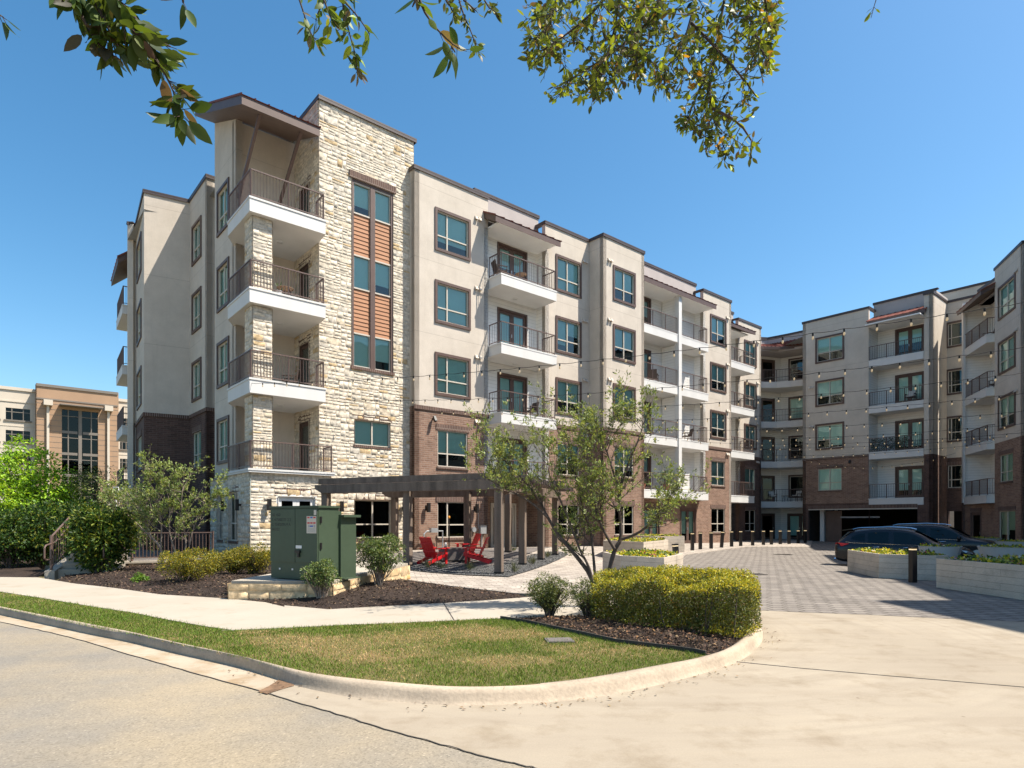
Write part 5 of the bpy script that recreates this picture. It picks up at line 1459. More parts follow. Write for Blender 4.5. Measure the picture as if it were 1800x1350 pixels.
mb = MB(); mb.tube([fA.pt(3.55, .03, z + 1.0), fA.pt(3.55, .03, z + 2.1)], .015, 6); mb.tube([fA.pt(3.75, .05, z + .75), fA.pt(3.75, .05, z + .02)], .03, 6); mb.build("conduit", "galvanised", er)

# ------------------------------------------------------------------ bollards
def bollard():
    r = empty("bollard_light", (0, 0, 0), "", "bollard", "black bollard lights along the court")
    mb = MB(); mb.cbox((0, 0, -.03), .15, .15, .94); mb.build("post", "lamp_black", r)
    mb = MB(); mb.cbox((0, 0, .91), .135, .135, .035); mb.build("lens", "lamp_lit", r)
    mb = MB(); mb.cbox((0, 0, .945), .16, .16, .05); mb.build("cap", "lamp_black", r)
    return r
bo = bollard()
arc = [(1217, 968.5), (1231, 966.5), (1250, 965.5), (1268, 963.5), (1286, 961.8), (1302, 960.8), (1323, 959.8), (1342, 958.7), (1356, 958.2), (1371.5, 957.5), (1387, 957), (1403, 956), (1415.5, 955.2)]
ordn = ["first", "second", "third", "fourth", "fifth", "sixth", "seventh", "eighth", "ninth", "tenth", "eleventh", "twelfth", "thirteenth"]
used = False
def place_bollard(p, lab, tilt=0.0, rz=.2):
    global used
    if not used:
        bo.location = on(p); bo.rotation_euler = (0, 0, rz); bo["label"] = lab; used = True; o = bo
    else: o = dup(bo, on(p), rz, lab)
    o.rotation_euler = (0, tilt, rz)
for i, q in enumerate(arc):
    place_bollard(at(*q), "black bollard light, %s from the left in the long row along the brick wing" % ordn[i], radians(5.5) if i == 3 else 0.0)
place_bollard(at(1604.5, 1024), "black bollard light with a lit cap standing alone before the board-marked planters at right")
place_bollard(at(1191, 1010), "leaning black bollard light just behind the clipped hedge", radians(-5.0))
place_bollard(at(1165, 978), "slightly leaning black bollard light beside the pale planters near the small tree", radians(-2.5))

# ------------------------------------------------------------------ planters and their flowers
def flowers(name, poly, z, n, label, cat="flower bed", hgt=.14, cols=((.50, .42, .03), (.34, .36, .03), (.10, .16, .03), (.05, .10, .025), (.30, .04, .12), (.6, .6, .55)), w=(.26, .22, .28, .18, .03, .03)):
    xs = [p.x for p in poly]; ys = [p.y for p in poly]
    pts = []
    while len(pts) < n:
        x, y = RNG.uniform(min(xs), max(xs)), RNG.uniform(min(ys), max(ys)); c = False
        for i in range(len(poly)):
            a, b = poly[i], poly[(i + 1) % len(poly)]
            if (a.y > y) != (b.y > y) and x < (b.x - a.x) * (y - a.y) / (b.y - a.y) + a.x: c = not c
        if c: pts.append((x, y))
    pts = np.array(pts)
    bumpy = .5 + .5 * np.sin(pts[:, 0] * 7 + 1) * np.sin(pts[:, 1] * 6)
    cen = np.column_stack([pts, z - .07 + NR.random(n) * hgt * (.45 + .55 * bumpy)])
    d = rdir(n); d[:, 2] = np.abs(d[:, 2]) * .6 + .1; nr = rdir(n); nr[:, 2] = np.abs(nr[:, 2]) + .8
    v, t, c = leaf_arrays(cen, d, nr, NR.uniform(.06, .12, n), NR.uniform(.04, .08, n), palette(n, cols, w))
    return tag(fastmesh(name, v, t, "leaf", None, c), label, cat, kind="stuff")
def planter(poly, hgt, label, flabel, base=None, mat="board_concrete", rim=.12, n=900, hh=.14):
    poly = [Vector(p) for p in poly]; c = sum(poly, Vector((0, 0))) / len(poly)
    A = sum(poly[i].x * poly[(i + 1) % len(poly)].y - poly[(i + 1) % len(poly)].x * poly[i].y for i in range(len(poly)))
    if A < 0: poly = poly[::-1]
    z0 = min(h(p.x, p.y) for p in poly) if base is None else base
    zt = sum(h(p.x, p.y) for p in poly) / len(poly) + hgt
    r = empty("planter", (*c, z0), label, "planter")
    inn_ = [p + (c - p).normalized() * rim for p in poly]
    mb = MB(); n_ = len(poly)
    for i in range(n_):
        j = (i + 1) % n_
        B_, T_ = [Vector((*q, z0 - .05)) for q in (poly[i], poly[j])], [Vector((*q, zt)) for q in (poly[i], poly[j])]
        mb.quad(B_[0], B_[1], T_[1], T_[0])
        I_ = [Vector((*q, zt)) for q in (inn_[i], inn_[j])]
        mb.quad(T_[0], T_[1], I_[1], I_[0]); D_ = [q - Vector((0, 0, .25)) for q in I_]; mb.quad(I_[0], I_[1], D_[1], D_[0])
    mb.build("wall", mat, r)
    mb = MB(); mb.poly([(*q, zt - .06) for q in inn_]); mb.build("soil", "soil_and_garage_dark", r)
    flowers("flowers", inn_, zt, n, flabel, hgt=hh)
planter([(11.67, 21.9), (11.07, 19.0), (12.2, 18.1), (12.7, 18.3), (12.9, 20.0), (12.6, 21.9)], .74, "angular board-marked concrete planter in front of the parked car", "yellow and pink flowers filling the planter in front of the parked car", n=1700)
planter([(10.95, 16.25), (11.05, 13.6), (11.6, 10.6), (15.5, 10.4), (16.0, 15.0), (13.5, 16.6)], .75, "long board-marked concrete planter nearest the camera at the right edge", "yellow flowers and dark leaves in the nearest planter at the right edge", n=4200, hh=.18)
planter([(2.82, 19.6), (3.0, 17.4), (3.95, 16.35), (5.0, 18.4), (4.6, 20.2)], .76, "pale square-cornered planter directly behind the small bare tree", "yellow and green flowers in the planter directly behind the small bare tree", n=1500)
planter([(4.05, 28.0), (5.35, 25.6), (7.1, 28.6), (7.2, 30.6), (5.0, 31.2)], .78, "pale planter in the middle of the three beside the paved walk", "yellow flowers in the middle planter beside the paved walk", n=1600)
planter([(6.9, 32.6), (7.15, 31.9), (8.85, 32.3), (8.9, 34.6), (6.6, 35.2)], .78, "pale planter farthest back by the brick wall and the row of bollards", "yellow flowers in the farthest planter by the brick wall", n=900)
def bowl(p, r1, hgt, label, flabel, z0):
    r = empty("bowl_planter", (p[0], p[1], z0), label, "planter")
    mb = MB(); mb.lathe((p[0], p[1], z0), [(r1 * .66, 0), (r1 * .70, .02), (r1 * .98, hgt - .03), (r1, hgt), (r1 - .07, hgt), (r1 - .09, hgt - .08)], 40); mb.build("bowl", "bowl_white", r, smooth=False)
    flowers("flowers", [Vector((p[0] + (r1 - .05) * cos(a * pi / 10), p[1] + (r1 - .05) * sin(a * pi / 10))) for a in range(20)], z0 + hgt - .02, int(700 * r1), flabel)
b1 = dep(1652, 23); bowl(b1, .68, .95, "white tapered bowl planter close to the front of the black car", "yellow flowers in the white bowl close to the front of the black car", zz(960, 23) - .95)
b2 = dep(1782, 21); bowl(b2, 1.0, .95, "wide white bowl planter at the right edge behind the long concrete planter", "yellow and dark flowers in the wide white bowl at the right edge", zz(961, 21) - .95)
b3 = dep(1728, 31); bowl(b3, .75, .9, "white bowl planter behind the cars beside the brick entrance", "dark green plants in the bowl beside the brick entrance", zz(946, 31) - .9)
b4 = dep(1797, 27); bowl(b4, .95, .9, "white bowl planter under the tall curtained ground-floor window at right", "dark green plants in the bowl under the curtained window", zz(951.5, 27) - .9)

# ------------------------------------------------------------------ cars
def car(label, scale=1.0):
    r = empty("parked_car", (0, 0, 0), label, "car", None)
    ST_ = [(-2.43, .50, .66, .92, .97, .78, .70), (-2.38, .36, .66, 1.0, 1.06, .90, .76), (-2.2, .30, .68, 1.06, 1.22, .94, .70), (-1.95, .28, .7, 1.09, 1.50, .952, .645), (-1.7, .27, .7, 1.09, 1.62, .957, .65), (-1.1, .25, .7, 1.07, 1.69, .96, .675), (-.4, .25, .7, 1.05, 1.71, .96, .685), (.25, .25, .7, 1.03, 1.67, .96, .675), (.7, .25, .7, 1.02, 1.53, .957, .655), (1.15, .26, .7, 1.01, 1.22, .955, .69), (1.38, .27, .7, 1.0, 1.08, .95, .76), (1.9, .28, .7, .95, 1.01, .935, .72), (2.25, .30, .66, .84, .91, .87, .66), (2.40, .40, .6, .70, .76, .76, .58), (2.45, .48, .58, .62, .66, .62, .5)]
    rows = []
    for x, zb, zm, zbelt, zr, w, wr in ST_:
        half = [(0, zb), (w * .86, zb), (w * .96, zb + .10), (w, zm), (w * .985, (zm + zbelt) / 2 + .05), (w * .945, zbelt), (wr + (.02), zr - .07 * (zr - zbelt > .2) - .012), (wr * .86, zr), (wr * .45, zr + .022), (0, zr + .03)]
        rows.append([(x, y, z) for y, z in half] + [(x, -y, z) for y, z in half[-2:0:-1]])
    mb = MB(); m = len(rows[0])
    for row in rows: mb.v += row
    for i in range(len(rows) - 1):
        for k in range(m): mb.f.append((i * m + k, i * m + (k + 1) % m, (i + 1) * m + (k + 1) % m, (i + 1) * m + k)); mb.m.append(0)
    mb.f.append(tuple(range(m))[::-1]); mb.m.append(0); mb.f.append(tuple((len(rows) - 1) * m + k for k in range(m))); mb.m.append(0)
    o = mb.build("body", "car_paint", r, smooth=True, uv=False)
    bm_ = bmesh.new(); bm_.from_mesh(o.data); bmesh.ops.recalc_face_normals(bm_, faces=bm_.faces); bm_.to_mesh(o.data); bm_.free()
    sd_ = o.modifiers.new("round", 'SUBSURF'); sd_.levels = 2; sd_.render_levels = 2
    def surf(x, t, s):
        i = 0
        while i < len(ST_) - 2 and ST_[i + 1][0] < x: i += 1
        a, b = ST_[i], ST_[i + 1]; u = clamp((x - a[0]) / (b[0] - a[0])); q = [a[j] + (b[j] - a[j]) * u for j in range(7)]
        y0, z0_, y1, z1_ = q[5] * .945, q[3], q[6] + .02, q[4] - .07 * (q[4] - q[3] > .2)
        return Vector((x, s * (y0 + (y1 - y0) * t + .008), z0_ + (z1_ - z0_) * t))
    for s in (-1, 1):
        for seg in ([(-1.78, .42, .66), (-1.55, .30, .76), (-1.30, .20, .82)], [(-1.18, .18, .84), (-.8, .13, .86), (-.46, .12, .87)], [(-.28, .12, .87), (.2, .12, .87), (.45, .12, .82), (.70, .13, .62), (.92, .15, .34)]):
            mb = MB(); 
            for (x0, a0, c0), (x1, a1, c1) in zip(seg[:-1], seg[1:]):
                q = [surf(x0, a0, s), surf(x1, a1, s), surf(x1, c1, s), surf(x0, c0, s)]
                mb.quad(*(q if s < 0 else q[::-1]))
            mb.build("side_window", "glass_car", r, uv=False)
        mb = MB()
        for i in range(12):
            x0, x1 = -2.0 + i * .25, -2.0 + (i + 1) * .25
            mb.beam(surf(x0, .03 if i else .2, s) + Vector((0, s * .004, 0)), surf(x1, .03, s) + Vector((0, s * .004, 0)), .010, .010)
        mb.build("window_trim", "chrome", r, uv=False)
        mb = MB(); mb.tube([(-1.75, s * .60, 1.66), (-1.55, s * .62, 1.72), (-.4, s * .655, 1.765), (.3, s * .645, 1.725), (.5, s * .64, 1.67)], .022, 6); mb.build("roof_rail", "chrome", r, uv=False)
        for x in (-1.02, .06):
            mb = MB(); mb.tube([(x, s * .955, .93), (x + .06, s * .985, .94), (x + .18, s * .985, .945), (x + .24, s * .955, .945)], .016, 6); mb.build("door_handle", "chrome", r, uv=False)
        mb = MB(); mb.tube([(.80, s * .93, 1.06), (.78, s * 1.04, 1.10), (.74, s * 1.14, 1.11)], [.04, .09, .07], 8); mb.build("wing_mirror", "car_paint", r, smooth=True, uv=False)
        mb = MB(); mb.poly([(-2.41, s * .58, 1.06), (-2.37, s * .82, 1.10), (-2.20, s * .955, 1.10), (-1.85, s * .968, 1.07), (-2.12, s * .968, .97), (-2.40, s * .80, .94)] if s > 0 else [(-2.41, s * .58, 1.06), (-2.37, s * .82, 1.10), (-2.20, s * .955, 1.10), (-1.85, s * .968, 1.07), (-2.12, s * .968, .97), (-2.40, s * .80, .94)][::-1]); mb.build("tail_light", "tail_red", r, uv=False)
        mb = MB(); mb.poly([(2.30, s * .80, .80), (2.15, s * .90, .86), (1.95, s * .93, .88), (2.10, s * .925, .78), (2.33, s * .80, .73)]); mb.build("headlight", "galvanised", r, uv=False)
        mb = MB(); mb.tube([(-2.38, s * .52, .40), (-2.46, s * .52, .40)], .055, 10); mb.build("exhaust", "chrome", r, uv=False)
        for x in (-1.43, 1.45):
            mb = MB(); mb.tube([(x, s * .965, .36), (x, s * .70, .36)], .405, 28); mb.tube([(x, s * .975, .36), (x, s * .72, .36)], .365, 28, 0); wo = mb.build("wheel", "rubber", r, uv=False)
            mb = MB(); mb.tube([(x, s * .980, .36), (x, s * .9, .36)], .25, 24)
            for k in range(5): a = k * 2 * pi / 5; mb.beam((x, s * .985, .36), (x + .22 * cos(a), s * .985, .36 + .22 * sin(a)), .06, .02, up=(0, 1, 0))
            mb.build("rim", "galvanised", wo, uv=False)
    mb = MB(); q = [(-2.30, -.62, 1.15), (-2.30, .62, 1.15), (-1.93, .58, 1.53), (-1.93, -.58, 1.53)]; mb.quad(*[(x - .022, y, z + .015) for x, y, z in q][::-1]); mb.build("rear_window", "glass_car", r, uv=False)
    mb = MB(); q = [(1.20, -.66, 1.20), (1.20, .66, 1.20), (.45, .60, 1.635), (.45, -.60, 1.635)]; mb.quad(*[(x + .022, y, z + .022) for x, y, z in q]); mb.build("windscreen", "glass_car", r, uv=False)
    mb = MB(); mb.box((-2.14, -.60, 1.60), (.42, 0, .06), (0, 1.2, 0), (0, 0, .035)); mb.build("spoiler", "car_paint", r, uv=False)
    return r
c1 = car("black sport utility car parked nearest, its tail to the left and red tail light showing")
cp1 = dep(1586, 26.0); c1.location = (cp1.x, cp1.y, zz(927, 26.8) - 1.74); c1.rotation_euler = (0, 0, radians(-33))
cp2 = dep(1648, 29.2); dup(c1, (cp2.x, cp2.y, zz(921.5, 29.8) - 1.72), radians(-33), "second black sport utility car parked on the far side of the nearest one")
for o in (c1,): o["group"] = "black cars parked in the court"
for o in COL.objects:
    if o.name.startswith("parked_car"): o["group"] = "black cars parked in the court"
# wheels touch the ground: the court dips under the cars
# ------------------------------------------------------------------ string lights
def bulb_mesh():
    mb = MB(); mb.lathe((0, 0, -.075), [(.016, 0), (.02, .02), (.02, .075)], 8, 0)
    mb.lathe((0, 0, -.15), [(.006, 0), (.018, .012), (.025, .035), (.020, .06), (.015, .075)], 8, 1)
    o = mb.build("bulb", ["cable_black", "bulb_lit"], None, uv=False); me = o.data; bpy.data.objects.remove(o); return me
BULB = bulb_mesh()
def string(p, q, sag, label, step=.61):
    p, q = Vector(p), Vector(q); L = (q - p).length; n = int(L / step); pts = []
    for i in range(n + 1):
        t = i / n; r = p.lerp(q, t); r.z -= 4 * sag * t * (1 - t); pts.append(r)
    fine = []
    for a, b in zip(pts[:-1], pts[1:]):
        for k in range(3):
            r = a.lerp(b, k / 3); r.z -= .025 * sin(pi * k / 3); fine.append(r)
    fine.append(pts[-1])
    mb = MB(); mb.tube(fine, .0075, 5)
    o = mb.build("string_light", "cable_black", None, uv=False); tag(o, label, "string lights", "strings of bulbs hung across the court")
    for r in pts[1:-1]:
        # only where the photograph can see it
        if r.y < 1 or (r.x / r.y) * FPX + CX > 1860: continue
        b = bpy.data.objects.new("bulb", BULB); COL.objects.link(b); b.location = r; b.parent = o
def along(px, py, Y): p = dep(px, Y); return Vector((p.x, p.y, zz(py, Y)))
def wingpt(t, z, off=0.05): p = RB1 + Wn * t - We * off; return Vector((p.x, p.y, z))
strings = [
    (P3(-.12, -.9, 6.75), along(1800, 531, 12.2), .35, "topmost string of bulbs, from the corner balcony across to the right edge"),
    (along(605, 702, 26.1), along(1800, 610, 14.6), .40, "second string of bulbs from the top, starting on the stone tower"),
    (along(757, 722, 27.6), along(1800, 655, 17.0), .35, "third string of bulbs from the top, starting on the brick beside the stone tower"),
    (along(905, 738, 30.2), along(1800, 691, 19.6), .35, "fourth string of bulbs from the top, starting on the first balcony right of the tower"),
    (along(1040, 752, 33.0), along(1800, 722, 22.5), .35, "fifth string of bulbs from the top, starting on the projecting bay"),
    (along(1135, 768, 36.0), along(1800, 744, 25.6), .32, "sixth string of bulbs from the top, starting on the double balconies"),
    (along(1215, 776, 39.0), along(1800, 760, 28.6), .30, "seventh string of bulbs from the top, ending at the right-hand bay"),
    (along(1290, 786, 43.0), along(1772, 767, 33.0), .25, "eighth string of bulbs from the top, ending at the brick of the right-hand bay"),
    (along(1335, 800, 46.5), along(1745, 778, 37.5), .28, "ninth string of bulbs from the top, low over the parked cars"),
    (along(1412, 806, 48.0), along(1680, 796, 40.0), .75, "lowest and shortest string of bulbs, dipping in front of the far brick wing"),
]
for s_ in strings: string(*s_)

# ------------------------------------------------------------------ fence, retaining wall and steps at the left
rw0, rw1 = dep(226, 21.0), dep(374, 22.2)
rt = .37
rw = empty("stone_retaining_wall", (*rw0, .1), "low pale stone retaining wall under the bronze fence at the left", "retaining wall")
rwf = Fr(rw0, rw1)
stone(rwf, .05, rt - .06, seed=80, big=1.4, parent=rw, name="stone_facing", tint=(1.0, .86, .66))
mb = MB(); rwf.box(mb, -.1, rwf.L + .05, -.35, .08, rt - .06, rt); mb.build("cap_stone", "pad_concrete", rw)
tp = [rw0, rw1, P2(-.1, .75), P2(0, 5), P2(-1.7, 9.7), P2(-6, 9.4), rw0 + Vector((-3, 2))]
patch("terrace", tp, 0, "paver_dark", 1.0, flat=rt - .012, skirt=.4)
fe = empty("patio_fence", (*rw0, rt), "bronze metal picket fence on the low stone wall behind the small bare tree", "fence")
def fence_run(p, q, z, hgt, post_every=1.75):
    d = (q - p); L = d.length; d /= L; n = max(1, round(L / post_every))
    P_ = lambda s, dz: Vector((p.x + d.x * s, p.y + d.y * s, z + dz))
    for k in range(n + 1):
        mb = MB(); mb.beam(P_(L * k / n, 0), P_(L * k / n, hgt + .05), .06, .06); mb.build("post", "rail_metal", fe)
    for k in range(n):
        a, b = L * k / n, L * (k + 1) / n; mb = MB()
        mb.beam(P_(a, hgt), P_(b, hgt), .045, .035); mb.beam(P_(a, .12), P_(b, .12), .04, .03)
        m = int((b - a) / .105)
        for i in range(1, m): mb.beam(P_(a + (b - a) * i / m, .12), P_(a + (b - a) * i / m, hgt), .02, .02)
        mb.build("picket_panel", "rail_metal", fe)
fence_run(rw0 + Vector((.05, .1)), rw1 + Vector((-.05, .1)), rt, .95)
# steps with two handrails
sA = flatpt(78, 1014, .1); sd = Vector((-.32, .95)).normalized(); sn = Vector((sd.y, -sd.x))
st = empty("garden_steps", (*sA, .1), "short flight of pale stone steps with low side walls leading up from the pavement", "steps")
for k in range(4):
    mb = MB(); a = sA + sd * (.30 + .34 * k); mb.box((*(a + sn * .25), .0), (*(sd * 1.6), 0), (*(sn * 1.2), 0), (0, 0, .12 + .16 * (k + 1))); mb.build("step", "pad_concrete", st)
for s in (0, 1.46):
    a = sA + sn * s; mb = MB(); w = sn * .25
    pr_ = [(0, 0), (2.4, 0), (2.4, .70), (.25, .30), (0, .26)] if s == 0 else [(0, 0), (1.5, 0), (1.5, .42), (.25, .26), (0, .20)]
    A_ = [Vector((*(a + sd * x), z)) for x, z in pr_]; B_ = [q + Vector((w.x, w.y, 0)) for q in A_]
    mb.poly(A_); mb.poly(B_[::-1])
    for i in range(5): mb.quad(A_[(i + 1) % 5], A_[i], B_[i], B_[(i + 1) % 5])
    mb.build("side_wall", "pad_concrete", st)
for s, lab in ((.12, "left bronze handrail beside the garden steps"), (1.58, "right bronze handrail beside the garden steps, partly behind the dark bush")):
    a = sA + sn * s; T = lambda x, z: Vector((*(a + sd * x), z))
    hr = empty("handrail", T(.15, .25), lab, "handrail")
    for x_, z0_, z1_ in ((.15, .2, 1.30), (1.9, .8, 1.95)):
        mb = MB(); mb.tube([T(x_, z0_), T(x_, z1_)], .038, 8); mb.build("post", "rail_metal", hr)
    mb = MB(); mb.tube([T(.15, 1.25), T(1.9, 1.92)], .028, 8); mb.tube([T(1.9, 1.66), T(.45, 1.08), T(-.25, 1.02), T(-.36, .95), T(-.36, .66), T(-.25, .60), T(.15, .60)], .024, 8); mb.build("rail", "rail_metal", hr)
    mb = MB()
    for k in range(1, 9):
        x = .15 + 1.75 * k / 9; mb.tube([T(x, .32 + .38 * (x - .15)), T(x, 1.25 + .383 * (x - .15))], .011, 5)
    mb.tube([T(.15, .34), T(1.9, 1.0)], .014, 5); mb.build("baluster", "rail_metal", hr)
# thin pale lamp pole beyond the bushes
lp = dep(204, 21); mb = MB(); mb.tube([(lp.x, lp.y, 0.1), (lp.x, lp.y, zz(862, 21))], .025, 8); mb.cbox((lp.x, lp.y, zz(862, 21)), .16, .08, .12)
tag(mb.build("sign_pole", "white_enamel"), "thin white pole standing among the bushes left of the building", "pole")

# utility box lid in the lawn
ul = flatpt(983, 1124, KT); mb = MB(); mb.cbox((ul.x, ul.y, KT - .05), .36, .30, .048, .1); mb.cbox((ul.x, ul.y, KT - .002), .31, .25, .005, .1)
tag(mb.build("utility_lid", "slate_table"), "grey rectangular utility box lid set flush in the lawn", "utility box lid")

# ------------------------------------------------------------------ hotel in the distance
hq = dep(62, 95.0); hd_ = U
hroot = empty("hotel_building", (hq.x, hq.y, 0), "tan and cream office-like block with tall dark glazing beyond the trees at the left", "distant building")
ht_ = zz(687, 95.0)
def hx(px):
    "distance along the far facade line for a photograph column"
    r = Vector(((px - CX) / FPX, 1.0)); M2 = Matrix(((hd_.x, -r.x), (hd_.y, -r.y))); s, t = M2.inverted() @ (-(hq)); return s
def hw(px0, px1, dz, off, mat, cols, top):
    s0, s1 = hx(px0), hx(px1); a, b = hq + hd_ * s0 + Vector((hd_.y, -hd_.x)) * off, hq + hd_ * s1 + Vector((hd_.y, -hd_.x)) * off
    f = Fr(a, b); hs = []
    for w0, w1 in cols:
        for k in range(6): z = ht_ - 2.9 - 3.3 * k; hs.append((hx(w0) - s0, hx(w1) - s0, z - 1.75, z))
    wall(f, [(-.5, top, "wall", mat)], hs, thick=1.0, reveal=.25, parent=hroot)
    for q in hs:
        mb = MB(); f.quad(mb, q[0], q[1], -.24, q[2], q[3]); w = mb.build("window", "unlit_interior", hroot)
        mb = MB(); f.quad(mb, q[0], q[1], -.14, q[2], q[3]); mb.build("pane", "glass_dark", w)
        mb = MB(); 
        for t in (.25, .72): f.box(mb, q[0] + (q[1] - q[0]) * t - .06, q[0] + (q[1] - q[0]) * t + .06, -.13, -.04, q[2], q[3])
        f.box(mb, q[0], q[1], -.13, -.05, q[3] - .62, q[3] - .52); f.box(mb, q[0] - .2, q[1] + .2, .001, .16, q[2] - .22, q[2]); mb.build("sash", "hotel_metal", w)
    mb = MB(); f.box(mb, 0, f.L, .001, .18, top - .45, top); f.box(mb, 0, f.L, .001, .10, top - 2.2, top - 2.0)
    for k in range(1, 6): f.box(mb, 0, f.L, .001, .05, ht_ - 2.3 - 3.3 * k - .0, ht_ - 2.3 - 3.3 * k + .12)
    mb.build("cornice", mat, hroot)
    return f
hw(-120, 62, 0, 0, "hotel_cream", [(-95, -50), (-40, -2), (10, 53)], ht_ + .2)
hw(204, 330, 0, 0, "hotel_cream", [(211, 226), (240, 268)], ht_ + .2)
s0 = hx(62); f_h = Fr(hq + hd_ * s0 + Vector((hd_.y, -hd_.x)) * 1.6, hq + hd_ * hx(204) + Vector((hd_.y, -hd_.x)) * 1.6)
gl0, gl1 = f_h.L * .30, f_h.L * .745
wall(f_h, [(-.5, ht_ + .9, "wall", "hotel_tan")], [(gl0, gl1, -.3, ht_ - 2.6)], thick=1.4, reveal=.4, parent=hroot)
mb = MB(); f_h.quad(mb, gl0, gl1, -.39, -.3, ht_ - 2.6); wh = mb.build("window", "unlit_interior", hroot)
mb = MB(); f_h.quad(mb, gl0, gl1, -.25, -.3, ht_ - 2.6); mb.build("pane", "glass_dark", wh)
mb = MB(); m_ = (gl0 + gl1) / 2; f_h.box(mb, m_ - .22, m_ + .22, -.24, -.02, -.3, ht_ - 2.6)
for k in range(6):
    z = ht_ - 5.9 - 3.3 * k; f_h.box(mb, gl0, m_ - .35, -.24, -.03, z - .35, z + .05); f_h.box(mb, m_ + .35, gl1, -.24, -.03, z - .35, z + .05)
for t in (gl0 + (m_ - gl0) * .35, m_ + (gl1 - m_) * .62): f_h.box(mb, t - .07, t + .07, -.24, -.06, -.3, ht_ - 2.6)
for k in range(6): z = ht_ - 3.6 - 3.3 * k; f_h.box(mb, gl0, gl1, -.24, -.08, z - .05, z + .05)
mb.build("sash", "hotel_metal", wh)
mb = MB()
for k in range(28):
    z = ht_ - 2.0 - k * .82; f_h.box(mb, 0, gl0, .001, .02, z, z + .05); f_h.box(mb, gl1, f_h.L, .001, .02, z, z + .05)
f_h.box(mb, 0, f_h.L, .001, .16, ht_ + .5, ht_ + .9); f_h.box(mb, 0, f_h.L, .001, .1, ht_ - 1.4, ht_ - 1.2); mb.build("cornice", "hotel_metal", hroot)
mb = MB(); f_h.box(mb, gl0 - .4, gl1 + .4, .03, 2.0, ht_ - 2.2, ht_ - 2.05); mb.build("window_awning", "hotel_metal", hroot)
for t in (.135, .875):
    mb = MB(); s = f_h.L * t; f_h.box(mb, s - .55, s + .55, .03, .9, ht_ - 2.3, ht_ - 1.5); f_h.box(mb, s - .16, s + .16, .03, .35, 0, ht_ - 2.3); mb.build("downspout", "hotel_cream", hroot)
for px_ in (62, 204):
    s = hx(px_); f = Fr(hq + hd_ * s, hq + hd_ * s + Vector((hd_.y, -hd_.x)) * 1.6) if px_ == 204 else Fr(hq + hd_ * s, hq + hd_ * s + Vector((hd_.y, -hd_.x)) * 1.6)
    wall(f, [(-.5, ht_ + .9, "wall", "hotel_tan")], thick=.1, parent=hroot)

# ------------------------------------------------------------------ balcony furniture
def patio_chair(cush=False):
    r = empty("patio_chair", (0, 0, 0), "", "patio chair", "chairs on the balconies")
    mb = MB(); mb.box((-.26, -.26, .40), (.52, 0, 0), (0, .52, 0), (0, 0, .05)); mb.build("seat", "wicker", r)
    mb = MB(); mb.beam((-.25, 0, .44), (-.38, 0, .92), .50, .035, up=(1, 0, 0)); mb.build("backrest", "wicker", r)
    for s in (-1, 1):
        mb = MB(); mb.beam((-.30, s * .28, .64), (.26, s * .28, .64), .06, .035); mb.build("armrest", "wicker", r)
        for x in (-.24, .24):
            mb = MB(); mb.beam((x, s * .27, 0), (x, s * .27, .62), .035, .035); mb.build("leg", "wicker", r)
    if cush:
        mb = MB(); mb.box((-.22, -.23, .451), (.47, 0, 0), (0, .46, 0), (0, 0, .10)); mb.beam((-.20, 0, .56), (-.30, 0, .90), .44, .09, up=(1, 0, 0)); mb.build("cushion", "cushion", r)
    return r
pc = patio_chair(); pcc = patio_chair(True)
def angU(off=0): return atan2(U.y, U.x) + off
first = {}
def put(proto, key, p, rz, lab):
    if key not in first: proto.location = p; proto.rotation_euler = (0, 0, rz); proto["label"] = lab; first[key] = proto
    else: dup(proto, p, rz, lab)
put(pc, "a", P3(11.9, -.6, FL[4]), angU(-.3), "dark patio chair on the top balcony right of the first window column")
put(pc, "a", P3(14.0, -.5, FL[2]), angU(pi), "dark patio chair on the second-lowest white balcony right of the first window column")
put(pc, "a", P3(24.6, -.3, FL[3]), angU(.5), "dark patio chair on the upper left half of the double balconies")
put(pc, "a", P3(28.2, -.3, FL[2]), angU(2.6), "dark patio chair on the right half of the double balconies under the bulbs")
put(pc, "a", P3(2.0, .9, FL[2]), angU(2.6), "dark patio chair on the corner balcony hung with small orange lights")
put(pcc, "b", P3(44.2, 1.9, FLF[1]), angU(-2.3), "white cushioned patio chair on the lowest curved balcony, left of the pair")
put(pcc, "b", P3(45.0, .2, FLF[1]), angU(2.9), "white cushioned patio chair on the lowest curved balcony, right of the pair")
put(pcc, "b", P3(AF + .8, -8.9, FLF[3]), angU(pi), "cushioned patio chair with wooden look on the far wing balcony below the top one")
rp_ = (rec0 + RB0) / 2 + We * .8
put(pc, "a", Vector((*(rp_ + Wn * -.8), FLF[4])), 2.4, "dark patio chair on the top balcony of the right-hand wing")
put(pc, "a", Vector((*(rp_ + Wn * .5), FLF[3])), 2.0, "dark patio chair on the second balcony from the top of the right-hand wing")
def side_table(p, lab):
    r = empty("patio_table", p, lab, "patio table"); p = Vector(p)
    mb = MB(); mb.lathe(p + Vector((0, 0, .48)), [(.30, 0), (.31, .015), (.30, .03)], 20); mb.build("top", "tan_wood", r)
    for a in (0, 2.1, 4.2):
        mb = MB(); mb.tube([p + Vector((.26 * cos(a), .26 * sin(a), 0)), p + Vector((.16 * cos(a), .16 * sin(a), .48))], .018, 6); mb.build("leg", "lamp_black", r)
side_table(P3(13.0, -.9, FL[4]), "small wooden slatted table on the top balcony right of the first window column")
side_table(P3(1.4, -.2, FL[3]), "small table on the corner balcony with the potted cactus")
side_table(P3(44.8, 1.1, FLF[1]), "small table between the two cushioned chairs on the curved balcony")
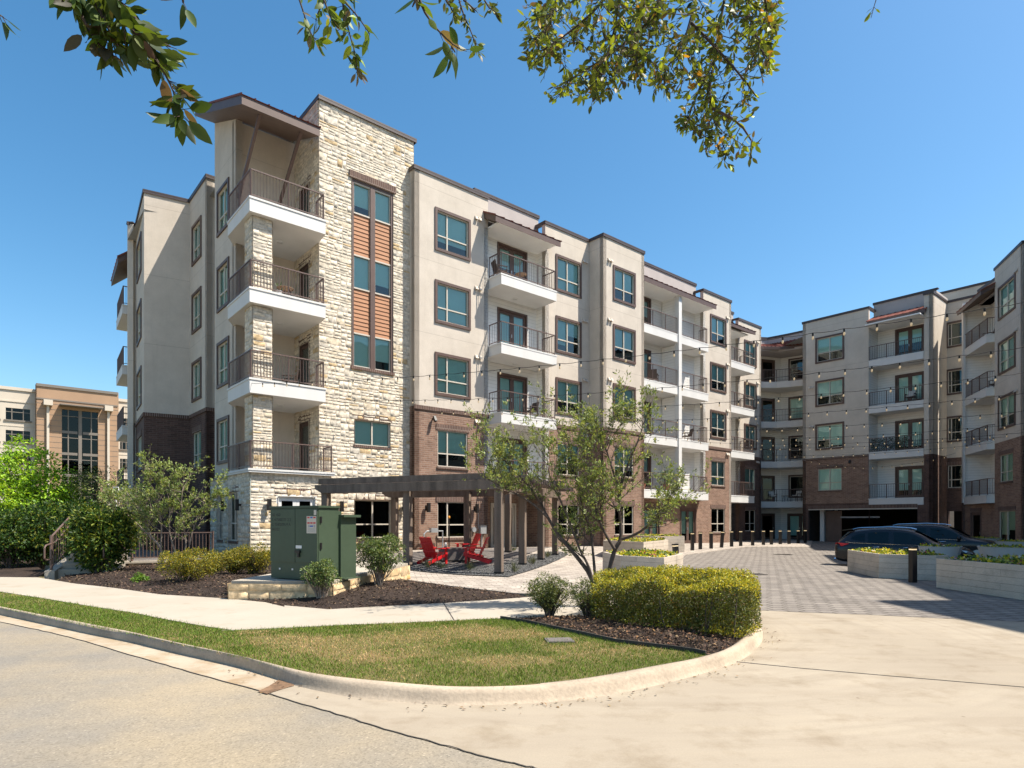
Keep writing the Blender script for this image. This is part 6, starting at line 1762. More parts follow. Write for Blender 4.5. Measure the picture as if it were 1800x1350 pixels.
def pot_plant(p, r1, ph, n, R, lab, cat="potted plant", mat="terracotta", cols=((.035, .075, .02), (.06, .11, .03), (.09, .15, .04)), up=.6, ln=(.10, .2)):
    p = Vector(p); r = empty("potted_plant", p, lab, cat)
    mb = MB(); mb.lathe(p, [(r1 * .7, 0), (r1, ph), (r1 * .9, ph), (r1 * .85, ph - .04)], 16); mb.build("pot", mat, r)
    cen, d = clump_points([tuple(p + Vector((0, 0, ph + R * .7)))], [R], n, .1, up)
    v, t, c = leaf_arrays(cen, d, rdir(len(cen)), NR.uniform(*ln, len(cen)), NR.uniform(.03, .07, len(cen)), palette(len(cen), cols)); fastmesh("foliage", v, t, "leaf", r, c)
pot_plant(P3(25.4, -.7, FL[1]), .22, .4, 260, .50, "leafy potted plant on the lowest left half of the double balconies", ln=(.12, .22))
pot_plant(P3(23.0, -.6, FL[1]), .28, .35, 60, .2, "round terracotta pot on the lowest left double balcony near the railing")
pot_plant(P3(1.0, -.6, FL[3]), .12, .2, 5, .12, "small potted cactus in a white pot by the corner balcony railing", "potted cactus", "white_enamel", ((.10, .15, .08),), 1.2, (.18, .26))
hn = 2600; f = Fr(P2(AF + .14, -6.5), P2(AF + .14, -8.9)); sx = NR.random(hn) * f.L; zz_ = FLF[2] + .08 + NR.random(hn) * .9
base = np.array([list(f.pt(a, NR.uniform(-.08, .02), z)) for a, z in zip(sx, zz_)]); v, t, c = leaf_arrays(base, rdir(hn), rdir(hn), NR.uniform(.05, .10, hn), NR.uniform(.03, .05, hn), palette(hn, [(.02, .05, .015), (.035, .07, .02)]))
hs_ = fastmesh("hedge_screen", v, t, "leaf", None, c); tag(hs_, "dark green artificial hedge screen fixed along a far wing balcony railing", "hedge screen")
# ------------------------------------------------------------------ shrubs and hedges
def in_poly(poly, x, y):
    c = np.zeros(len(x), dtype=bool)
    for i in range(len(poly)):
        a, b = poly[i], poly[(i + 1) % len(poly)]
        m = ((a[1] > y) != (b[1] > y)) & (x < (b[0] - a[0]) * (y - a[1]) / ((b[1] - a[1]) + 1e-12) + a[0]); c ^= m
    return c
def vnoise(x, y, f=1.0, s=0.0):
    return (np.sin(x * 1.7 * f + 1.3 + s) * np.sin(y * 1.9 * f + .4 + s) + .6 * np.sin(x * 3.9 * f + y * 2.3 * f + 2 + s) + .4 * np.sin(x * 7.1 * f - y * 8.3 * f + s)) / 2.0
def shrub(name, c, rx, ry, hgt, n, cols, label, w=None, lf=(.03, .06), lw=.45, base=.12, nst=14, clumps=70, cat="shrub", mat="leaf", bark="bark_dark", rc=.28, group=None, shell=.35, jit=.2, up=.35):
    z0 = h(c.x, c.y) + .1
    r = empty(name, (c.x, c.y, z0), label, cat, group)
    cs, rs = [], []
    while len(cs) < clumps:
        d = NR.normal(size=3); d /= np.linalg.norm(d); q = NR.random() ** .45
        p = d * q * (1 - rc * .6)
        if p[2] < -.75: continue
        zc = z0 + base * hgt + (p[2] + 1) / 2 * hgt * (1 - base)
        k = 1 - .35 * max(0, -p[2])
        cs.append((c.x + p[0] * rx * k, c.y + p[1] * ry * k, zc)); rs.append(rc * min(rx, ry, hgt / 2) * NR.uniform(.7, 1.3))
    per = max(1, n // clumps)
    cen, d = clump_points(cs, rs, per, shell, up)
    dd = d + rdir(len(cen)) * .7; nn = rdir(len(cen)); nn[:, 2] += .6
    L = NR.uniform(*lf, len(cen))
    v, t, cc = leaf_arrays(cen, dd, nn, L, L * lw, palette(len(cen), cols, w, jit)); fastmesh("foliage", v, t, mat, r, cc)
    mb = MB(); stems(mb, (c.x, c.y, z0 - .05), nst, max(rx, ry) * .75, hgt * .85, .014 + .006 * hgt, RNG)
    for p in cs[::2]: 
        b = Vector((c.x + (p[0] - c.x) * .35, c.y + (p[1] - c.y) * .35, z0 + (p[2] - z0) * .45)); mb.tube([b, p], [.009, .004], 4)
    mb.build("stems", bark, r, uv=False)
    return r
YG = [(.25, .21, .018), (.14, .15, .018), (.06, .09, .015), (.36, .29, .03)]
OL = [(.12, .15, .04), (.07, .10, .03), (.20, .21, .07), (.045, .065, .02)]
DK = [(.022, .052, .012), (.038, .08, .015), (.07, .12, .02), (.18, .21, .03)]
LG = [(.14, .20, .06), (.08, .13, .035), (.22, .26, .10), (.05, .08, .025)]
G3 = "yellow-green mounded shrubs in the mulch bed"
def gpt(px, py): return at(px, py, .16)
p = gpt(327, 1026); shrub("mounded_shrub", p, .88, .75, .98, 9000, YG, "largest yellow-green mounded shrub, frontmost in the mulch bed left of the cabinet", lf=(.03, .055), group=G3, clumps=110, rc=.22)
p = gpt(376, 1010); shrub("mounded_shrub", p, .55, .6, .80, 5000, YG, "small yellow-green mounded shrub half hidden behind the frontmost one", lf=(.03, .055), group=G3, clumps=70)
p = gpt(412, 1014); shrub("mounded_shrub", p, .55, .55, .90, 5500, YG, "middle yellow-green mounded shrub close to the stone corner", lf=(.03, .055), group=G3, clumps=80)
p = gpt(450, 1014); shrub("mounded_shrub", p, .72, .6, 1.02, 7000, YG, "yellow-green mounded shrub touching the left side of the green cabinet", lf=(.03, .055), group=G3, clumps=90)
p = gpt(246, 1024); shrub("seedling", p, .32, .25, .30, 420, [(.14, .24, .03), (.09, .17, .02)], "small bright green seedling alone in the dark mulch", lf=(.05, .10), lw=.35, nst=6, clumps=16, cat="plant")
p = flatpt(566, 1056, ST); shrub("loose_shrub", p, .46, .42, .84, 4200, LG, "small pale green loose shrub in front of the low stone wall", lf=(.03, .06), lw=.4, clumps=60, rc=.2, bark="bark_pale", nst=16, base=.3)
p = at(668, 1037, .13); shrub("loose_shrub", p, .64, .58, 1.36, 7500, LG, "taller pale green loose shrub between the cabinet and the pergola", lf=(.035, .07), lw=.4, clumps=85, rc=.18, bark="bark_pale", nst=18, base=.25)
p = flatpt(966, 1084, ST); shrub("loose_shrub", p, .46, .42, .74, 8000, OL, "small olive shrub standing apart at the left end of the clipped hedge", lf=(.022, .042), lw=.4, clumps=110, rc=.26, nst=14, base=.08)
p = flatpt(1036, 1088, ST); shrub("loose_shrub", p, .40, .36, .72, 4200, OL, "thin see-through olive shrub between the small shrub and the clipped hedge", lf=(.022, .042), lw=.4, clumps=80, rc=.24, nst=16, base=.12)
# clipped hedge
hp = [(1.22, 9.75), (1.85, 9.0), (2.55, 8.45), (3.0, 8.30), (3.45, 8.75), (3.78, 9.6), (3.80, 10.5), (2.7, 11.2), (1.5, 11.2)]
def hedge():
    hz0, hz1 = ST + .02, .88
    r = empty("clipped_hedge", (2.6, 10, ST), "broad clipped yellow-green hedge on the mulch island beside the driveway", "hedge")
    N_ = 420000
    x = NR.uniform(1.2, 3.95, N_); y = NR.uniform(7.9, 11.4, N_); z = NR.uniform(hz0, hz1 + .1, N_)
    k = in_poly(hp, x, y); x, y, z = x[k], y[k], z[k]
    dd = np.full(len(x), -9.0)
    for cx_, cy_, R_, Z_ in ((1.55, 9.62, .46, .74), (2.02, 9.20, .50, .86), (2.55, 8.78, .50, .74), (2.98, 8.62, .46, .88), (3.34, 9.12, .46, .80), (1.70, 10.45, .50, .82), (2.28, 9.95, .56, .92), (2.86, 9.45, .56, .94), (3.36, 9.85, .48, .90), (2.70, 10.45, .55, .88), (3.30, 10.5, .5, .84), (2.2, 10.8, .5, .84)):
        Z_ *= .93; zc_ = ST + Z_ * .47
        wob = 1 + .20 * vnoise(x * 2.0 + z, y * 2.0 - z * 1.3, 1.6) + .07 * vnoise(x * 6 - z * 4, y * 6 + z * 3, 2)
        e = ((np.abs(x - cx_) / R_) ** 2.1 + (np.abs(y - cy_) / R_) ** 2.1 + (np.abs(z - zc_) / (Z_ * .53)) ** 2.5) ** (1 / 2.2) / wob
        dd = np.maximum(dd, (1 - e) * R_)
    keep = (dd > 0) & (NR.random(len(x)) < np.exp(-dd * 5.5))
    x, y, z, dd = x[keep], y[keep], z[keep], dd[keep]
    n = min(len(x), 100000); x, y, z, dd = x[:n], y[:n], z[:n], dd[:n]
    cen = np.column_stack([x, y, z]); d = rdir(n); d[:, 2] = np.abs(d[:, 2]) * .8 + .15; nn = rdir(n)
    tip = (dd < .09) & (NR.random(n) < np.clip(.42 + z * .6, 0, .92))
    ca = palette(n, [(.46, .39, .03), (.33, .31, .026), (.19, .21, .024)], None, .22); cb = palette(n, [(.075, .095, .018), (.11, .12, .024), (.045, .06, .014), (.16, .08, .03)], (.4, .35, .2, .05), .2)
    L = NR.uniform(.024, .046, n)
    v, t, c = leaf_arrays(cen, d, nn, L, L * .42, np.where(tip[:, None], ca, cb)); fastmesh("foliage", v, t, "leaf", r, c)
    mb = MB()
    for i in range(60):
        a = RNG.randrange(len(x)); p = Vector((x[a], y[a], z[a])); b = Vector((p.x + RNG.uniform(-.15, .15), p.y + RNG.uniform(-.15, .15), ST - .05)); mb.tube([b, b.lerp(p, .5) + Vector((RNG.uniform(-.06, .06), RNG.uniform(-.06, .06), 0)), p], [.014, .010, .004], 4)
    mb.build("stems", "bark_dark", r, uv=False)
hedge()

# ------------------------------------------------------------------ trees with a branching skeleton
def smooth3(pl, it=2):
    for _ in range(it):
        q = [pl[0]]
        for i in range(len(pl) - 1): q += [pl[i].lerp(pl[i + 1], .25), pl[i].lerp(pl[i + 1], .75)]
        q.append(pl[-1]); pl = q
    return pl
def willow(name, base, stems_px, Y, label, rng, leafn, cols, bark, r0=.05, bl=(.5, 1.1), w=None, ll=(.05, .10), lw=.24, up=.5, nside=7, leafy=1.0, twig=5, gdepth=.5, ends_only=False):
    z0 = h(base.x, base.y)
    root = empty(name, (base.x, base.y, z0), label, "tree")
    mb = MB(); tips = []
    def branch(p, d, L, r, lev):
        pts = [p]; q = p.copy(); dd = d.normalized(); n = 4
        for i in range(n):
            dd = (dd + Vector((rng.uniform(-.28, .28), rng.uniform(-.28, .28), rng.uniform(-.10, .26)))).normalized(); q = q + dd * (L / n); pts.append(q.copy())
        mb.tube(pts, [r * (1 - .75 * i / n) for i in range(n + 1)], 5 if lev < 2 else 4, 0, cap=False)
        if lev == 2:
            for i in range(1, n + 1): tips.append((pts[i], dd))
            return
        for k in range(twig if lev == 1 else 4):
            i = rng.randrange(1, n + 1); a = pts[i]
            nd = (dd + Vector((rng.gauss(0, .75), rng.gauss(0, .75), rng.gauss(.1, .5)))).normalized()
            branch(a, nd, L * rng.uniform(.35, .62), r * .45, lev + 1)
    for st_, rr in stems_px:
        dy = rng.uniform(-gdepth, gdepth)
        pl = []
        for i, (px, py) in enumerate(st_):
            t = i / max(1, len(st_) - 1); yy = Y + dy * t; pl.append(Vector(((px - CX) / FPX * yy, yy, EYE + (HY - py) / FPX * yy)))
        pl = smooth3(pl, 2); n = len(pl)
        rad = [max(.006, rr * (1 - .85 * i / (n - 1))) for i in range(n)]
        mb.tube(pl, rad, 8, 0)
        for k in range(nside):
            i = int(n * rng.uniform(.35, .98)); i = min(i, n - 1); d = (pl[min(i + 1, n - 1)] - pl[max(0, i - 1)]).normalized()
            nd = (d * .6 + Vector((rng.gauss(0, .6), rng.gauss(0, .6), rng.gauss(up * .5, .35)))).normalized()
            branch(pl[i], nd, rng.uniform(*bl), max(.006, rad[i] * .55), 1)
        branch(pl[-1], (pl[-1] - pl[-3]).normalized(), rng.uniform(*bl) * .6, rad[-1], 1)
    mb.build("trunk", bark, root, smooth=True, uv=False)
    T = len(tips); k = NR.integers(0, T, leafn)
    tp = np.array([tuple(t[0]) for t in tips]); td = np.array([tuple(t[1]) for t in tips])
    fav = NR.random(T) ** 2.6; pk = fav / fav.sum(); k = NR.choice(T, leafn, p=pk)
    cen = tp[k] + NR.normal(size=(leafn, 3)) * .022; d = td[k] + rdir(leafn) * .9; nn = rdir(leafn)
    L = NR.uniform(*ll, leafn)
    v, t, c = leaf_arrays(cen, d, nn, L, L * lw, palette(leafn, cols, w)); fastmesh("crown", v, t, "leaf", root, c)
    return root
WC = [(.21, .26, .07), (.15, .195, .055), (.30, .34, .11), (.10, .13, .045)]
wr_ = random.Random(5)
YT = 11.6
willow("small_tree", Vector(((1050 - CX) / FPX * YT, YT)), [
    ([(1046, 1072), (1044, 1018), (1013, 977), (982, 942), (963, 910), (948, 880), (918, 840), (892, 815)], .050),
    ([(1048, 1072), (1040, 1010), (1030, 985), (1020, 970), (995, 900), (965, 840), (962, 805)], .034),
    ([(1050, 1072), (1046, 1010), (1042, 967), (1040, 940), (1022, 885), (1012, 830), (1002, 790)], .034),
    ([(1062, 1072), (1070, 1008), (1080, 965), (1093, 948), (1090, 905), (1088, 862), (1106, 810), (1124, 770), (1130, 748)], .052),
    ([(1080, 965), (1060, 932), (1048, 900), (1040, 860), (1032, 812)], .034),
    ([(1093, 948), (1122, 938), (1148, 916), (1160, 896), (1172, 886)], .032),
    ([(1088, 862), (1072, 810), (1064, 785), (1056, 765)], .026),
    ([(963, 910), (930, 880), (895, 862), (872, 850)], .022),
], YT, "small multi-stemmed tree with twisting dark trunks and sparse spring leaves behind the clipped hedge", wr_, 20000, WC, "bark_dark", bl=(.40, .95), nside=17, gdepth=.9, ll=(.038, .075), lw=.36, twig=7)
YL = 19.0
willow("small_tree", Vector(((288 - CX) / FPX * YL, YL)), [
    ([(288, 1000), (284, 962), (262, 940), (252, 905), (232, 880)], .045),
    ([(288, 1000), (282, 965), (285, 930), (280, 890), (262, 850)], .035),
    ([(316, 996), (306, 965), (296, 930), (300, 890), (290, 850)], .034),
    ([(318, 996), (328, 962), (324, 932), (318, 890), (322, 850)], .034),
    ([(318, 996), (332, 968), (338, 930), (355, 900), (372, 885)], .030),
    ([(262, 940), (235, 915), (208, 890), (190, 870)], .026),
], YL, "pale bare-looking small tree with many thin twigs in front of the bronze fence", random.Random(9), 11000, [(.24, .31, .08), (.16, .22, .06), (.34, .38, .14), (.10, .13, .04)], "bark_pale", bl=(.5, .92), nside=12, gdepth=.8, ll=(.05, .10), lw=.36, twig=7, up=.8)

def crown_tree(name, c, trunk_h, shape, n, cols, label, w=None, lf=(.10, .17), lw=.55, clumps=160, rc=.42, bark="bark_dark", mat="leaf", cat="tree", sp=.25):
    "shape: list of (height, radius) rings of the crown"
    z0 = h(c.x, c.y); r = empty(name, (c.x, c.y, z0), label, cat)
    mb = MB(); top = shape[-1][0]
    mb.tube([(c.x, c.y, z0 - .1), (c.x + .05, c.y, z0 + trunk_h), (c.x, c.y, z0 + top * .9)], [.10, .08, .02], 8)
    cs, rs = [], []
    while len(cs) < clumps:
        i = RNG.randrange(len(shape) - 1); t = RNG.random(); zc = shape[i][0] + (shape[i + 1][0] - shape[i][0]) * t; R = shape[i][1] + (shape[i + 1][1] - shape[i][1]) * t
        if RNG.random() > (R / max(s[1] for s in shape)) ** 1.2: continue
        a = RNG.uniform(0, 2 * pi); q = R * (RNG.random() ** .4) * RNG.uniform(.85, 1.12)
        cs.append((c.x + q * cos(a), c.y + q * sin(a), z0 + zc)); rs.append(rc * RNG.uniform(.6, 1.25))
    for p in cs[::2]:
        b = Vector((c.x, c.y, z0 + max(trunk_h * .8, (p[2] - z0) * .7))); mb.tube([b, b.lerp(Vector(p), .5) + Vector((0, 0, .05)), p], [.025, .015, .005], 4)
    mb.build("trunk", bark, r, uv=False)
    cen, d = clump_points(cs, rs, n // clumps, sp, .3); m = len(cen)
    nn = rdir(m); nn[:, 2] += .8; L = NR.uniform(*lf, m)
    v, t, cc = leaf_arrays(cen, d + rdir(m) * .8 - np.array([0, 0, .25]), nn, L, L * lw, palette(m, cols, w)); fastmesh("crown", v, t, mat, r, cc)
    return r
BG = [(.27, .44, .025), (.20, .35, .022), (.36, .52, .04), (.12, .22, .018)]
crown_tree("maple_tree", dep(48, 25.0), 1.2, [(1.1, 1.9), (2.0, 2.25), (2.8, 1.8), (3.7, 1.15), (4.75, .3)], 17000, BG, "bright green leafy tree in front of the distant tan building at the left edge", lf=(.09, .15), clumps=230, rc=.36)
crown_tree("maple_tree", dep(-62, 27.0), 1.2, [(1.0, 1.6), (2.2, 1.7), (3.4, 1.2), (4.2, .3)], 6000, BG, "second bright green tree mostly cut by the left edge of the picture", lf=(.10, .16), clumps=90, rc=.4)
crown_tree("olive_tree", dep(168, 25.5), 1.2, [(1.0, 1.2), (2.2, 1.5), (3.2, 1.0), (3.7, .3)], 9000, OL, "greyish olive tree just left of the building behind the dark bushes", lf=(.05, .10), lw=.35, clumps=120, rc=.4)
crown_tree("olive_tree", dep(215, 22.5), .8, [(.7, .9), (1.6, 1.1), (2.3, .8), (2.7, .2)], 5000, OL, "lower sparse olive tree beside the thin white pole", lf=(.05, .09), lw=.35, clumps=80, rc=.3)
def dark_bush(px, Y, rx, hgt, n, lab, cols=DK, w=(.4, .3, .2, .1)):
    c = dep(px, Y); shrub("evergreen_bush", c, rx, rx * .9, hgt, n, cols, lab, w, lf=(.08, .14), lw=.48, clumps=150, rc=.28, mat="leaf_glossy", group="dark glossy bushes at the left", shell=.4, base=.0)
dark_bush(178, 18.9, 1.08, 2.25, 14000, "large glossy bush with sunlit yellow-green leaves right of the steps", w=(.2, .25, .25, .3))  # larger share of pale leaves puts sunlit sparkle into the colour
dark_bush(142, 20.4, .8, 2.4, 8000, "dark glossy bush hiding the top of the stone steps")
dark_bush(72, 22.4, 1.3, 2.3, 9000, "dark evergreen bush behind the left handrail")
dark_bush(22, 21.6, 1.2, 2.0, 9000, "dark evergreen bush left of the stone steps")
dark_bush(-28, 22.2, 1.3, 2.2, 6000, "dark evergreen bush cut by the left edge of the picture")
dark_bush(95, 25.5, 1.3, 2.7, 7000, "dark evergreen bush farther back under the bright green tree")

# ------------------------------------------------------------------ overhanging branches close to the camera
def bigleaves(name, cen, dirs, nrm, ln, wd, cols, mat, parent, curl=.25):
    n = len(cen); d = dirs / np.linalg.norm(dirs, axis=1, keepdims=True); s = np.cross(d, nrm); s /= np.linalg.norm(s, axis=1, keepdims=True) + 1e-9; u = np.cross(s, d)
    tt = [0, .10, .30, .55, .80, 1.0]; ww = [.0, .26, .47, .48, .28, .0]; cu = NR.uniform(-.5, 1.2, n)[:, None] * curl; fo = NR.uniform(.05, .35, n)[:, None]
    V_ = np.empty((n, 18, 3)); L = ln[:, None]; W_ = wd[:, None]
    for i, (t, w) in enumerate(zip(tt, ww)):
        c = cen + d * L * t - u * L * cu * t * t
        V_[:, i * 3] = c - s * W_ * w + u * W_ * w * fo; V_[:, i * 3 + 1] = c; V_[:, i * 3 + 2] = c + s * W_ * w + u * W_ * w * fo
    q = []
    for i in range(5):
        a, b = i * 3, i * 3 + 3; q += [(a, a + 1, b + 1, b), (a + 1, a + 2, b + 2, b + 1)]
    F_ = (np.arange(n)[:, None, None] * 18 + np.array(q)[None]).reshape(-1, 4)
    return fastmesh(name, V_.reshape(-1, 3), F_, mat, parent, np.repeat(cols, 18, axis=0), smooth=True)
NEAR = [(.035, .060, .012), (.055, .085, .016), (.09, .13, .02), (.085, .060, .038), (.05, .045, .025)]
def hang(label, twigs, Y, leaf, lwid, per, cols, w=None, spread=.6, mat="leaf_glossy", rad=.004, dy=.15, group=None):
    P0 = None; mb = MB(); cen, dirs = [], []
    for tw, m, *rr_ in twigs:
        rd_ = rr_[0] if rr_ else rad
        oy = RNG.uniform(-dy, dy); pl = [Vector(((x - CX) / FPX * (Y + oy), Y + oy, EYE + (HY - y) / FPX * (Y + oy))) for x, y in tw]
        pl = smooth3(pl, 1); n = len(pl)
        if P0 is None: P0 = pl[0]
        mb.tube(pl, [max(.0012, rd_ * (1 - .8 * i / n)) for i in range(n)], 5)
        for k in range(int(m)):
            f = RNG.uniform(.05, 1.0) * (n - 1); i = min(int(f), n - 2); p = pl[i].lerp(pl[i + 1], f - i); d = (pl[i + 1] - pl[i]).normalized()
            dd = (d * RNG.uniform(.1, .9) + Vector((RNG.gauss(0, spread), RNG.gauss(0, spread), RNG.gauss(-.15, spread)))).normalized()
            q = p + dd * leaf * RNG.uniform(.1, .45); mb.tube([p, q], [.0016, .0012], 3, cap=False); cen.append(tuple(q)); dirs.append(tuple(dd))
    r = empty("tree_branch", P0, label, "branch", group)
    mb.build("twig", "twig_dark", r, smooth=True, uv=False)
    n = len(cen); nn = rdir(n); L = NR.uniform(.65, 1.15, n) * leaf
    bigleaves("leaves", np.array(cen), np.array(dirs), nn, L, L * lwid * NR.uniform(.8, 1.15, n), palette(n, cols, w, .22), mat, r)
hang("dark broad-leaved branch hanging in from the top left corner", [
    ([(185, -40), (205, 0), (233, 23), (257, 66), (268, 93), (296, 140), (311, 175), (319, 206)], 84), ([(110, -40), (130, 0), (155, 50), (172, 78), (196, 92)], 60), ([(150, -30), (175, 20), (190, 50), (205, 75)], 46), ([(205, 0), (225, 40), (240, 60)], 34), ([(257, 66), (280, 75), (300, 82)], 5), ([(320, -25), (322, 5)], 3)],
    2.1, .080, .42, 0, NEAR, (.32, .34, .22, .05, .07), rad=.0075)
hang("two dark leaves reaching in at the upper left edge", [([(-40, -10), (-8, 22), (6, 30)], 5)], 2.0, .075, .45, 0, NEAR, (.3, .3, .2, .1, .1), spread=.3)
hang("short leafy twig hanging from the top edge left of the tower roof", [
    ([(596, -30), (603, 10), (613, 55), (625, 95), (628, 132)], 42), ([(520, -20), (533, 20), (545, 58), (560, 75)], 22), ([(560, -25), (575, 15), (585, 40)], 24), ([(603, 0), (630, 30), (650, 60)], 16), ([(575, -10), (560, 20), (555, 35)], 8)],
    3.4, .075, .40, 0, [(.06, .10, .015), (.11, .17, .02), (.17, .23, .03), (.12, .10, .06)], (.34, .34, .17, .15), rad=.006)
hang("twig with a few large pointed leaves hanging at the top above the stone tower", [
    ([(730, -30), (742, 15), (762, 45), (790, 74), (812, 88)], 11), ([(790, 74), (800, 92)], 4), ([(735, -10), (725, 12)], 3)],
    2.5, .085, .40, 0, [(.05, .09, .015), (.09, .14, .02), (.10, .08, .04)], (.5, .35, .15), rad=.006)
hang("small-leaved twigs along the top edge above the stone tower", [
    ([(800, -30), (812, 20), (830, 60), (842, 95)], 36), ([(840, -30), (855, 10), (872, 22)], 26), ([(770, -20), (790, 8), (800, 30)], 26), ([(815, 0), (838, 20)], 10)],
    3.3, .047, .42, 0, [(.06, .08, .015), (.12, .16, .02), (.05, .05, .02)], (.4, .4, .2), rad=.006)
bx = [(915, 60), (925, 110), (950, 186), (1000, 182), (1040, 188), (1075, 176), (1110, 155), (1150, 165), (1183, 180), (1200, 242), (1240, 272), (1285, 312), (1320, 278), (1338, 194), (1352, 134), (1372, 60)]
def low(x):
    for (a, ya), (b, yb) in zip(bx[:-1], bx[1:]):
        if a <= x <= b: return ya + (yb - ya) * (x - a) / (b - a)
    return -50
boughs = [[(1180, -70), (1150, 30), (1092, 82), (1035, 120), (985, 150)], [(1110, -70), (1055, 10), (1000, 58), (948, 92)], [(1285, -70), (1268, 30), (1254, 110), (1246, 170), (1258, 225), (1282, 280)],
    [(1235, -70), (1215, 40), (1185, 105), (1150, 140)], [(1300, -70), (1318, 40), (1342, 95)], [(1095, -70), (1085, 30), (1066, 110), (1048, 155)], [(1255, 105), (1218, 180), (1206, 226)], [(1252, 190), (1300, 215), (1326, 255)],
    [(1000, -70), (975, 20), (945, 70)], [(1150, -70), (1125, 40), (1118, 110)], [(1340, -70), (1345, 10), (1356, 50)], [(1215, 40), (1255, 80), (1300, 130), (1330, 170)]]
tw_ = [(b, 26, .0085) for b in boughs]
for i in range(350):
    b = RNG.choice(boughs + boughs[:2] + boughs[3:6] + boughs[8:10]); k = RNG.randrange(len(b) - 1); t = RNG.random(); x = b[k][0] + (b[k + 1][0] - b[k][0]) * t; y = b[k][1] + (b[k + 1][1] - b[k][1]) * t
    a = RNG.gauss(pi / 2, .85); L_ = RNG.uniform(28, 85); pts = [(x, y)]
    for q in range(3):
        a += RNG.gauss(0, .35); x += cos(a) * L_ / 3; y += sin(a) * L_ / 3
        if y > low(x): break
        pts.append((x, y))
    if len(pts) > 1: tw_.append((pts, 4 + .14 * L_, .0026))
hang("dense live oak bough with small leathery leaves hanging from the top right of the picture", tw_,
    3.25, .042, .46, 0, [(.065, .085, .02), (.10, .125, .025), (.17, .22, .025), (.27, .33, .03), (.12, .09, .04), (.36, .20, .02)], (.26, .25, .24, .14, .09, .02), dy=.28, rad=.0075, spread=.75)
hang("tiny leafy twig tip at the top edge toward the right", [([(1550, -30), (1538, 5), (1531, 32)], 7), ([(1405, -30), (1418, -2)], 3)], 3.8, .048, .42, 0, [(.10, .14, .02), (.05, .06, .02)], spread=.5)

# ------------------------------------------------------------------ grass, chips and small tufts
def grass():
    poly = [(p.x, p.y) for p in LAWN_POLY]; N_ = 2000000
    x = NR.uniform(-19, 5.5, N_); y = NR.uniform(6, 26, N_); k = in_poly(poly, x, y); x, y = x[k], y[k]
    prob = np.clip((9.5 / np.hypot(x, y)) ** 1.6, .12, 1); k = NR.random(len(x)) < prob; x, y = x[k], y[k]
    dry = .0 + .55 * vnoise(x, y * 1.5, 1.0, .7) + .35 * vnoise(x, y, 2.7, 2.0)
    for (px, py), a, sx, sy in (((600, 1128), .9, 1.0, .5), ((700, 1150), .55, .9, .35), ((760, 1112), .8, 1.0, .5), ((880, 1115), .5, .8, .4), ((915, 1158), 1.0, .55, .25), ((500, 1125), .5, .9, .4), ((600, 1195), .6, 1.0, .25), ((985, 1140), .4, .5, .3)):
        c = flatpt(px, py, KT); dry += a * np.exp(-((x - c.x) / sx) ** 2 - ((y - c.y) / sy) ** 2)
    for (px, py), a, sx, sy in (((1040, 1180), 1.0, 1.1, .35), ((880, 1196), .7, .9, .25), ((200, 1075), .9, 4, 1.8), ((1000, 1105), .5, .5, .3)):
        c = flatpt(px, py, KT); dry -= a * np.exp(-((x - c.x) / sx) ** 2 - ((y - c.y) / sy) ** 2)
    pd = 1 / (1 + np.exp(-(dry - .18) * 7)); isd = NR.random(len(x)) < pd * .85
    keep = ~(isd & (NR.random(len(x)) < .35)); x, y, isd = x[keep], y[keep], isd[keep]
    n = len(x); x = x + NR.normal(size=n) * .03; y = y + NR.normal(size=n) * .03; hh = NR.uniform(.016, .042, n) * np.where(NR.random(n) < .03, 1.9, 1.0) * np.where(isd, .55, 1.0); ang = NR.uniform(0, 2 * pi, n); wv = NR.uniform(.006, .011, n) * (np.hypot(x, y) / 10) ** .5
    ln_ = NR.uniform(.2, 1.0, n) * np.where(isd, 1.6, 1); la = NR.uniform(0, 2 * pi, n); z = np.full(n, KT - .02)
    v = np.empty((n, 3, 3)); v[:, 0] = np.column_stack([x - np.cos(ang) * wv / 2, y - np.sin(ang) * wv / 2, z]); v[:, 1] = np.column_stack([x + np.cos(ang) * wv / 2, y + np.sin(ang) * wv / 2, z]); v[:, 2] = np.column_stack([x + np.cos(la) * hh * ln_, y + np.sin(la) * hh * ln_, z + hh])
    c = np.where(isd[:, None], palette(n, [(.56, .38, .19), (.44, .30, .14), (.30, .22, .09)]), palette(n, [(.09, .16, .018), (.13, .20, .026), (.06, .115, .014), (.19, .23, .04)]))
    o = fastmesh("grass", v.reshape(-1, 3), np.arange(n * 3).reshape(-1, 3), "blade", None, np.repeat(c, 3, axis=0)); tag(o, "short mown grass with dry straw patches between the kerb and the pavement", "grass", kind="stuff")
grass()
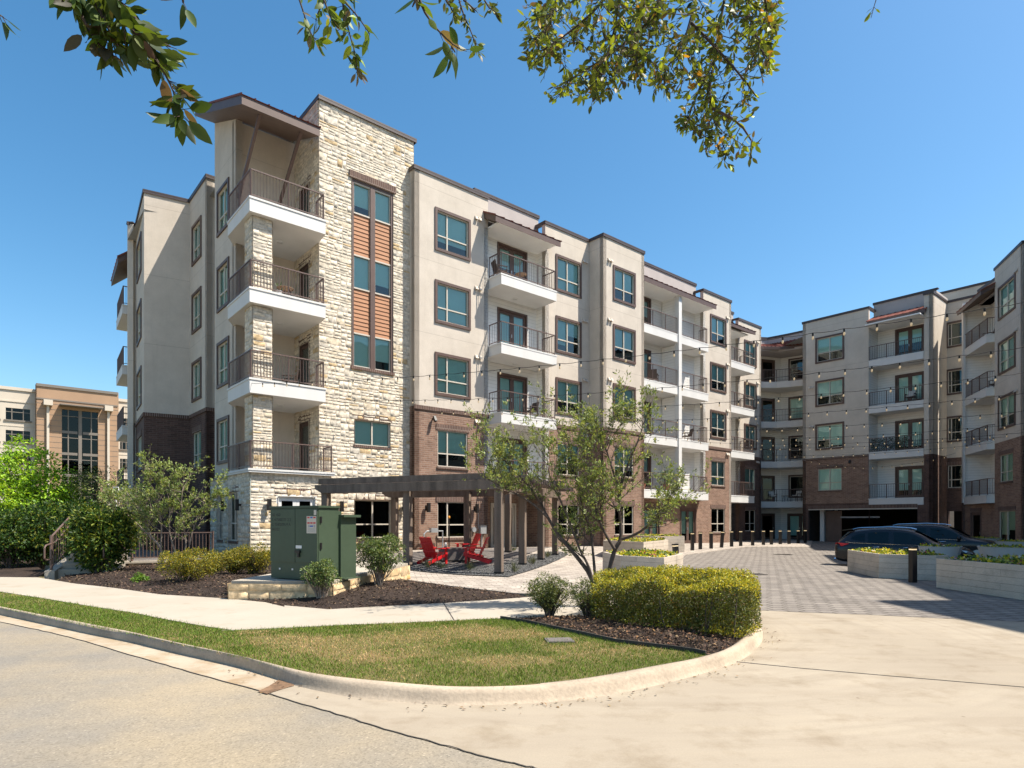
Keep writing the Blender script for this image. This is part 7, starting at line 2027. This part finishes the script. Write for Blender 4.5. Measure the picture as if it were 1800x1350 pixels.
def chips(poly, n, z, name, label, cols, size, follow=True, amp=.1):
    xs = [p[0] for p in poly]; ys = [p[1] for p in poly]; x = NR.uniform(min(xs), max(xs), n * 4); y = NR.uniform(min(ys), max(ys), n * 4); k = in_poly([(p[0], p[1]) for p in poly], x, y); x, y = x[k][:n], y[k][:n]; n = len(x)
    dep_ = bpy.context.evaluated_depsgraph_get() if False else None
    zz0 = np.array([(h(a, b) if follow else 0) + z for a, b in zip(x, y)])
    bd = [Vector((p[0], p[1])) for p in poly]; dist = np.array([(nearest(bd + [bd[0]], Vector((a, b))) - Vector((a, b))).length for a, b in zip(x, y)])
    t = np.clip(dist / (1.4 if amp > .08 else .7), 0, 1); zz0 = zz0 + amp * t * t * (3 - 2 * t) * (1 + .25 * (np.sin(x * 2.3 + y * 1.1) * .5 + np.sin(x * 1.1 - y * 3.1 + 1) * .5))
    cen = np.column_stack([x, y, zz0 + NR.random(n) * .012]); d = rdir(n); d[:, 2] *= .35; nn = rdir(n); nn[:, 2] += 1.2
    L = NR.uniform(*size, n); v, tt, c = leaf_arrays(cen, d, nn, L, L * NR.uniform(.25, .6, n), palette(n, cols, None, .25), .1)
    tag(fastmesh(name, v, tt, "chips", None, c), label, "gravel" if "gravel" in name else "mulch", kind="stuff")
MC = [(.035, .022, .016), (.06, .04, .028), (.10, .066, .045), (.15, .10, .065)]
vis = [p for p in bed]
chips(bed[3:] if False else bed, 16000, ST, "mulch_chips", "loose dark bark chips over the long planting bed by the pavement", MC, (.03, .08), True, .12)
chips(isl, 9000, ST, "mulch_chips", "loose dark bark chips and dry leaves under the clipped hedge", MC + [(.22, .12, .06)], (.02, .06), False, .07)
chips(gravel, 7000, .062, "gravel_stones", "loose black and grey gravel stones round the pergola posts", [(.03, .03, .032), (.08, .08, .08), (.20, .195, .19), (.05, .05, .05)], (.03, .06), True, .0)
def tuft(p, n, hgt, lab, cols):
    z0 = h(p.x, p.y) + .06; a = NR.uniform(0, 2 * pi, n); e = NR.uniform(.15, 1.1, n); d = np.column_stack([np.cos(a) * np.sin(e), np.sin(a) * np.sin(e), np.cos(e)])
    v, t, c = leaf_arrays(np.tile([p.x, p.y, z0], (n, 1)) + NR.normal(size=(n, 3)) * [.03, .03, 0], d, rdir(n), NR.uniform(.6, 1.1, n) * hgt, np.full(n, .016), palette(n, cols))
    tag(fastmesh("spiky_plant", v, t, "leaf", None, c), lab, "plant", "spiky plants in the black gravel")
SP = [(.08, .10, .045), (.13, .14, .08), (.05, .06, .03)]
for (px, py), lab in (((752, 998), "spiky grey-green plant in the gravel before the left red chair"), ((775, 1000), "spiky grey-green plant in the gravel right of the left red chair"), ((826, 1002), "spiky grey-green plant in the gravel below the right red chair"), ((905, 1006), "spiky plant in the black gravel just right of the nearest pergola post"), ((936, 992), "spiky plant in the black gravel between the right-hand pergola posts"), ((962, 980), "tall spiky plant in the black gravel near the rear right pergola posts"), ((902, 969), "spiky plant beside the rear pergola post near the glass door")):
    tuft(at(px, py, .06), 46, .42, lab, SP)

# fallen leaves along the kerb, the gutter and the driveway edge
def litter():
    n = 240; k = NR.integers(1, len(bk) - 1, n); off = np.abs(NR.normal(size=n)) * .12; cen = []
    for i, o in zip(k, off):
        b, f = bk[i], ft[i]; d = (f - b).normalized(); q = f + d * (.03 + o) + Vector((RNG.uniform(-.05, .05), RNG.uniform(-.05, .05)))
        cen.append((q.x, q.y, .008 + RNG.random() * .006))
    m = 0; cen += [(RNG.uniform(-3, 9), RNG.uniform(5, 13), .008) for _ in range(m)]
    cen = np.array([c for c in cen if nearest(bk, Vector((c[0], c[1]))).y >= c[1] or c[0] > 3.9]); n = len(cen)
    d = rdir(n); d[:, 2] *= .15; nn = rdir(n) * .35; nn[:, 2] += 1; L = NR.uniform(.018, .05, n)
    v, t, c = leaf_arrays(cen, d, nn, L, L * .5, palette(n, [(.16, .09, .04), (.26, .17, .08), (.09, .055, .03)]), .2)
    tag(fastmesh("leaf_litter", v, t, "chips", None, c), "small fallen brown leaves scattered along the kerb and driveway edge", "fallen leaves", kind="stuff")
litter()
